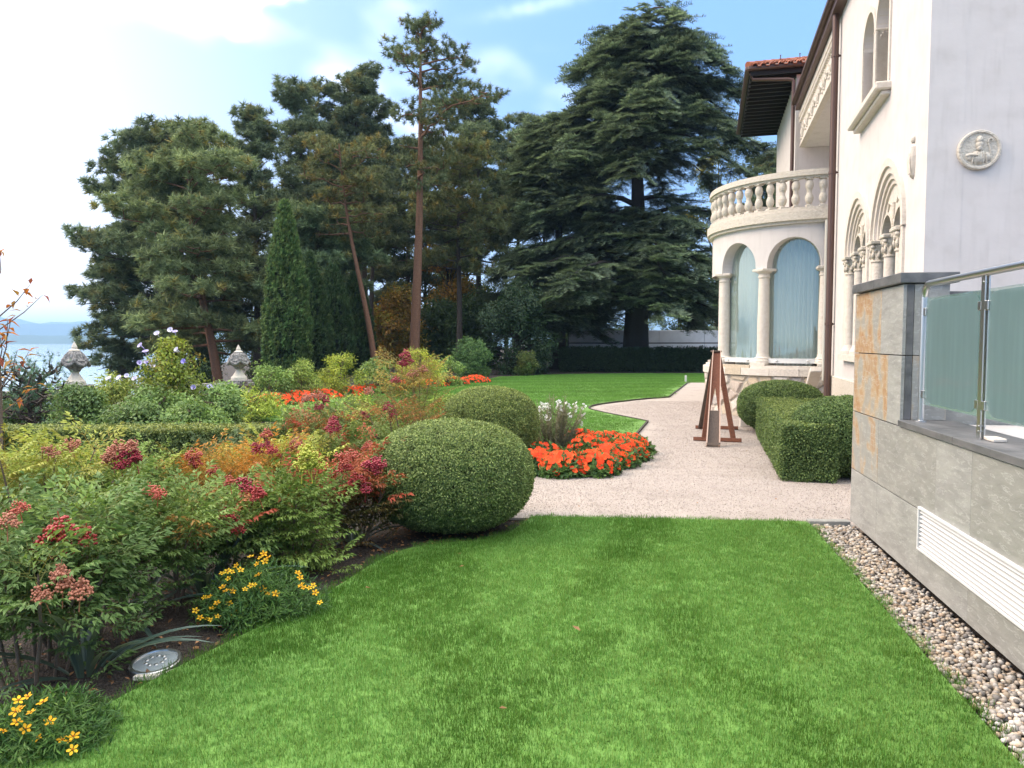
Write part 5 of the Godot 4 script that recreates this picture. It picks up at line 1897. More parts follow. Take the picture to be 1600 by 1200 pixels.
func nandina(label: String, pos: Vector3, h: float, rad: float, low: Color, high: Color, tip: Color, berries: Array, opt := {}) -> void:
	var sh := thing("nandina_shrub", label, "shrub", pos, 0.0, opt.get("group", "heavenly bamboo shrubs in the border"))
	var canes: int = opt.get("canes", 8)
	var per: int = opt.get("per", 15)
	var start: float = opt.get("start", 0.38)
	var many := [Many.new(), Many.new()]
	var ends := []
	for i in canes:
		var a := TAU * i / canes + rf(-0.5, 0.5)
		var out := rad * sqrt(rng.randf()) * 0.95
		var top := Vector3(cos(a) * out, (h - 0.17) * rf(0.72, 1.0), sin(a) * out)
		var foot := Vector3(cos(a) * out * 0.3, -0.05, sin(a) * out * 0.3)
		var mid := foot.lerp(top, 0.5) + Vector3(rf(-0.05, 0.05), 0.05, rf(-0.05, 0.05))
		var mb := MB.new()
		mb.tube([foot, foot.lerp(mid, 0.5) + Vector3(rf(-0.02, 0.02), 0, rf(-0.02, 0.02)), mid, mid.lerp(top, 0.5), top], [0.011, 0.0095, 0.008, 0.0065, 0.004], 6, false)
		part("stem", mb.mesh(), M.stem, sh)
		ends.append(top)
		for k in per:
			var t := start + (1.0 - start) * (k + rng.randf()) / per
			var p := foot.lerp(mid, t * 2.0) if t < 0.5 else mid.lerp(top, t * 2.0 - 1.0)
			var an := rf(0, TAU)
			var el := lerpf(0.2, 1.0, t * t) + rf(-0.3, 0.3)
			var d := Vector3(cos(an) * cos(el), sin(el), sin(an) * cos(el))
			var c := mixc(low, high, (t - start) / (1.0 - start) * rf(0.6, 1.15), 0.18)
			if t > 0.72 and rng.randf() < opt.get("tips", 0.25):
				c = mixc(c, tip, rf(0.4, 1.0), 0.15)
			c = Color(c.r * 1.5, c.g * 1.38, c.b * 1.15)
			many[k % 2].add(Transform3D(basis_z(d, Vector3.UP, rf(0.6, 1.05) * (opt.get("size", 1.0) as float)), p), c)
	for k in int(opt.get("basal", 16)):
		var an := rf(0, TAU)
		var el := rf(0.15, 0.9)
		var r0 := rad * 0.75 * sqrt(rng.randf())
		many[k % 2].add(Transform3D(basis_z(Vector3(cos(an) * cos(el), sin(el), sin(an) * cos(el)), Vector3.UP, rf(0.5, 0.85)), Vector3(cos(an) * r0, rf(0.0, h * 0.36), sin(an) * r0)), mixc(low, high, rf(0.0, 0.5), 0.2) * Color(1.3, 1.22, 1.1))
	for v in 2:
		scatter("foliage" if v == 0 else "foliage_001", many[v], FR[v + (2 if opt.get("fine", false) else 0)], M.gloss_leaf, sh)
	for b in berries:
		# [dx, y, dz, size, material, tilt]
		var t := Transform3D(basis_y(Vector3(b[5] * rf(0.5, 1.0), 1.0, b[5] * rf(-0.4, 0.8) + 0.3 * absf(b[5])), rf(0, TAU), b[3]), Vector3(b[0], b[1], b[2]))
		part("berry_cluster", BM[rng.randi() % BM.size()], M.berry[b[4]], sh, t)

func strap_plant(label: String, pos: Vector3, n: int, L: float, W: float, c: Color, spread := 0.7) -> void:
	var pl := thing("strap_leaved_plant", label, "plant", pos, 0.0, "strap leaved clumps under the shrubs")
	var shapes := []
	for v in 4:
		var mb := MB.new()
		var seg := 8
		for i in seg:
			for sg in [-1.0, 1.0]:
				var q := []
				for e in [i, i + 1]:
					var t: float = float(e) / seg
					var w := W * 0.5 * pow(sin(PI * clampf(0.10 + 0.90 * t, 0, 1)), 0.8) if t < 1.0 else 0.0008
					var an := 0.25 + 0.30 * v + 0.55 * t
					var y := L * t * cos(an * 0.9)
					var z := L * t * sin(an * 0.9)
					q.append([Vector3(0, y, z), Vector3(sg * w, y + w * 0.35, z - w * 0.3)])
				if sg > 0:
					mb.quad(q[0][0], q[0][1], q[1][1], q[1][0])
				else:
					mb.quad(q[0][1], q[0][0], q[1][0], q[1][1])
		shapes.append(mb.mesh())
	var mats := []
	for k in 3:
		var m := mat(c * rf(0.75, 1.25), 0.45)
		m.cull_mode = BaseMaterial3D.CULL_DISABLED
		m.backlight_enabled = true
		m.backlight = Color(0.4, 0.45, 0.3)
		mats.append(m)
	for i in n:
		var a := TAU * i / n * 2.6 + rf(-0.3, 0.3)
		part("leaf", shapes[i % 4], mats[i % 3], pl, Transform3D(Basis(Vector3.UP, a).scaled(Vector3.ONE * rf(0.7, 1.1)), Vector3(sin(a) * 0.05, -0.03, cos(a) * 0.05)))

func flower_mesh(petals: int, r: float, w: float, cup: float, c: Color, heart: Color, hr: float, notch := 0.0) -> ArrayMesh:
	# petals round +y
	var mb := MB.new()
	mb.flat = true
	for i in petals:
		var a := TAU * i / petals
		var d := Vector3(cos(a), 0, sin(a))
		var s := Vector3(-sin(a), 0, cos(a))
		var p := [d * hr * 0.5, d * r * 0.55 + s * w * 0.5 + Vector3(0, cup * 0.55, 0), d * r * (0.95 + notch) + s * w * 0.28 + Vector3(0, cup, 0), d * r + Vector3(0, cup * 0.9, 0), d * r * (0.95 + notch) - s * w * 0.28 + Vector3(0, cup, 0), d * r * 0.55 - s * w * 0.5 + Vector3(0, cup * 0.55, 0)]
		mb.col = c * (0.88 + 0.24 * float((i * 7) % 5) / 4.0)
		for k in range(1, 5):
			mb.tri(p[0], p[k + 1], p[k])
	mb.col = heart
	mb.ball(Vector3(0, hr * 0.35, 0), Vector3(hr, hr * 0.6, hr), 7, 4)
	return mb.mesh()

func yellow_daisies(label: String, pos: Vector3, rx: float, rz: float, h: float, spots: Array, lm: ArrayMesh, fl: Array) -> void:
	var pl := thing("yellow_flower_plant", label, "plant", pos, 0.0, "yellow flowered plants along the lawn")
	var many := Many.new()
	for i in 330:
		var d := rdir()
		var p := Vector3(d.x * rx, absf(d.y) * h * 0.85, d.z * rz) * pow(rng.randf(), 0.4)
		many.add(Transform3D(basis_y(Vector3(d.x, 1.2, d.z), rf(0, TAU), rf(0.7, 1.25)), p), mixc(Color(0.8, 1.0, 0.75), Color(1.5, 1.5, 0.8), rng.randf(), 0.2))
	scatter("foliage", many, lm, M.leaf, pl)
	for s in spots:
		var p := Vector3(s[0], s[1], s[2])
		part("flower", fl[rng.randi() % fl.size()], M.petal, pl, Transform3D(basis_y(Vector3(rf(-0.5, 0.5), 0.9, rf(0.1, 0.9)), rf(0, TAU), rf(0.8, 1.15)), p))

func flower_clump(called: String, label: String, group: String, pos: Vector3, rx: float, rz: float, h: float, n: int, fl: Array, lm: ArrayMesh, single: bool, tint := Color(1, 1, 1)) -> void:
	var pl := thing(called, label, "plant", pos, 0.0, group)
	var many := Many.new()
	for i in int(420 * rx * rz / 0.16):
		var a := rf(0, TAU)
		var q := sqrt(rng.randf())
		var y := h * sqrt(maxf(0.05, 1.0 - q * q)) * rf(0.35, 0.92)
		many.add(Transform3D(basis_y(Vector3(cos(a) * q, 1.0, sin(a) * q), rf(0, TAU), rf(0.7, 1.2)), Vector3(cos(a) * q * rx, y, sin(a) * q * rz)), mixc(Color(0.75, 0.85, 0.7) * tint, Color(1.3, 1.4, 0.9) * tint, rng.randf(), 0.15))
	scatter("foliage", many, lm, M.leaf, pl)
	var mass := Many.new()
	for i in n:
		var a := i * 2.39996 + rf(-0.3, 0.3)
		var q := sqrt((i + 0.5) / n)
		var y := h * sqrt(maxf(0.10, 1.02 - q * q * 0.95)) + rf(-0.01, 0.03)
		var t := Transform3D(basis_y(Vector3(cos(a) * q * 0.8 + rf(-0.3, 0.3), 1.0, sin(a) * q * 0.8 + rf(-0.3, 0.3) + 0.55), rf(0, TAU), rf(0.8, 1.2)), Vector3(cos(a) * q * rx * 1.04, y, sin(a) * q * rz * 1.08))
		if single:
			part("flower", fl[rng.randi() % fl.size()], M.petal, pl, t)
		else:
			mass.add(t, Color.WHITE * rf(0.85, 1.1))
	if not single:
		scatter("flowers", mass, fl[0], M.petal, pl)

func clip_mesh(seed_: int, s := 1.0) -> ArrayMesh:
	# a thumb's breadth of boxwood: small leaves round a twig end
	var r := RandomNumberGenerator.new()
	r.seed = seed_
	var mb := MB.new()
	mb.flat = true
	for i in 22:
		var d := Vector3(r.randf_range(-1, 1), r.randf_range(0.0, 1.3), r.randf_range(-1, 1)).normalized()
		var p := Vector3(r.randf_range(-0.035, 0.035), r.randf_range(-0.03, 0.012), r.randf_range(-0.035, 0.035)) * s
		mb.leaf(Transform3D(basis_z(d, Vector3(r.randf_range(-1, 1), 1, r.randf_range(-1, 1))), p), 0.021 * s, 0.012 * s, Color(0.055, 0.100, 0.034).lerp(Color(0.23, 0.30, 0.11), pow(r.randf(), 1.5)), 0.15, 0.1)
	return mb.mesh()

func box_ball(called: String, label: String, pos: Vector3, rx: float, h: float, n: int, cm: Array, scale: float, flat_front := 0.0, tint := Color(1, 1, 1), group := "clipped box balls") -> void:
	var o := thing(called, label, "topiary", pos, 0.0, group)
	var surf := func(d: Vector3) -> Vector3:
		# a dome that narrows a little towards the ground
		var e := 2.6
		var k := pow(pow(absf(d.x), e) + pow(absf(d.y), e) + pow(absf(d.z), e), -1.0 / e)
		var q := d * lerpf(1.0, k, 0.55)
		var hh := h * 0.52
		return Vector3(q.x * rx, hh + q.y * hh, q.z * rx)
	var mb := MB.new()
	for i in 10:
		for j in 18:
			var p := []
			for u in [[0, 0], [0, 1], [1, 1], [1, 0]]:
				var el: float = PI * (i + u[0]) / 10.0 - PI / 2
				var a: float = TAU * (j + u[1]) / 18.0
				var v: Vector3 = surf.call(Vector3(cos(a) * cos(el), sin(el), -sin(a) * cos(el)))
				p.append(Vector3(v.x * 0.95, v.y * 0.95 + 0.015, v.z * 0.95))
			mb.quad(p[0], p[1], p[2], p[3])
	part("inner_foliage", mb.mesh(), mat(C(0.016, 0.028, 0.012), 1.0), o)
	var many := [Many.new(), Many.new()]
	for i in n:
		var d := rdir()
		if d.z < -0.75:
			continue
		var p: Vector3 = surf.call(d)
		var lump := 1.0 + 0.018 * noise.get_noise_3d(d.x * 3.0 + pos.x, d.y * 3.0, d.z * 3.0) + rf(-0.03, 0.016) + (rf(0.0, 0.03) if rng.randf() < 0.03 else 0.0)
		p = Vector3(p.x * lump, (p.y - h * 0.5) * lump + h * 0.5, p.z * lump)
		if p.y < 0.0:
			p.y = rf(0.0, 0.04)
		var g := 1.0 + 0.35 * noise.get_noise_3d(d.x * 6.0, d.y * 6.0 + 9.0, d.z * 6.0) + rf(-0.2, 0.2)
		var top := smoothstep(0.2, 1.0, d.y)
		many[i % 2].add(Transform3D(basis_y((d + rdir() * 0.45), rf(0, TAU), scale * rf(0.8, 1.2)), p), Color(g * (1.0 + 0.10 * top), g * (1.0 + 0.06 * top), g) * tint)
	for v in 2:
		scatter("foliage" if v == 0 else "foliage_001", many[v], cm[v], M.leaf, o)

func box_hedge(called: String, label: String, pos: Vector3, turn: float, size: Vector3, n: int, cm: Array, scale: float, tint := Color(1, 1, 1)) -> void:
	# origin at the middle of its foot
	var o := thing(called, label, "hedge", pos, turn, "")
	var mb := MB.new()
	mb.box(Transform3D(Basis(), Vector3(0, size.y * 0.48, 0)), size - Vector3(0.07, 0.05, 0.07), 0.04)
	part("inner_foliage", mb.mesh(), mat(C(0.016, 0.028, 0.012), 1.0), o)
	var many := [Many.new(), Many.new()]
	var a_top := size.x * size.z
	var a_side := size.y * size.z
	var a_end := size.x * size.y
	var total := a_top + a_side * 2 + a_end * 2
	for i in n:
		var f := rng.randf() * total
		var p := Vector3(rf(-0.5, 0.5) * size.x, rf(0.02, 1.0) * size.y, rf(-0.5, 0.5) * size.z)
		var d := Vector3.UP
		if f < a_top:
			p.y = size.y
		elif f < a_top + a_side * 2:
			var sg := -1.0 if f < a_top + a_side else 1.0
			p.x = size.x * 0.5 * sg
			d = Vector3(sg, 0, 0)
		else:
			var sg := -1.0 if f > a_top + a_side * 2 + a_end else 1.0
			p.z = size.z * 0.5 * sg
			d = Vector3(0, 0, sg)
		p += d * (rf(-0.02, 0.012) + 0.012 * noise.get_noise_3d(p.x * 2.0, p.y * 2.0, p.z * 2.0))
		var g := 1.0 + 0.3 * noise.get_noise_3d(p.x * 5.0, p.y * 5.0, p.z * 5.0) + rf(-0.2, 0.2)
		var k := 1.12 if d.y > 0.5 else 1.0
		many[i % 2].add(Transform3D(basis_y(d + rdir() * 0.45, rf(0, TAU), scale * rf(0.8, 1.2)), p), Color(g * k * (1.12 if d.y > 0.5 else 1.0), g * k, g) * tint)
	for v in 2:
		scatter("foliage" if v == 0 else "foliage_001", many[v], cm[v], M.leaf, o)

func build_garden() -> void:
	FR = [frond_mesh(51), frond_mesh(52, 0.27, 0.055, 0.022, 0.35), frond_mesh(53, 0.30, 0.05, 0.012, 0.25), frond_mesh(54, 0.32, 0.052, 0.013, 0.4)]
	BM = [berry_mesh(61), berry_mesh(62, 0.12, 0.058, 130), berry_mesh(63, 0.15, 0.046, 110)]
	var cm := [clip_mesh(71), clip_mesh(72)]
	# clipped box
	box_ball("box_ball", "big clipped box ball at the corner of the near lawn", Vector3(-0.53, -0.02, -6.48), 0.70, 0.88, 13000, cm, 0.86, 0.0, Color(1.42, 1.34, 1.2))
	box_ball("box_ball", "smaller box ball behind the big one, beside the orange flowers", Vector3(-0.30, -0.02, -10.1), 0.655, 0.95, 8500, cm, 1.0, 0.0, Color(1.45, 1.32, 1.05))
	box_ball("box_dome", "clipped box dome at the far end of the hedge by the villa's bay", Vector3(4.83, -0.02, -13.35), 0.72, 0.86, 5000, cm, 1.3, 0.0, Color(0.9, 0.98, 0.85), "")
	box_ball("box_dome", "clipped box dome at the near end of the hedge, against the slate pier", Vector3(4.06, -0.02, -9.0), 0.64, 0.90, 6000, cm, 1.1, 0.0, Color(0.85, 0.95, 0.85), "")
	var ht := -atan(305.0 / 1165.0)
	var ax := Vector3(-sin(ht), 0, -cos(ht))
	var side := Vector3(cos(ht), 0, -sin(ht))
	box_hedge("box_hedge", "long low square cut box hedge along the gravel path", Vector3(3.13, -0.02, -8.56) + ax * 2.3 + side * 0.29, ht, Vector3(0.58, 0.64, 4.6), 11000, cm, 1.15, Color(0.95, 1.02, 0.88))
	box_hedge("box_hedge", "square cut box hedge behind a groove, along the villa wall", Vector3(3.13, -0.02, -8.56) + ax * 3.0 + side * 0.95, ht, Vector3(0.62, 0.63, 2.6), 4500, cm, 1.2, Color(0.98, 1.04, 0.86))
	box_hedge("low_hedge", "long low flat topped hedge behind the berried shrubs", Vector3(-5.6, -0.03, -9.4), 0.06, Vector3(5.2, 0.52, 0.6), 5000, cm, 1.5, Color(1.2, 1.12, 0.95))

	# heavenly bamboo in the border, nearest first
	var dg := Color(0.078, 0.140, 0.052)
	var bg := Color(0.105, 0.175, 0.066)
	var yg := Color(0.33, 0.37, 0.095)
	var gr := Color(0.175, 0.265, 0.078)
	var orr := Color(0.50, 0.235, 0.062)
	var red := Color(0.36, 0.085, 0.060)
	var P := Vector3(0, -0.04, 0)
	nandina("blue green shrub at the left edge with coral berries hanging low", at_px(30, 3.55) + P, 0.99, 0.46, dg, bg, gr, [[0.37, 0.57, 0.33, 1.1, 3, 0.1], [0.45, 0.55, 0.34, 1.0, 3, 0.2], [0.33, 0.55, 0.38, 0.9, 3, -0.4], [0.33, 0.62, 0.3, 0.8, 3, 0.4], [0.2, 0.93, 0.33, 0.7, 1, -0.2], [0.2, 0.88, 0.42, 0.8, 3, 0.0]], {"canes": 8, "start": 0.42})
	nandina("dark shrub carrying a wide crimson berry cluster above the uplight", at_px(118, 3.95) + P, 0.96, 0.42, dg, bg, gr, [[0.09, 0.67, 0.4, 1.25, 0, 0.0], [0.15, 0.71, 0.38, 1.3, 0, -0.3], [0.23, 0.69, 0.38, 1.1, 0, 0.5], [0.11, 0.63, 0.36, 1.1, 0, 0.3], [0.01, 0.64, 0.38, 0.8, 2, -0.4]], {"canes": 9})
	nandina("dark shrub on bare brown stems, one small scarlet cluster on top", at_px(250, 4.55) + P, 0.85, 0.36, dg, gr * 0.8, Color(0.30, 0.16, 0.06), [[0.15, 0.8, 0.39, 0.8, 1, 0.2], [0.09, 0.81, 0.34, 0.7, 1, -0.5]], {"canes": 8, "start": 0.5, "tips": 0.1})
	nandina("shrub with two scarlet clusters over the strap leaves", at_px(345, 5.05) + P, 0.76, 0.40, dg, gr, red, [[0.17, 0.55, 0.4, 0.9, 0, 0.0], [0.2, 0.5, 0.39, 0.9, 0, 0.5], [0.23, 0.47, 0.39, 0.8, 0, 0.5], [0.26, 0.74, 0.35, 1.0, 2, 0.4], [0.33, 0.69, 0.35, 1.0, 0, 0.5], [0.39, 0.68, 0.41, 0.9, 0, -0.4], [0.17, 0.75, 0.32, 0.8, 1, -0.3], [-0.01, 0.36, 0.42, 0.8, 1, -0.0]], {"canes": 8, "start": 0.42, "tips": 0.2})
	nandina("bright green shrub with a lime yellow flower plume", at_px(455, 5.3) + P, 0.79, 0.42, gr, Color(0.10, 0.165, 0.045), Color(0.30, 0.12, 0.06), [[0.21, 0.87, 0.38, 1.3, 4, -0.2], [0.23, 0.8, 0.36, 1.2, 4, -0.1], [0.16, 0.79, 0.34, 1.2, 4, 0.1], [0.27, 0.82, 0.37, 1.0, 4, 0.5], [0.2, 0.91, 0.38, 1.0, 4, 0.5]], {"canes": 10, "start": 0.12, "tips": 0.14, "per": 15})
	nandina("red leaved shrub with dark crimson berries against the big box ball", at_px(545, 5.95) + P, 0.81, 0.36, Color(0.075, 0.085, 0.034), Color(0.20, 0.085, 0.042), red, [[0.01, 0.76, 0.4, 1.1, 1, 0.6], [0.06, 0.67, 0.38, 1.2, 0, -0.3], [0.23, 0.7, 0.4, 1.3, 2, 0.6], [0.3, 0.72, 0.41, 1.2, 2, 0.1], [0.14, 0.59, 0.39, 1.1, 0, -0.3], [0.2, 0.53, 0.4, 1.0, 2, 0.1], [0.1, 0.77, 0.33, 1.0, 1, -0.4]], {"canes": 9, "start": 0.45, "tips": 0.6})
	nandina("yellow green shrub at the left edge, second row, with pale shoots", at_px(40, 5.5) + P, 1.11, 0.62, gr, yg, Color(0.22, 0.21, 0.06), [[0.19, 0.56, 0.4, 0.9, 3, 0.6], [0.34, 0.88, 0.31, 0.9, 3, 0.4]], {"canes": 11, "tips": 0.4})
	nandina("shrub with broad rose red berry heads in front of the low hedge", at_px(190, 6.0) + P, 0.83, 0.50, dg, gr * 1.1, yg, [[0.16, 0.82, 0.35, 1.3, 3, -0.3], [0.21, 0.76, 0.34, 1.3, 2, 0.3], [0.12, 0.74, 0.4, 1.2, 3, -0.5], [0.29, 0.74, 0.37, 1.2, 2, -0.5], [0.18, 0.7, 0.39, 1.2, 2, -0.1], [0.09, 0.78, 0.41, 1.0, 3, 0.6], [0.24, 0.85, 0.36, 1.0, 3, 0.6], [-0.22, 0.85, 0.34, 1.1, 3, -0.4]], {"canes": 10, "tips": 0.3})
	nandina("orange tinged shrub with scarlet berries, left of the golden one", at_px(312, 6.5) + P, 0.76, 0.42, gr, Color(0.22, 0.15, 0.045), orr, [[0.09, 0.7, 0.37, 1.1, 1, -0.5], [0.08, 0.61, 0.32, 1.1, 0, -0.1], [0.26, 0.57, 0.37, 0.9, 1, -0.3]], {"canes": 9, "tips": 0.6, "fine": true})
	nandina("golden orange shrub with feathery leaves in the middle of the border", at_px(385, 6.9) + P, 0.84, 0.46, yg, Color(0.34, 0.21, 0.045), orr, [[0.17, 0.69, 0.31, 1.1, 2, 0.5], [0.26, 0.72, 0.34, 1.0, 2, 0.6], [0.36, 0.69, 0.41, 1.0, 0, -0.1], [0.29, 0.82, 0.36, 1.0, 1, 0.1]], {"canes": 10, "tips": 0.6, "fine": true})
	nandina("shrub with yellow green shoots and dull red berries behind the lime plume", at_px(450, 7.3) + P, 0.79, 0.48, gr, yg, Color(0.26, 0.21, 0.05), [[0.18, 0.67, 0.38, 1.2, 3, 0.2], [0.12, 0.63, 0.37, 1.0, 2, 0.2], [0.0, 0.59, 0.41, 0.9, 0, 0.1]], {"canes": 9, "tips": 0.4})
	nandina("green shrub with one crimson cluster left of the big box ball", at_px(525, 8.0) + P, 0.80, 0.52, gr, Color(0.10, 0.14, 0.05), red, [[0.04, 0.8, 0.35, 1.2, 2, 0.3], [0.09, 0.73, 0.33, 1.1, 2, -0.2], [0.03, 0.74, 0.42, 1.0, 2, 0.1], [0.44, 0.57, 0.37, 1.0, 1, -0.5], [0.38, 0.54, 0.35, 1.0, 1, 0.1]], {"canes": 10, "tips": 0.35})
	nandina("loose shrub with rusty new leaves and hanging red cluster above the box balls", at_px(632, 9.2) + P, 1.11, 0.52, gr, Color(0.13, 0.125, 0.045), Color(0.30, 0.11, 0.05), [[-0.13, 0.84, 0.35, 1.3, 2, -0.5], [-0.11, 0.77, 0.35, 1.2, 2, 0.2]], {"canes": 10, "tips": 0.45, "fine": true})
	nandina("reddish shrub with pale yellow wands, tallest in the far border", at_px(645, 12.0) + P, 1.52, 0.55, gr, Color(0.17, 0.12, 0.05), Color(0.38, 0.29, 0.09), [[-0.08, 1.39, 0.35, 1.7, 2, 0.2], [-0.0, 1.29, 0.35, 1.6, 2, -0.4], [-0.12, 1.26, 0.35, 1.5, 2, 0.2], [0.2, 1.16, 0.35, 1.5, 3, 0.0], [0.05, 1.11, 0.35, 1.5, 3, 0.2], [-0.22, 1.01, 0.35, 1.5, 2, -0.1]], {"canes": 11, "tips": 0.5, "fine": true, "size": 1.15})
	nandina("pinkish berried shrub by the small patch of lawn", at_px(478, 10.2) + P, 0.70, 0.55, gr, Color(0.12, 0.14, 0.06), red, [[0.24, 0.91, 0.35, 1.4, 3, 0.3], [0.32, 0.84, 0.35, 1.4, 2, 0.3], [0.12, 0.88, 0.35, 1.3, 3, -0.5], [0.28, 0.76, 0.35, 1.2, 2, -0.4]], {"canes": 9, "tips": 0.35, "size": 1.1})
	nandina("soft green shrub with few berries between the golden shrub and the box ball", at_px(560, 10.6) + P, 0.74, 0.6, gr, Color(0.11, 0.15, 0.065), yg, [[0.2, 0.94, 0.35, 1.3, 3, 0.2], [0.13, 0.64, 0.35, 1.1, 2, 0.6]], {"canes": 10, "tips": 0.3, "size": 1.1})
	nandina("grey green shrub in front of the low hedge's right end", at_px(365, 8.4) + P, 0.64, 0.5, dg, Color(0.075, 0.11, 0.06), yg, [], {"canes": 8, "tips": 0.3})
	nandina("low green shrub filling the border behind the yellow green one", at_px(100, 7.6) + P, 0.68, 0.6, dg, gr, yg, [[0.24, 0.53, 0.33, 1.0, 3, 0.0]], {"canes": 9, "tips": 0.3})

	# strap leaves at their feet
	var st := Color(0.045, 0.078, 0.066)
	strap_plant("dark strap leaved clump behind the uplight, leaning right", Vector3(-2.12, -0.04, -3.62), 20, 0.62, 0.042, st)
	strap_plant("strap leaved clump below the scarlet berries", Vector3(-1.98, -0.04, -4.75), 22, 0.66, 0.040, st * 1.25)
	strap_plant("blue grey strap leaved clump beside the big box ball", Vector3(-1.30, -0.04, -6.0), 16, 0.5, 0.05, Color(0.06, 0.088, 0.085))
	strap_plant("strap leaved clump between the bare stems", Vector3(-2.25, -0.04, -4.3), 16, 0.55, 0.04, st)

	# yellow bidens along the lawn
	var fern := leafball_mesh(81, 30, 0.055, 0.045, 0.008, Color(0.042, 0.095, 0.036), Color(0.105, 0.180, 0.064))
	var ylw := [flower_mesh(5, 0.022, 0.0125, 0.004, Color(0.78, 0.42, 0.02), Color(0.40, 0.13, 0.01), 0.0048), flower_mesh(5, 0.020, 0.0115, 0.002, Color(0.80, 0.50, 0.03), Color(0.35, 0.11, 0.01), 0.0045)]
	var sp := []
	for q in [[-0.02, 0.34], [0.03, 0.33], [0.05, 0.35], [0.06, 0.31], [0.08, 0.33], [0.02, 0.30], [-0.10, 0.29], [-0.07, 0.27], [-0.12, 0.26], [-0.16, 0.25], [-0.14, 0.22], [-0.19, 0.24], [0.02, 0.23], [0.03, 0.20], [0.0, 0.19], [-0.02, 0.18], [-0.13, 0.17], [-0.10, 0.16], [-0.15, 0.19], [-0.27, 0.12], [-0.22, 0.14], [-0.17, 0.11], [-0.12, 0.09], [-0.21, 0.07], [-0.25, 0.04], [-0.19, 0.03], [-0.15, 0.05], [-0.23, 0.02], [0.27, 0.22], [0.25, 0.24], [0.30, 0.17], [0.34, 0.18], [0.28, 0.18], [0.38, 0.16], [0.36, 0.19], [0.10, 0.14], [0.15, 0.15], [0.06, 0.16], [0.41, 0.11], [-0.30, 0.06], [-0.08, 0.05]]:
		sp.append([q[0], q[1] + 0.05, 0.26 - 0.55 * q[1] + rf(-0.03, 0.05)])
	yellow_daisies("mound of yellow daisies with the most flowers, at the lawn's edge", Vector3(-1.50, -0.04, -4.38), 0.38, 0.30, 0.32, sp, fern, ylw)
	sp = []
	for q in [[0.0, 0.22], [0.03, 0.23], [0.01, 0.19], [-0.02, 0.17], [0.03, 0.16], [0.0, 0.14], [0.04, 0.12], [0.09, 0.21], [0.11, 0.13], [-0.06, 0.10], [0.08, 0.08], [-0.17, 0.05], [0.19, 0.06], [0.21, 0.08], [0.23, 0.05], [0.17, 0.07]]:
		sp.append([q[0], q[1] + 0.04, 0.16 - 0.3 * q[1] + rf(-0.02, 0.03)])
	yellow_daisies("small yellow daisy plant in the lower left corner", Vector3(-1.90, -0.04, -2.92), 0.28, 0.24, 0.20, sp, fern, ylw)

	# orange bed beside the path
	var imp := leafball_mesh(83, 16, 0.07, 0.06, 0.032, Color(0.036, 0.084, 0.030), Color(0.105, 0.17, 0.056))
	var om := [flower_mesh(5, 0.041, 0.046, 0.004, Color(0.86, 0.082, 0.018), Color(0.5, 0.10, 0.02), 0.004), flower_mesh(5, 0.036, 0.042, 0.008, Color(0.90, 0.115, 0.026), Color(0.5, 0.10, 0.02), 0.004), flower_mesh(5, 0.039, 0.044, 0.0, Color(0.80, 0.06, 0.014), Color(0.5, 0.10, 0.02), 0.004)]
	var spots := [
		[0.30, -9.15, 26, "at the left end of the bed, next to the big box ball"], [0.62, -9.02, 34, "at the front of the bed, second from the left"], [0.98, -9.08, 34, "at the front corner of the bed on the gravel"],
		[1.32, -9.65, 42, "on the path side behind the front corner"], [1.55, -10.2, 46, "in the middle of the path side, densest in flower"], [1.70, -10.75, 44, "at the right end of the bed"], [1.42, -11.05, 40, "at the back by the lawn's point"],
		[1.10, -10.55, 40, "in the middle of the bed under the white spikes"], [1.05, -11.3, 30, "at the back of the bed behind the white spikes"], [0.42, -9.8, 16, "half hidden between box ball and white spikes"]]
	for s in spots:
		flower_clump("orange_flower_plant", "orange busy lizzie " + s[3], "orange bedding plants beside the path", Vector3(s[0], -0.04, s[1]), 0.32, 0.30, 0.27, int(s[2] * 2.5), om, imp, true)
	# white spiked plant gone grey
	var gau := thing("white_flower_plant", "grey green wiry plant with white flower spikes behind the orange bed", "plant", Vector3(0.62, -0.04, -11.0))
	var wf := flower_mesh(4, 0.022, 0.02, 0.004, Color(0.75, 0.75, 0.76), Color(0.6, 0.6, 0.4), 0.004)
	var gl := Many.new()
	var straw := mat(C(0.30, 0.26, 0.18), 0.9)
	for i in 64:
		var a := rf(0, TAU)
		var q := sqrt(rng.randf())
		var top := Vector3(cos(a) * q * 0.5, rf(0.55, 0.92) * (1.0 - 0.22 * q), sin(a) * q * 0.36)
		var foot := Vector3(top.x * 0.35, 0, top.z * 0.35)
		var mb := MB.new()
		mb.tube([foot, foot.lerp(top, 0.5) + Vector3(0, 0.03, 0), top], [0.006, 0.005, 0.003], 5, false)
		part("stem", mb.mesh(), straw, gau)
		for k in 24:
			var t := rf(0.1, 1.0)
			gl.add(Transform3D(basis_y(Vector3(rf(-1, 1), 0.9, rf(-1, 1)), rf(0, TAU), rf(0.5, 0.9)), foot.lerp(top, t)), mixc(Color(0.8, 0.85, 0.75), Color(1.3, 1.15, 1.0), rng.randf(), 0.2))
		if rng.randf() < 0.55:
			for k in 4:
				part("flower", wf, M.petal, gau, Transform3D(basis_y(Vector3(rf(-1, 1), 0.8, rf(0, 1)), 0.0, rf(0.8, 1.2)), top + Vector3(rf(-0.03, 0.03), -k * 0.022, rf(-0.03, 0.03))))
	scatter("foliage", gl, leafball_mesh(85, 9, 0.05, 0.05, 0.011, Color(0.15, 0.17, 0.10), Color(0.34, 0.31, 0.21)), M.leaf, gau)
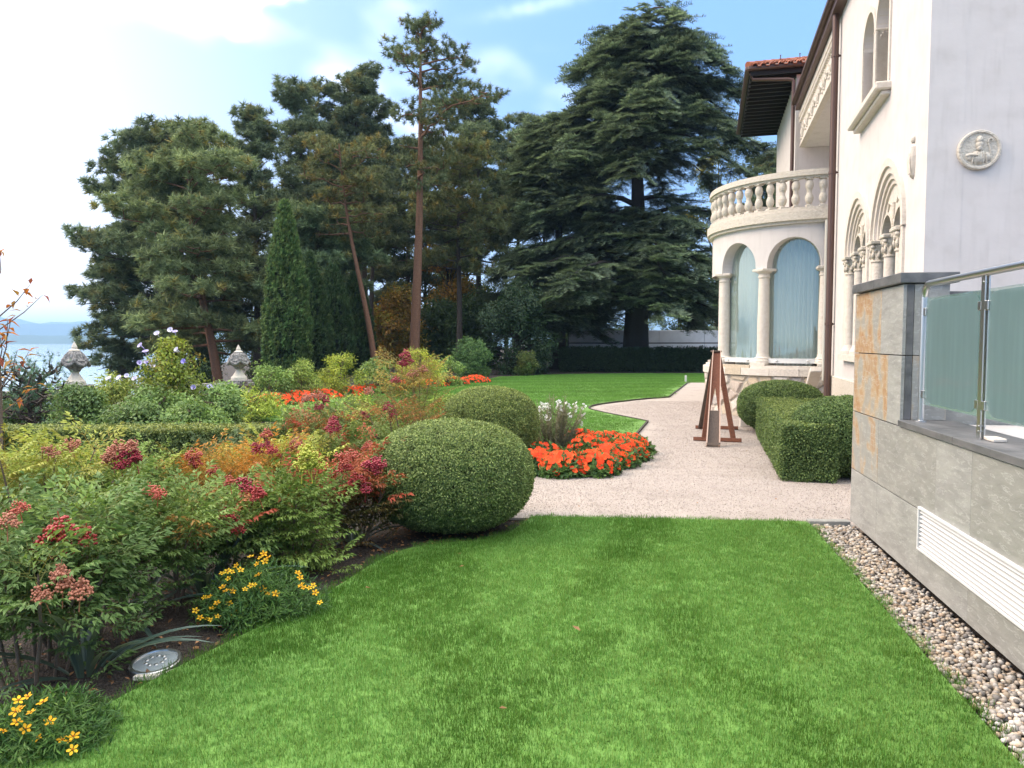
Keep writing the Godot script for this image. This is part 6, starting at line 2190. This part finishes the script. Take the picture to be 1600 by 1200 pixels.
	# the ribbon of orange-red flowers across the far lawn
	var far_say := ["left end, beside the urn", "second from the left end", "third from the left end", "left of the middle", "at the middle", "right of the middle", "behind the tall reddish shrub's left side", "behind the tall reddish shrub", "right of the tall reddish shrub", "left of its right end, before the bright bush", "right end, before the bright green bush"]
	for i in 11:
		var t := i / 10.0
		var x := lerpf(395.0, 742.0, t)
		var d := lerpf(18.2, 29.0, pow(t, 1.2))
		flower_clump("red_flower_plant", "red plant in the far flower ribbon, " + far_say[i], "far ribbon of orange red flowers", at_px(x, d) + P, 0.62, 0.45, 0.34, 190, om, imp, false)

	# mixed shrubs of the rose garden
	var rose := [leafball_mesh(87, 24, 0.13, 0.06, 0.035, Color(0.042, 0.080, 0.038), Color(0.130, 0.185, 0.080)), leafball_mesh(88, 24, 0.13, 0.075, 0.022, Color(0.060, 0.10, 0.036), Color(0.19, 0.235, 0.085))]
	var mixed := [
		[118, 12.0, 0.80, 0.7, 0, Color(0.75, 0.85, 0.8), "dark leafy bush behind the low hedge's left end"],
		[175, 13.2, 0.92, 0.8, 1, Color(1.1, 1.05, 0.9), "bush with yellowing tips left of the climber"],
		[250, 12.3, 0.85, 0.8, 0, Color(0.95, 1.05, 0.95), "rose bush at the climber's foot"],
		[325, 12.8, 0.86, 0.8, 0, Color(1.15, 1.25, 1.2), "grey green rose bush right of the climber"],
		[205, 11.2, 0.66, 0.6, 0, Color(0.8, 0.9, 0.8), "low dark rose bush just behind the low hedge"],
		[300, 11.2, 0.66, 0.6, 0, Color(1.0, 1.1, 1.0), "low green rose bush just behind the low hedge's middle"],
		[395, 15.5, 0.62, 0.9, 1, Color(1.3, 1.3, 0.9), "light green bush below the small urn"],
		[420, 19.8, 0.92, 1.0, 0, Color(1.0, 1.1, 0.9), "round green bush at the foot of the light cypress"],
		[470, 20.6, 1.02, 0.9, 1, Color(1.0, 1.05, 0.9), "greenish yellow bush in front of the dark cypresses"],
		[532, 21.5, 1.25, 0.8, 1, Color(1.35, 1.25, 0.75), "tall yellow green bush in front of the dark cypresses"],
		[590, 23.0, 1.0, 1.0, 0, Color(1.05, 1.1, 0.9), "green bush below the leaning red trunk"],
		[655, 24.0, 1.35, 0.9, 1, Color(1.55, 1.35, 0.85), "pale yellow bush below the tallest red trunk"],
		[698, 27.0, 0.95, 0.9, 0, Color(1.2, 1.3, 1.1), "bush with whitish bloom left of the bright green bush"],
		[560, 14.5, 0.46, 0.7, 1, Color(1.2, 1.2, 0.9), "soft green bush before the red flower ribbon"],
		[505, 14.0, 0.46, 0.8, 0, Color(1.2, 1.25, 1.0), "pale green bush before the red flower ribbon, further left"],
		[690, 13.5, 0.62, 0.6, 1, Color(1.15, 1.2, 0.85), "green bush left of the smaller box ball"],
		[60, 14.5, 0.62, 1.1, 0, Color(0.55, 0.66, 0.6), "dark bush below the lakeside conifer"],
		[145, 15.6, 0.60, 0.6, 0, Color(0.85, 0.95, 0.8), "small bush beside the large urn"]]
	for m in mixed:
		broadleaf("garden_bush", m[6], at_px(m[0], m[1]) + P, m[2], 0.05, m[3], m[3] * 0.8, m[5] * Color(1.6, 1.5, 1.15), m[5] * Color(2.7, 2.45, 1.6), [rose[m[4]]], {"category": "bush", "lobes": 24, "lobe": 0.24, "dense": 230, "taper": 0.4, "size": 0.95, "trunk": 0.03, "bark": M.stem, "group": "mixed bushes of the rose garden"})
	# a few roses
	# climber on its obelisk with violet trumpets
	var cl := thing("climbing_plant", "yellow leaved climber with pale violet trumpet flowers on an obelisk", "climber", at_px(268, 13.0) + P)
	var mb := MB.new()
	for k in 4:
		var a := PI / 4 + k * PI / 2
		mb = MB.new()
		mb.tube([Vector3(cos(a) * 0.28, 0, sin(a) * 0.28), Vector3(cos(a) * 0.05, 1.65, sin(a) * 0.05)], [0.014, 0.012], 6)
		part("obelisk_pole", mb.mesh(), M.rust, cl)
	var many := Many.new()
	for i in 270:
		var t := pow(rng.randf(), 0.9)
		var a := rf(0, TAU)
		var r := (0.50 * (1.0 - t) + 0.17) * rf(0.3, 1.35) * (1.0 + 0.9 * noise.get_noise_3d(cos(a) * 1.5, t * 5.0, sin(a) * 1.5))
		many.add(Transform3D(basis_y(Vector3(cos(a), 0.8, sin(a)), rf(0, TAU), rf(0.7, 1.3)), Vector3(cos(a) * r, 0.3 + t * 1.35, sin(a) * r)), mixc(Color(1.5, 1.5, 0.7), Color(3.4, 2.6, 0.7) if rng.randf() < 0.8 else Color(2.6, 1.2, 0.5), t * rf(0.3, 1.3), 0.3))
	scatter("foliage", many, rose[0], M.leaf, cl)
	mb = MB.new()
	mb.lathe([Vector2(0.006, -0.02), Vector2(0.012, 0.03), Vector2(0.022, 0.06), Vector2(0.055, 0.085)], 9)
	var trumpet := mb.mesh()
	var vio := [mat(C(0.52, 0.46, 0.74), 0.7), mat(C(0.34, 0.29, 0.70), 0.7), mat(C(0.66, 0.63, 0.76), 0.7)]
	for q in vio:
		q.cull_mode = BaseMaterial3D.CULL_DISABLED
	for i in [[-0.12, 1.78, 2], [0.04, 1.86, 2], [0.12, 1.85, 2], [0.18, 1.80, 0], [-0.36, 1.58, 0], [-0.33, 1.45, 0], [-0.42, 1.30, 0], [-0.35, 1.28, 0], [-0.28, 1.22, 2], [0.34, 1.32, 1], [0.26, 1.52, 2], [0.2, 1.50, 2], [-0.62, 1.08, 2], [-0.55, 1.00, 2], [-0.80, 1.02, 2], [0.48, 0.88, 0], [0.72, 0.86, 1], [0.82, 0.90, 2], [-1.0, 1.0, 2]]:
		part("flower", trumpet, vio[i[2]], cl, Transform3D(basis_y(Vector3(rf(-0.7, 0.7), rf(0.2, 1.0), rf(0.2, 1.0)), 0, rf(0.7, 1.0)), Vector3(i[0], i[1], 0.2 + rf(-0.1, 0.1))))
	# lakeside conifer and the orange leaved sapling
	var con := tuft_mesh(91, 26, 0.10, 0.20, 0.010, 1.0, Color(0.035, 0.075, 0.055), Color(0.10, 0.155, 0.10))
	pine("dwarf_conifer", "blue green conifer bush with a pale leading shoot by the lake", at_px(42, 13.6), 1.05, 0.1, 0.95, Vector2(0.05, 0), M.bark, [con, con], Color(2.0, 2.0, 1.8), {"limbs": 44, "shape": "cone", "rise0": 0.1, "rise1": 0.9, "dense": 10, "trunk": 0.05, "bend": 0.02, "size": 0.42, "brown": 0.02, "group": ""})
	var sap := thing("young_tree", "thin sapling with sparse orange leaves at the left edge", "sapling", Vector3(-4.85, -0.05, -7.0))
	var lfm := []
	for k in 3:
		mb = MB.new()
		mb.flat = true
		mb.leaf(Transform3D(), 0.11, 0.046, [Color(0.50, 0.19, 0.05), Color(0.42, 0.24, 0.07), Color(0.32, 0.10, 0.06)][k], 0.15, 0.3)
		lfm.append(mb.mesh())
	mb = MB.new()
	mb.tube([Vector3(0, 0, 0), Vector3(0.04, 1.2, 0), Vector3(0.02, 2.4, 0.05)], [0.022, 0.014, 0.005], 6, false)
	part("trunk", mb.mesh(), M.stem, sap)
	for i in 9:
		var y := rf(0.9, 2.3)
		var a := rf(-1.2, 1.2)
		var L := rf(0.4, 0.75)
		var d := Vector3(cos(a), 0.9, sin(a)).normalized()
		mb = MB.new()
		var p0 := Vector3(0.03, y, 0)
		mb.tube([p0, p0 + d * L * 0.5 + Vector3(0.03, 0, 0), p0 + d * L], [0.007, 0.005, 0.002], 5, false)
		part("branch", mb.mesh(), M.stem, sap)
		for k in 7:
			part("leaf", lfm[rng.randi() % 3], M.petal, sap, Transform3D(basis_z(Vector3(rf(-1, 1), rf(-0.6, 0.8), rf(-1, 1)), Vector3.UP, rf(0.7, 1.2)), p0 + d * L * (0.3 + 0.7 * k / 6.0)))

# ------------------------------------------------------------------ parapet, sculpture, small things

func build_details() -> void:
	# lakeside parapet and its two urns
	var a := Vector3(-13.4, 0, -12.15)
	var b := Vector3(-6.55, 0, -18.74)
	var dir := (b - a).normalized()
	var par := thing("parapet", "low weathered stone parapet between the garden and the lake", "wall", a, 0.0)
	var bs := basis_z(dir)
	var L := a.distance_to(b)
	var mb := MB.new()
	mb.box(Transform3D(bs, dir * L / 2 + Vector3(0, 0.0, 0)), Vector3(0.28, 0.5, L), 0.01)
	part("base", mb.mesh(), M.trim_old, par)
	var n := int(L / 1.35)
	for i in n:
		mb = MB.new()
		mb.box(Transform3D(bs, dir * L * (i + 0.5) / n + Vector3(0, 0.53, 0)), Vector3(0.36, 0.10, L / n - 0.006), 0.02)
		part("coping_stone", mb.mesh(), M.urn, par)
	mb = MB.new()
	mb.lathe([Vector2(0.045, 0.24), Vector2(0.08, 0.32), Vector2(0.05, 0.42), Vector2(0.05, 0.48)], 10)
	for i in 34:
		part("baluster", mb.mesh() if i == 0 else par.get_node("baluster").mesh, M.trim_old, par, Transform3D(Basis(), dir * L * (i + 0.5) / 34.0))
	urn("large grey carved urn on the parapet before the lake", at_px(117, 16.0), 1.05)
	urn("small pale urn on the parapet before the pines", at_px(373, 18.6), 1.0)

	sculpture()
	# white marker post at the far end of the path
	mb = MB.new()
	mb.box(Transform3D(Basis(), Vector3(0, 0.12, 0)), Vector3(0.07, 0.26, 0.07), 0.01)
	tag(part("marker_post", mb.mesh(), M.white_metal, self, Transform3D(Basis(), Vector3(6.86, 0, -29.4))), "tiny white marker post where path and far lawn meet", "post")
	mb = MB.new()
	mb.box(Transform3D(Basis(Vector3.UP, -0.26), Vector3(0, 0.18, 0)), Vector3(0.14, 0.37, 0.16), 0.012)
	tag(part("stone_post", mb.mesh(), M.trim, self, Transform3D(Basis(), Vector3(4.40, -0.02, -14.1))), "squat pale stone post at the far end of the box hedge", "post")

	# pebble strip along the terrace wall
	var strip := [Vector2(2.63, -6.50), Vector2(2.955, -6.46), Vector2(2.42, -3.49), Vector2(1.63, 0.9), Vector2(1.26, 0.65), Vector2(1.93, -2.75)]
	mb = MB.new()
	polygon(strip, -0.03, 0.02, mb)
	var bed := setting("pebble_strip", mb.mesh(), M.soil)
	var shapes := []
	for k in 6:
		var pm := MB.new()
		var r := Vector3(rf(0.85, 1.25), rf(0.5, 0.72), rf(0.7, 1.05))
		var q := {}
		for i in 5:
			var e := PI * i / 4 - PI / 2
			for j in 7:
				var an := TAU * j / 7
				var jt := 1.0 + rf(-0.13, 0.13) if i > 0 and i < 4 else 1.0
				q[i * 7 + j] = Vector3(cos(an) * cos(e), sin(e), -sin(an) * cos(e)) * r * jt
		for i in 4:
			for j in 7:
				var j2 := (j + 1) % 7
				var p := [q[i * 7 + j], q[i * 7 + j2], q[(i + 1) * 7 + j2], q[(i + 1) * 7 + j]]
				pm.quad_n(p[0], p[1], p[2], p[3], p[0].normalized(), p[1].normalized(), p[2].normalized(), p[3].normalized())
		shapes.append(pm.mesh())
	var far := [Many.new(), Many.new()]
	var P := PackedVector2Array([Vector2(2.63, -6.46), Vector2(2.98, -6.42), Vector2(2.45, -3.49), Vector2(1.86, -0.2), Vector2(1.50, -0.4), Vector2(1.95, -2.75)])
	var z := -0.4
	var single := 0
	while z > -6.5:
		var x := 1.3
		while x < 3.0:
			var px := x + rf(-0.012, 0.012)
			var pz := z + rf(-0.012, 0.012)
			if inside(P, px, pz):
				var s := rf(0.009, 0.0185) * (1.0 if rng.randf() < 0.9 else 1.4)
				var t := Transform3D((Basis(Vector3.UP, rf(0, TAU)) * Basis(Vector3(1, 0, 0), rf(-0.35, 0.35))).scaled(Vector3.ONE * s), Vector3(px, -0.022 + rf(0.0, 0.018), pz))
				if single < 300 and pz < -2.75 and px < 2.02 - (pz + 2.75) * 0.19 + 0.75 and pz > -3.75:
					single += 1
					part("pebble", shapes[rng.randi() % 6], M.pebble[rng.randi() % 7], bed, t)
				else:
					var c: Color = [C(0.50, 0.43, 0.35), C(0.37, 0.33, 0.29), C(0.57, 0.52, 0.45), C(0.46, 0.35, 0.25), C(0.29, 0.27, 0.25), C(0.54, 0.45, 0.34), C(0.60, 0.57, 0.52)][rng.randi() % 7]
					far[single % 2 if pz > -3.8 else rng.randi() % 2].add(t, c * rf(0.5, 0.95))
			x += 0.022
		z -= 0.022
	for v in 2:
		scatter("pebbles" if v == 0 else "pebbles_001", far[v], shapes[v], leafmat(0.75, 0.0), bed)
	mb = MB.new()
	mb.box(Transform3D(Basis(Vector3.UP, -0.06), Vector3(2.79, -0.02, -6.50)), Vector3(0.36, 0.09, 0.08), 0.006)
	setting("kerb", mb.mesh(), M.slate[0])

	# uplight sunk in the border with its stone edge
	var lamp := thing("ground_uplight", "round glass uplight with metal ring sunk in the border soil", "lamp", Vector3(-1.80, -0.02, -3.68), 0.0)
	lamp.rotation = Vector3(0.10, 0.3, 0.06)
	mb = MB.new()
	mb.lathe([Vector2(0.122, -0.06), Vector2(0.122, 0.006), Vector2(0.118, 0.011), Vector2(0.106, 0.011), Vector2(0.103, 0.004)], 40)
	part("ring", mb.mesh(), M.steel, lamp)
	mb = MB.new()
	mb.lathe([Vector2(0.104, 0.004), Vector2(0.06, 0.010), Vector2(0.0, 0.012)], 32)
	part("lens", mb.mesh(), mat(C(0.30, 0.34, 0.36), 0.12, 0.8), lamp)
	mb = MB.new()
	for k in 9:
		var an := k * TAU / 9
		mb.ball(Vector3(cos(an) * 0.045, 0.009, sin(an) * 0.045), Vector3(0.014, 0.006, 0.014), 8, 4)
	part("reflector", mb.mesh(), M.steel, lamp)
	var edge := MB.new()
	for i in 10:
		var a0 := -0.1 - 1.5 * i / 10.0
		var a1 := -0.1 - 1.5 * (i + 1) / 10.0
		for r in [[0.155, 0.185]]:
			var p := []
			for an in [a0, a1]:
				for rr in r:
					p.append(Vector3(cos(an) * rr, 0, -sin(an) * rr))
			var up := Vector3(0, 0.007, 0)
			edge.face_from(Vector3(0, -1, 0), [p[0] + up, p[1] + up, p[3] + up, p[2] + up])
			edge.face_from(Vector3.ZERO, [p[1] + up, p[3] + up, p[3] - up * 1.5, p[1] - up * 1.5])
			edge.face_from((p[1] + p[3]), [p[0] + up, p[2] + up, p[2] - up * 1.5, p[0] - up * 1.5])
	tag(part("edging_stone", edge.mesh(), M.trim, self, Transform3D(Basis(Vector3.UP, -0.15), Vector3(-1.79, -0.018, -3.68))), "curved pale edging stone between uplight and lawn", "stone")

	# fallen leaves on the near lawn
	var lm := MB.new()
	lm.leaf(Transform3D(), 0.05, 0.032, C(0.30, 0.165, 0.09), 0.35, -0.3)
	lm.flat = true
	var leafm := lm.mesh()
	for q in [[0.37, -3.95, "curled brown leaf right of the middle of the near lawn"], [-0.37, -5.10, "brown leaf on the near lawn, just in front of the big box ball"], [-0.39, -5.42, "small tan leaf under the big box ball's front"], [-0.90, -4.66, "pale leaf on the lawn near the yellow daisies"], [-0.02, -3.1, "dull brown leaf sunk in the grass, nearest the camera"]]:
		var o := part("fallen_leaf", leafm, M.petal, self, Transform3D(Basis(Vector3.UP, rf(0, TAU)).scaled(Vector3.ONE * rf(0.8, 1.1)), Vector3(q[0], 0.036, q[1])))
		tag(o, q[2], "leaf", "fallen leaves on the near lawn")
	# litter on the border soil
	var litter := Many.new()
	var e := smoothed(NEAR_EDGE, 1)
	for i in 1500:
		var q := rng.randi() % (e.size() - 1)
		var p: Vector2 = (e[q] as Vector2).lerp(e[q + 1], rng.randf())
		var off := rf(0.02, 1.2)
		var br := rf(0.4, 1.3)
		litter.add(Transform3D(Basis(rdir(), rf(-0.6, 0.6)) * Basis(Vector3.UP, rf(0, TAU)).scaled(Vector3.ONE * rf(0.3, 0.85)), Vector3(p.x - off, -0.042 + rf(0.0, 0.012), p.y - off * 0.35)), mixc(Color(0.5, 0.45, 0.4), Color(1.5, 1.35, 1.1), rng.randf()) * br)
	scatter("leaf_litter", litter, leafm, M.leaf, self)

	var blown := Many.new()
	for i in 70:
		var bx := rf(0.4, 4.2)
		var bz := rf(-16.0, -6.9)
		if inside(PackedVector2Array(GRAVEL), bx, bz):
			blown.add(Transform3D(Basis(rdir(), rf(-0.5, 0.5)) * Basis(Vector3.UP, rf(0, TAU)).scaled(Vector3.ONE * rf(0.35, 0.75)), Vector3(bx, -0.008, bz)), mixc(Color(0.6, 0.55, 0.5), Color(1.4, 1.2, 1.0), rng.randf()))
	scatter("blown_leaves", blown, leafm, M.leaf, self)

	# seen through the bay's glass: a shaded lamp and a low armchair
	var tl := thing("table_lamp", "cream shaded table lamp seen through the bay's left window", "lamp", Vector3(5.95, 0.96, -16.35))
	mb = MB.new()
	mb.lathe([Vector2(0.10, 0), Vector2(0.10, 0.02), Vector2(0.03, 0.05), Vector2(0.06, 0.15), Vector2(0.02, 0.25)], 14)
	part("foot", mb.mesh(), M.steel, tl)
	mb = MB.new()
	mb.lathe([Vector2(0.26, 0.22), Vector2(0.17, 0.60)], 20)
	part("lamp_shade", mb.mesh(), M.shade, tl)

func urn(label: String, pos: Vector3, s: float) -> void:
	var u := thing("garden_urn", label, "urn", Vector3(pos.x, 0.0, pos.z), 0.0, "carved urns on the parapet")
	var mb := MB.new()
	mb.box(Transform3D(Basis(), Vector3(0, 0.28, 0)), Vector3(0.42, 0.60, 0.42), 0.015)
	mb.box(Transform3D(Basis(), Vector3(0, 0.60, 0)), Vector3(0.50, 0.06, 0.50), 0.015)
	part("pedestal", mb.mesh(), M.urn, u)
	mb = MB.new()
	mb.lathe([Vector2(0.19, 0.63), Vector2(0.19, 0.70), Vector2(0.15, 0.74), Vector2(0.085, 0.84), Vector2(0.07, 0.88), Vector2(0.09, 0.90)], 18)
	part("foot", mb.mesh(), M.trim_old, u)
	mb = MB.new()
	mb.lathe([Vector2(0.09, 0.90), Vector2(0.12, 0.95), Vector2(0.21, 1.02), Vector2(0.245, 1.07), Vector2(0.25, 1.12), Vector2(0.20, 1.17), Vector2(0.17, 1.26), Vector2(0.12, 1.31), Vector2(0.10, 1.32)], 20)
	# swags round the bowl
	for k in 6:
		var an := k * PI / 3
		mb.ball(Vector3(cos(an) * 0.215, 1.14, sin(an) * 0.215), Vector3(0.055, 0.06, 0.055), 8, 6)
		var pth := []
		var rr := []
		for i in 7:
			var t := i / 6.0
			var a2 := an + t * PI / 3
			pth.append(Vector3(cos(a2) * 0.25, 1.12 - 0.09 * sin(PI * t), sin(a2) * 0.25))
			rr.append(0.022 + 0.022 * sin(PI * t))
		mb.tube(pth, rr, 6)
		mb.tube([Vector3(cos(an) * 0.12, 1.30, sin(an) * 0.12), Vector3(cos(an) * 0.19, 1.22, sin(an) * 0.19), Vector3(cos(an) * 0.22, 1.14, sin(an) * 0.22)], [0.02, 0.032, 0.03], 6)
	part("bowl", mb.mesh(), M.urn, u)
	mb = MB.new()
	mb.lathe([Vector2(0.10, 1.32), Vector2(0.11, 1.335), Vector2(0.05, 1.37), Vector2(0.055, 1.40), Vector2(0.04, 1.44), Vector2(0.012, 1.50), Vector2(0.0, 1.515)], 14)
	part("finial", mb.mesh(), M.trim_old, u)
	for c in u.get_children():
		(c as Node3D).scale = Vector3(s, s, s)

func sculpture() -> void:
	var s := thing("steel_sculpture", "rusty steel A frame sculpture with a dark trough, standing on the gravel", "sculpture", Vector3(3.42, -0.02, -12.4))
	# all in metres from the foot; z towards the camera
	var bar := func(p: Vector3, q: Vector3, w: float, d: float, called: String, m: Material) -> void:
		var mb := MB.new()
		mb.box(Transform3D(basis_z(q - p, Vector3(0, 0.3, 1)), (p + q) / 2), Vector3(w, d, p.distance_to(q)), 0.003)
		part(called, mb.mesh(), m, s)
	bar.call(Vector3(-0.46, 0.03, 0.30), Vector3(0.26, 0.03, 0.52), 0.06, 0.05, "ground_bar", M.rust)
	bar.call(Vector3(-0.02, 0.03, -1.35), Vector3(0.72, 0.03, -1.18), 0.06, 0.05, "ground_bar", M.rust)
	bar.call(Vector3(-0.03, 1.40, -0.05), Vector3(-0.30, 0.03, 0.36), 0.085, 0.02, "leg", M.rust)
	bar.call(Vector3(0.02, 1.40, -0.05), Vector3(0.145, 0.03, 0.47), 0.085, 0.02, "leg", M.rust)
	bar.call(Vector3(-0.03, 1.38, -0.12), Vector3(0.06, 0.03, -1.30), 0.085, 0.02, "leg", M.rust_dark)
	bar.call(Vector3(0.03, 1.38, -0.12), Vector3(0.60, 0.03, -1.18), 0.085, 0.02, "leg", M.rust)
	# the long channel that leans towards the path: two flanges, a plate with a wedge cut out, a dark trough below
	var top := Vector3(-0.015, 1.44, -0.02)
	var foot := Vector3(-0.345, 0.0, 1.05)
	var ax := (top - foot)
	var wx := Vector3(1, 0, 0.1).normalized()
	var face := wx.cross(ax.normalized()).normalized()
	if face.z < 0:
		face = -face
	var pt := func(u: float, t: float, o: float) -> Vector3:
		var w := lerpf(0.105, 0.065, t)
		return foot + ax * t + wx * u * w + face * o
	for sg in [-1.0, 1.0]:
		var mb := MB.new()
		var c: Vector3 = pt.call(sg * 0.92, 0.5, 0.03)
		var q := []
		for o in [0.0, 0.06]:
			for u in [0.86, 1.0]:
				for t in [0.0, 1.0]:
					q.append(pt.call(sg * u, t, o))
		for f in [[0, 1, 3, 2], [4, 5, 7, 6], [0, 1, 5, 4], [2, 3, 7, 6], [0, 2, 6, 4], [1, 3, 7, 5]]:
			mb.face_from(c, [q[f[0]], q[f[1]], q[f[2]], q[f[3]]])
		part("flange", mb.mesh(), M.rust_edge, s)
	var mb := MB.new()
	var back: Vector3 = pt.call(0.0, 0.7, -0.5)
	for sg in [-1.0, 1.0]:
		mb.face_from(back, [pt.call(0.0, 1.0, 0.012), pt.call(sg * 0.86, 1.0, 0.012), pt.call(sg * 0.86, 0.36, 0.012), pt.call(sg * 0.70, 0.36, 0.012), pt.call(0.0, 0.60, 0.012)])
		mb.face_from(-back, [pt.call(0.0, 1.0, 0.0), pt.call(sg * 0.86, 1.0, 0.0), pt.call(sg * 0.86, 0.36, 0.0), pt.call(sg * 0.70, 0.36, 0.0), pt.call(0.0, 0.60, 0.0)])
	part("plate", mb.mesh(), M.rust, s)
	mb = MB.new()
	mb.face_from(back, [pt.call(-0.86, 0.0, 0.014), pt.call(0.86, 0.0, 0.014), pt.call(0.86, 0.36, 0.014), pt.call(-0.86, 0.36, 0.014)])
	mb.face_from(back, [pt.call(-1.0, 0.0, 0.075), pt.call(1.0, 0.0, 0.075), pt.call(1.0, 0.02, 0.075), pt.call(-1.0, 0.02, 0.075)])
	mb.face_from(foot, [pt.call(-0.86, 0.36, 0.014), pt.call(0.86, 0.36, 0.014), pt.call(0.86, 0.36, -0.10), pt.call(-0.86, 0.36, -0.10)])
	part("trough", mb.mesh(), M.rust_dark, s)  # the channel's inner shading is put into the trough's colour
	mb = MB.new()
	mb.box(Transform3D(Basis(), Vector3(-0.015, 1.45, -0.05)), Vector3(0.15, 0.03, 0.14), 0.004)
	part("cap", mb.mesh(), M.rust_dark, s)
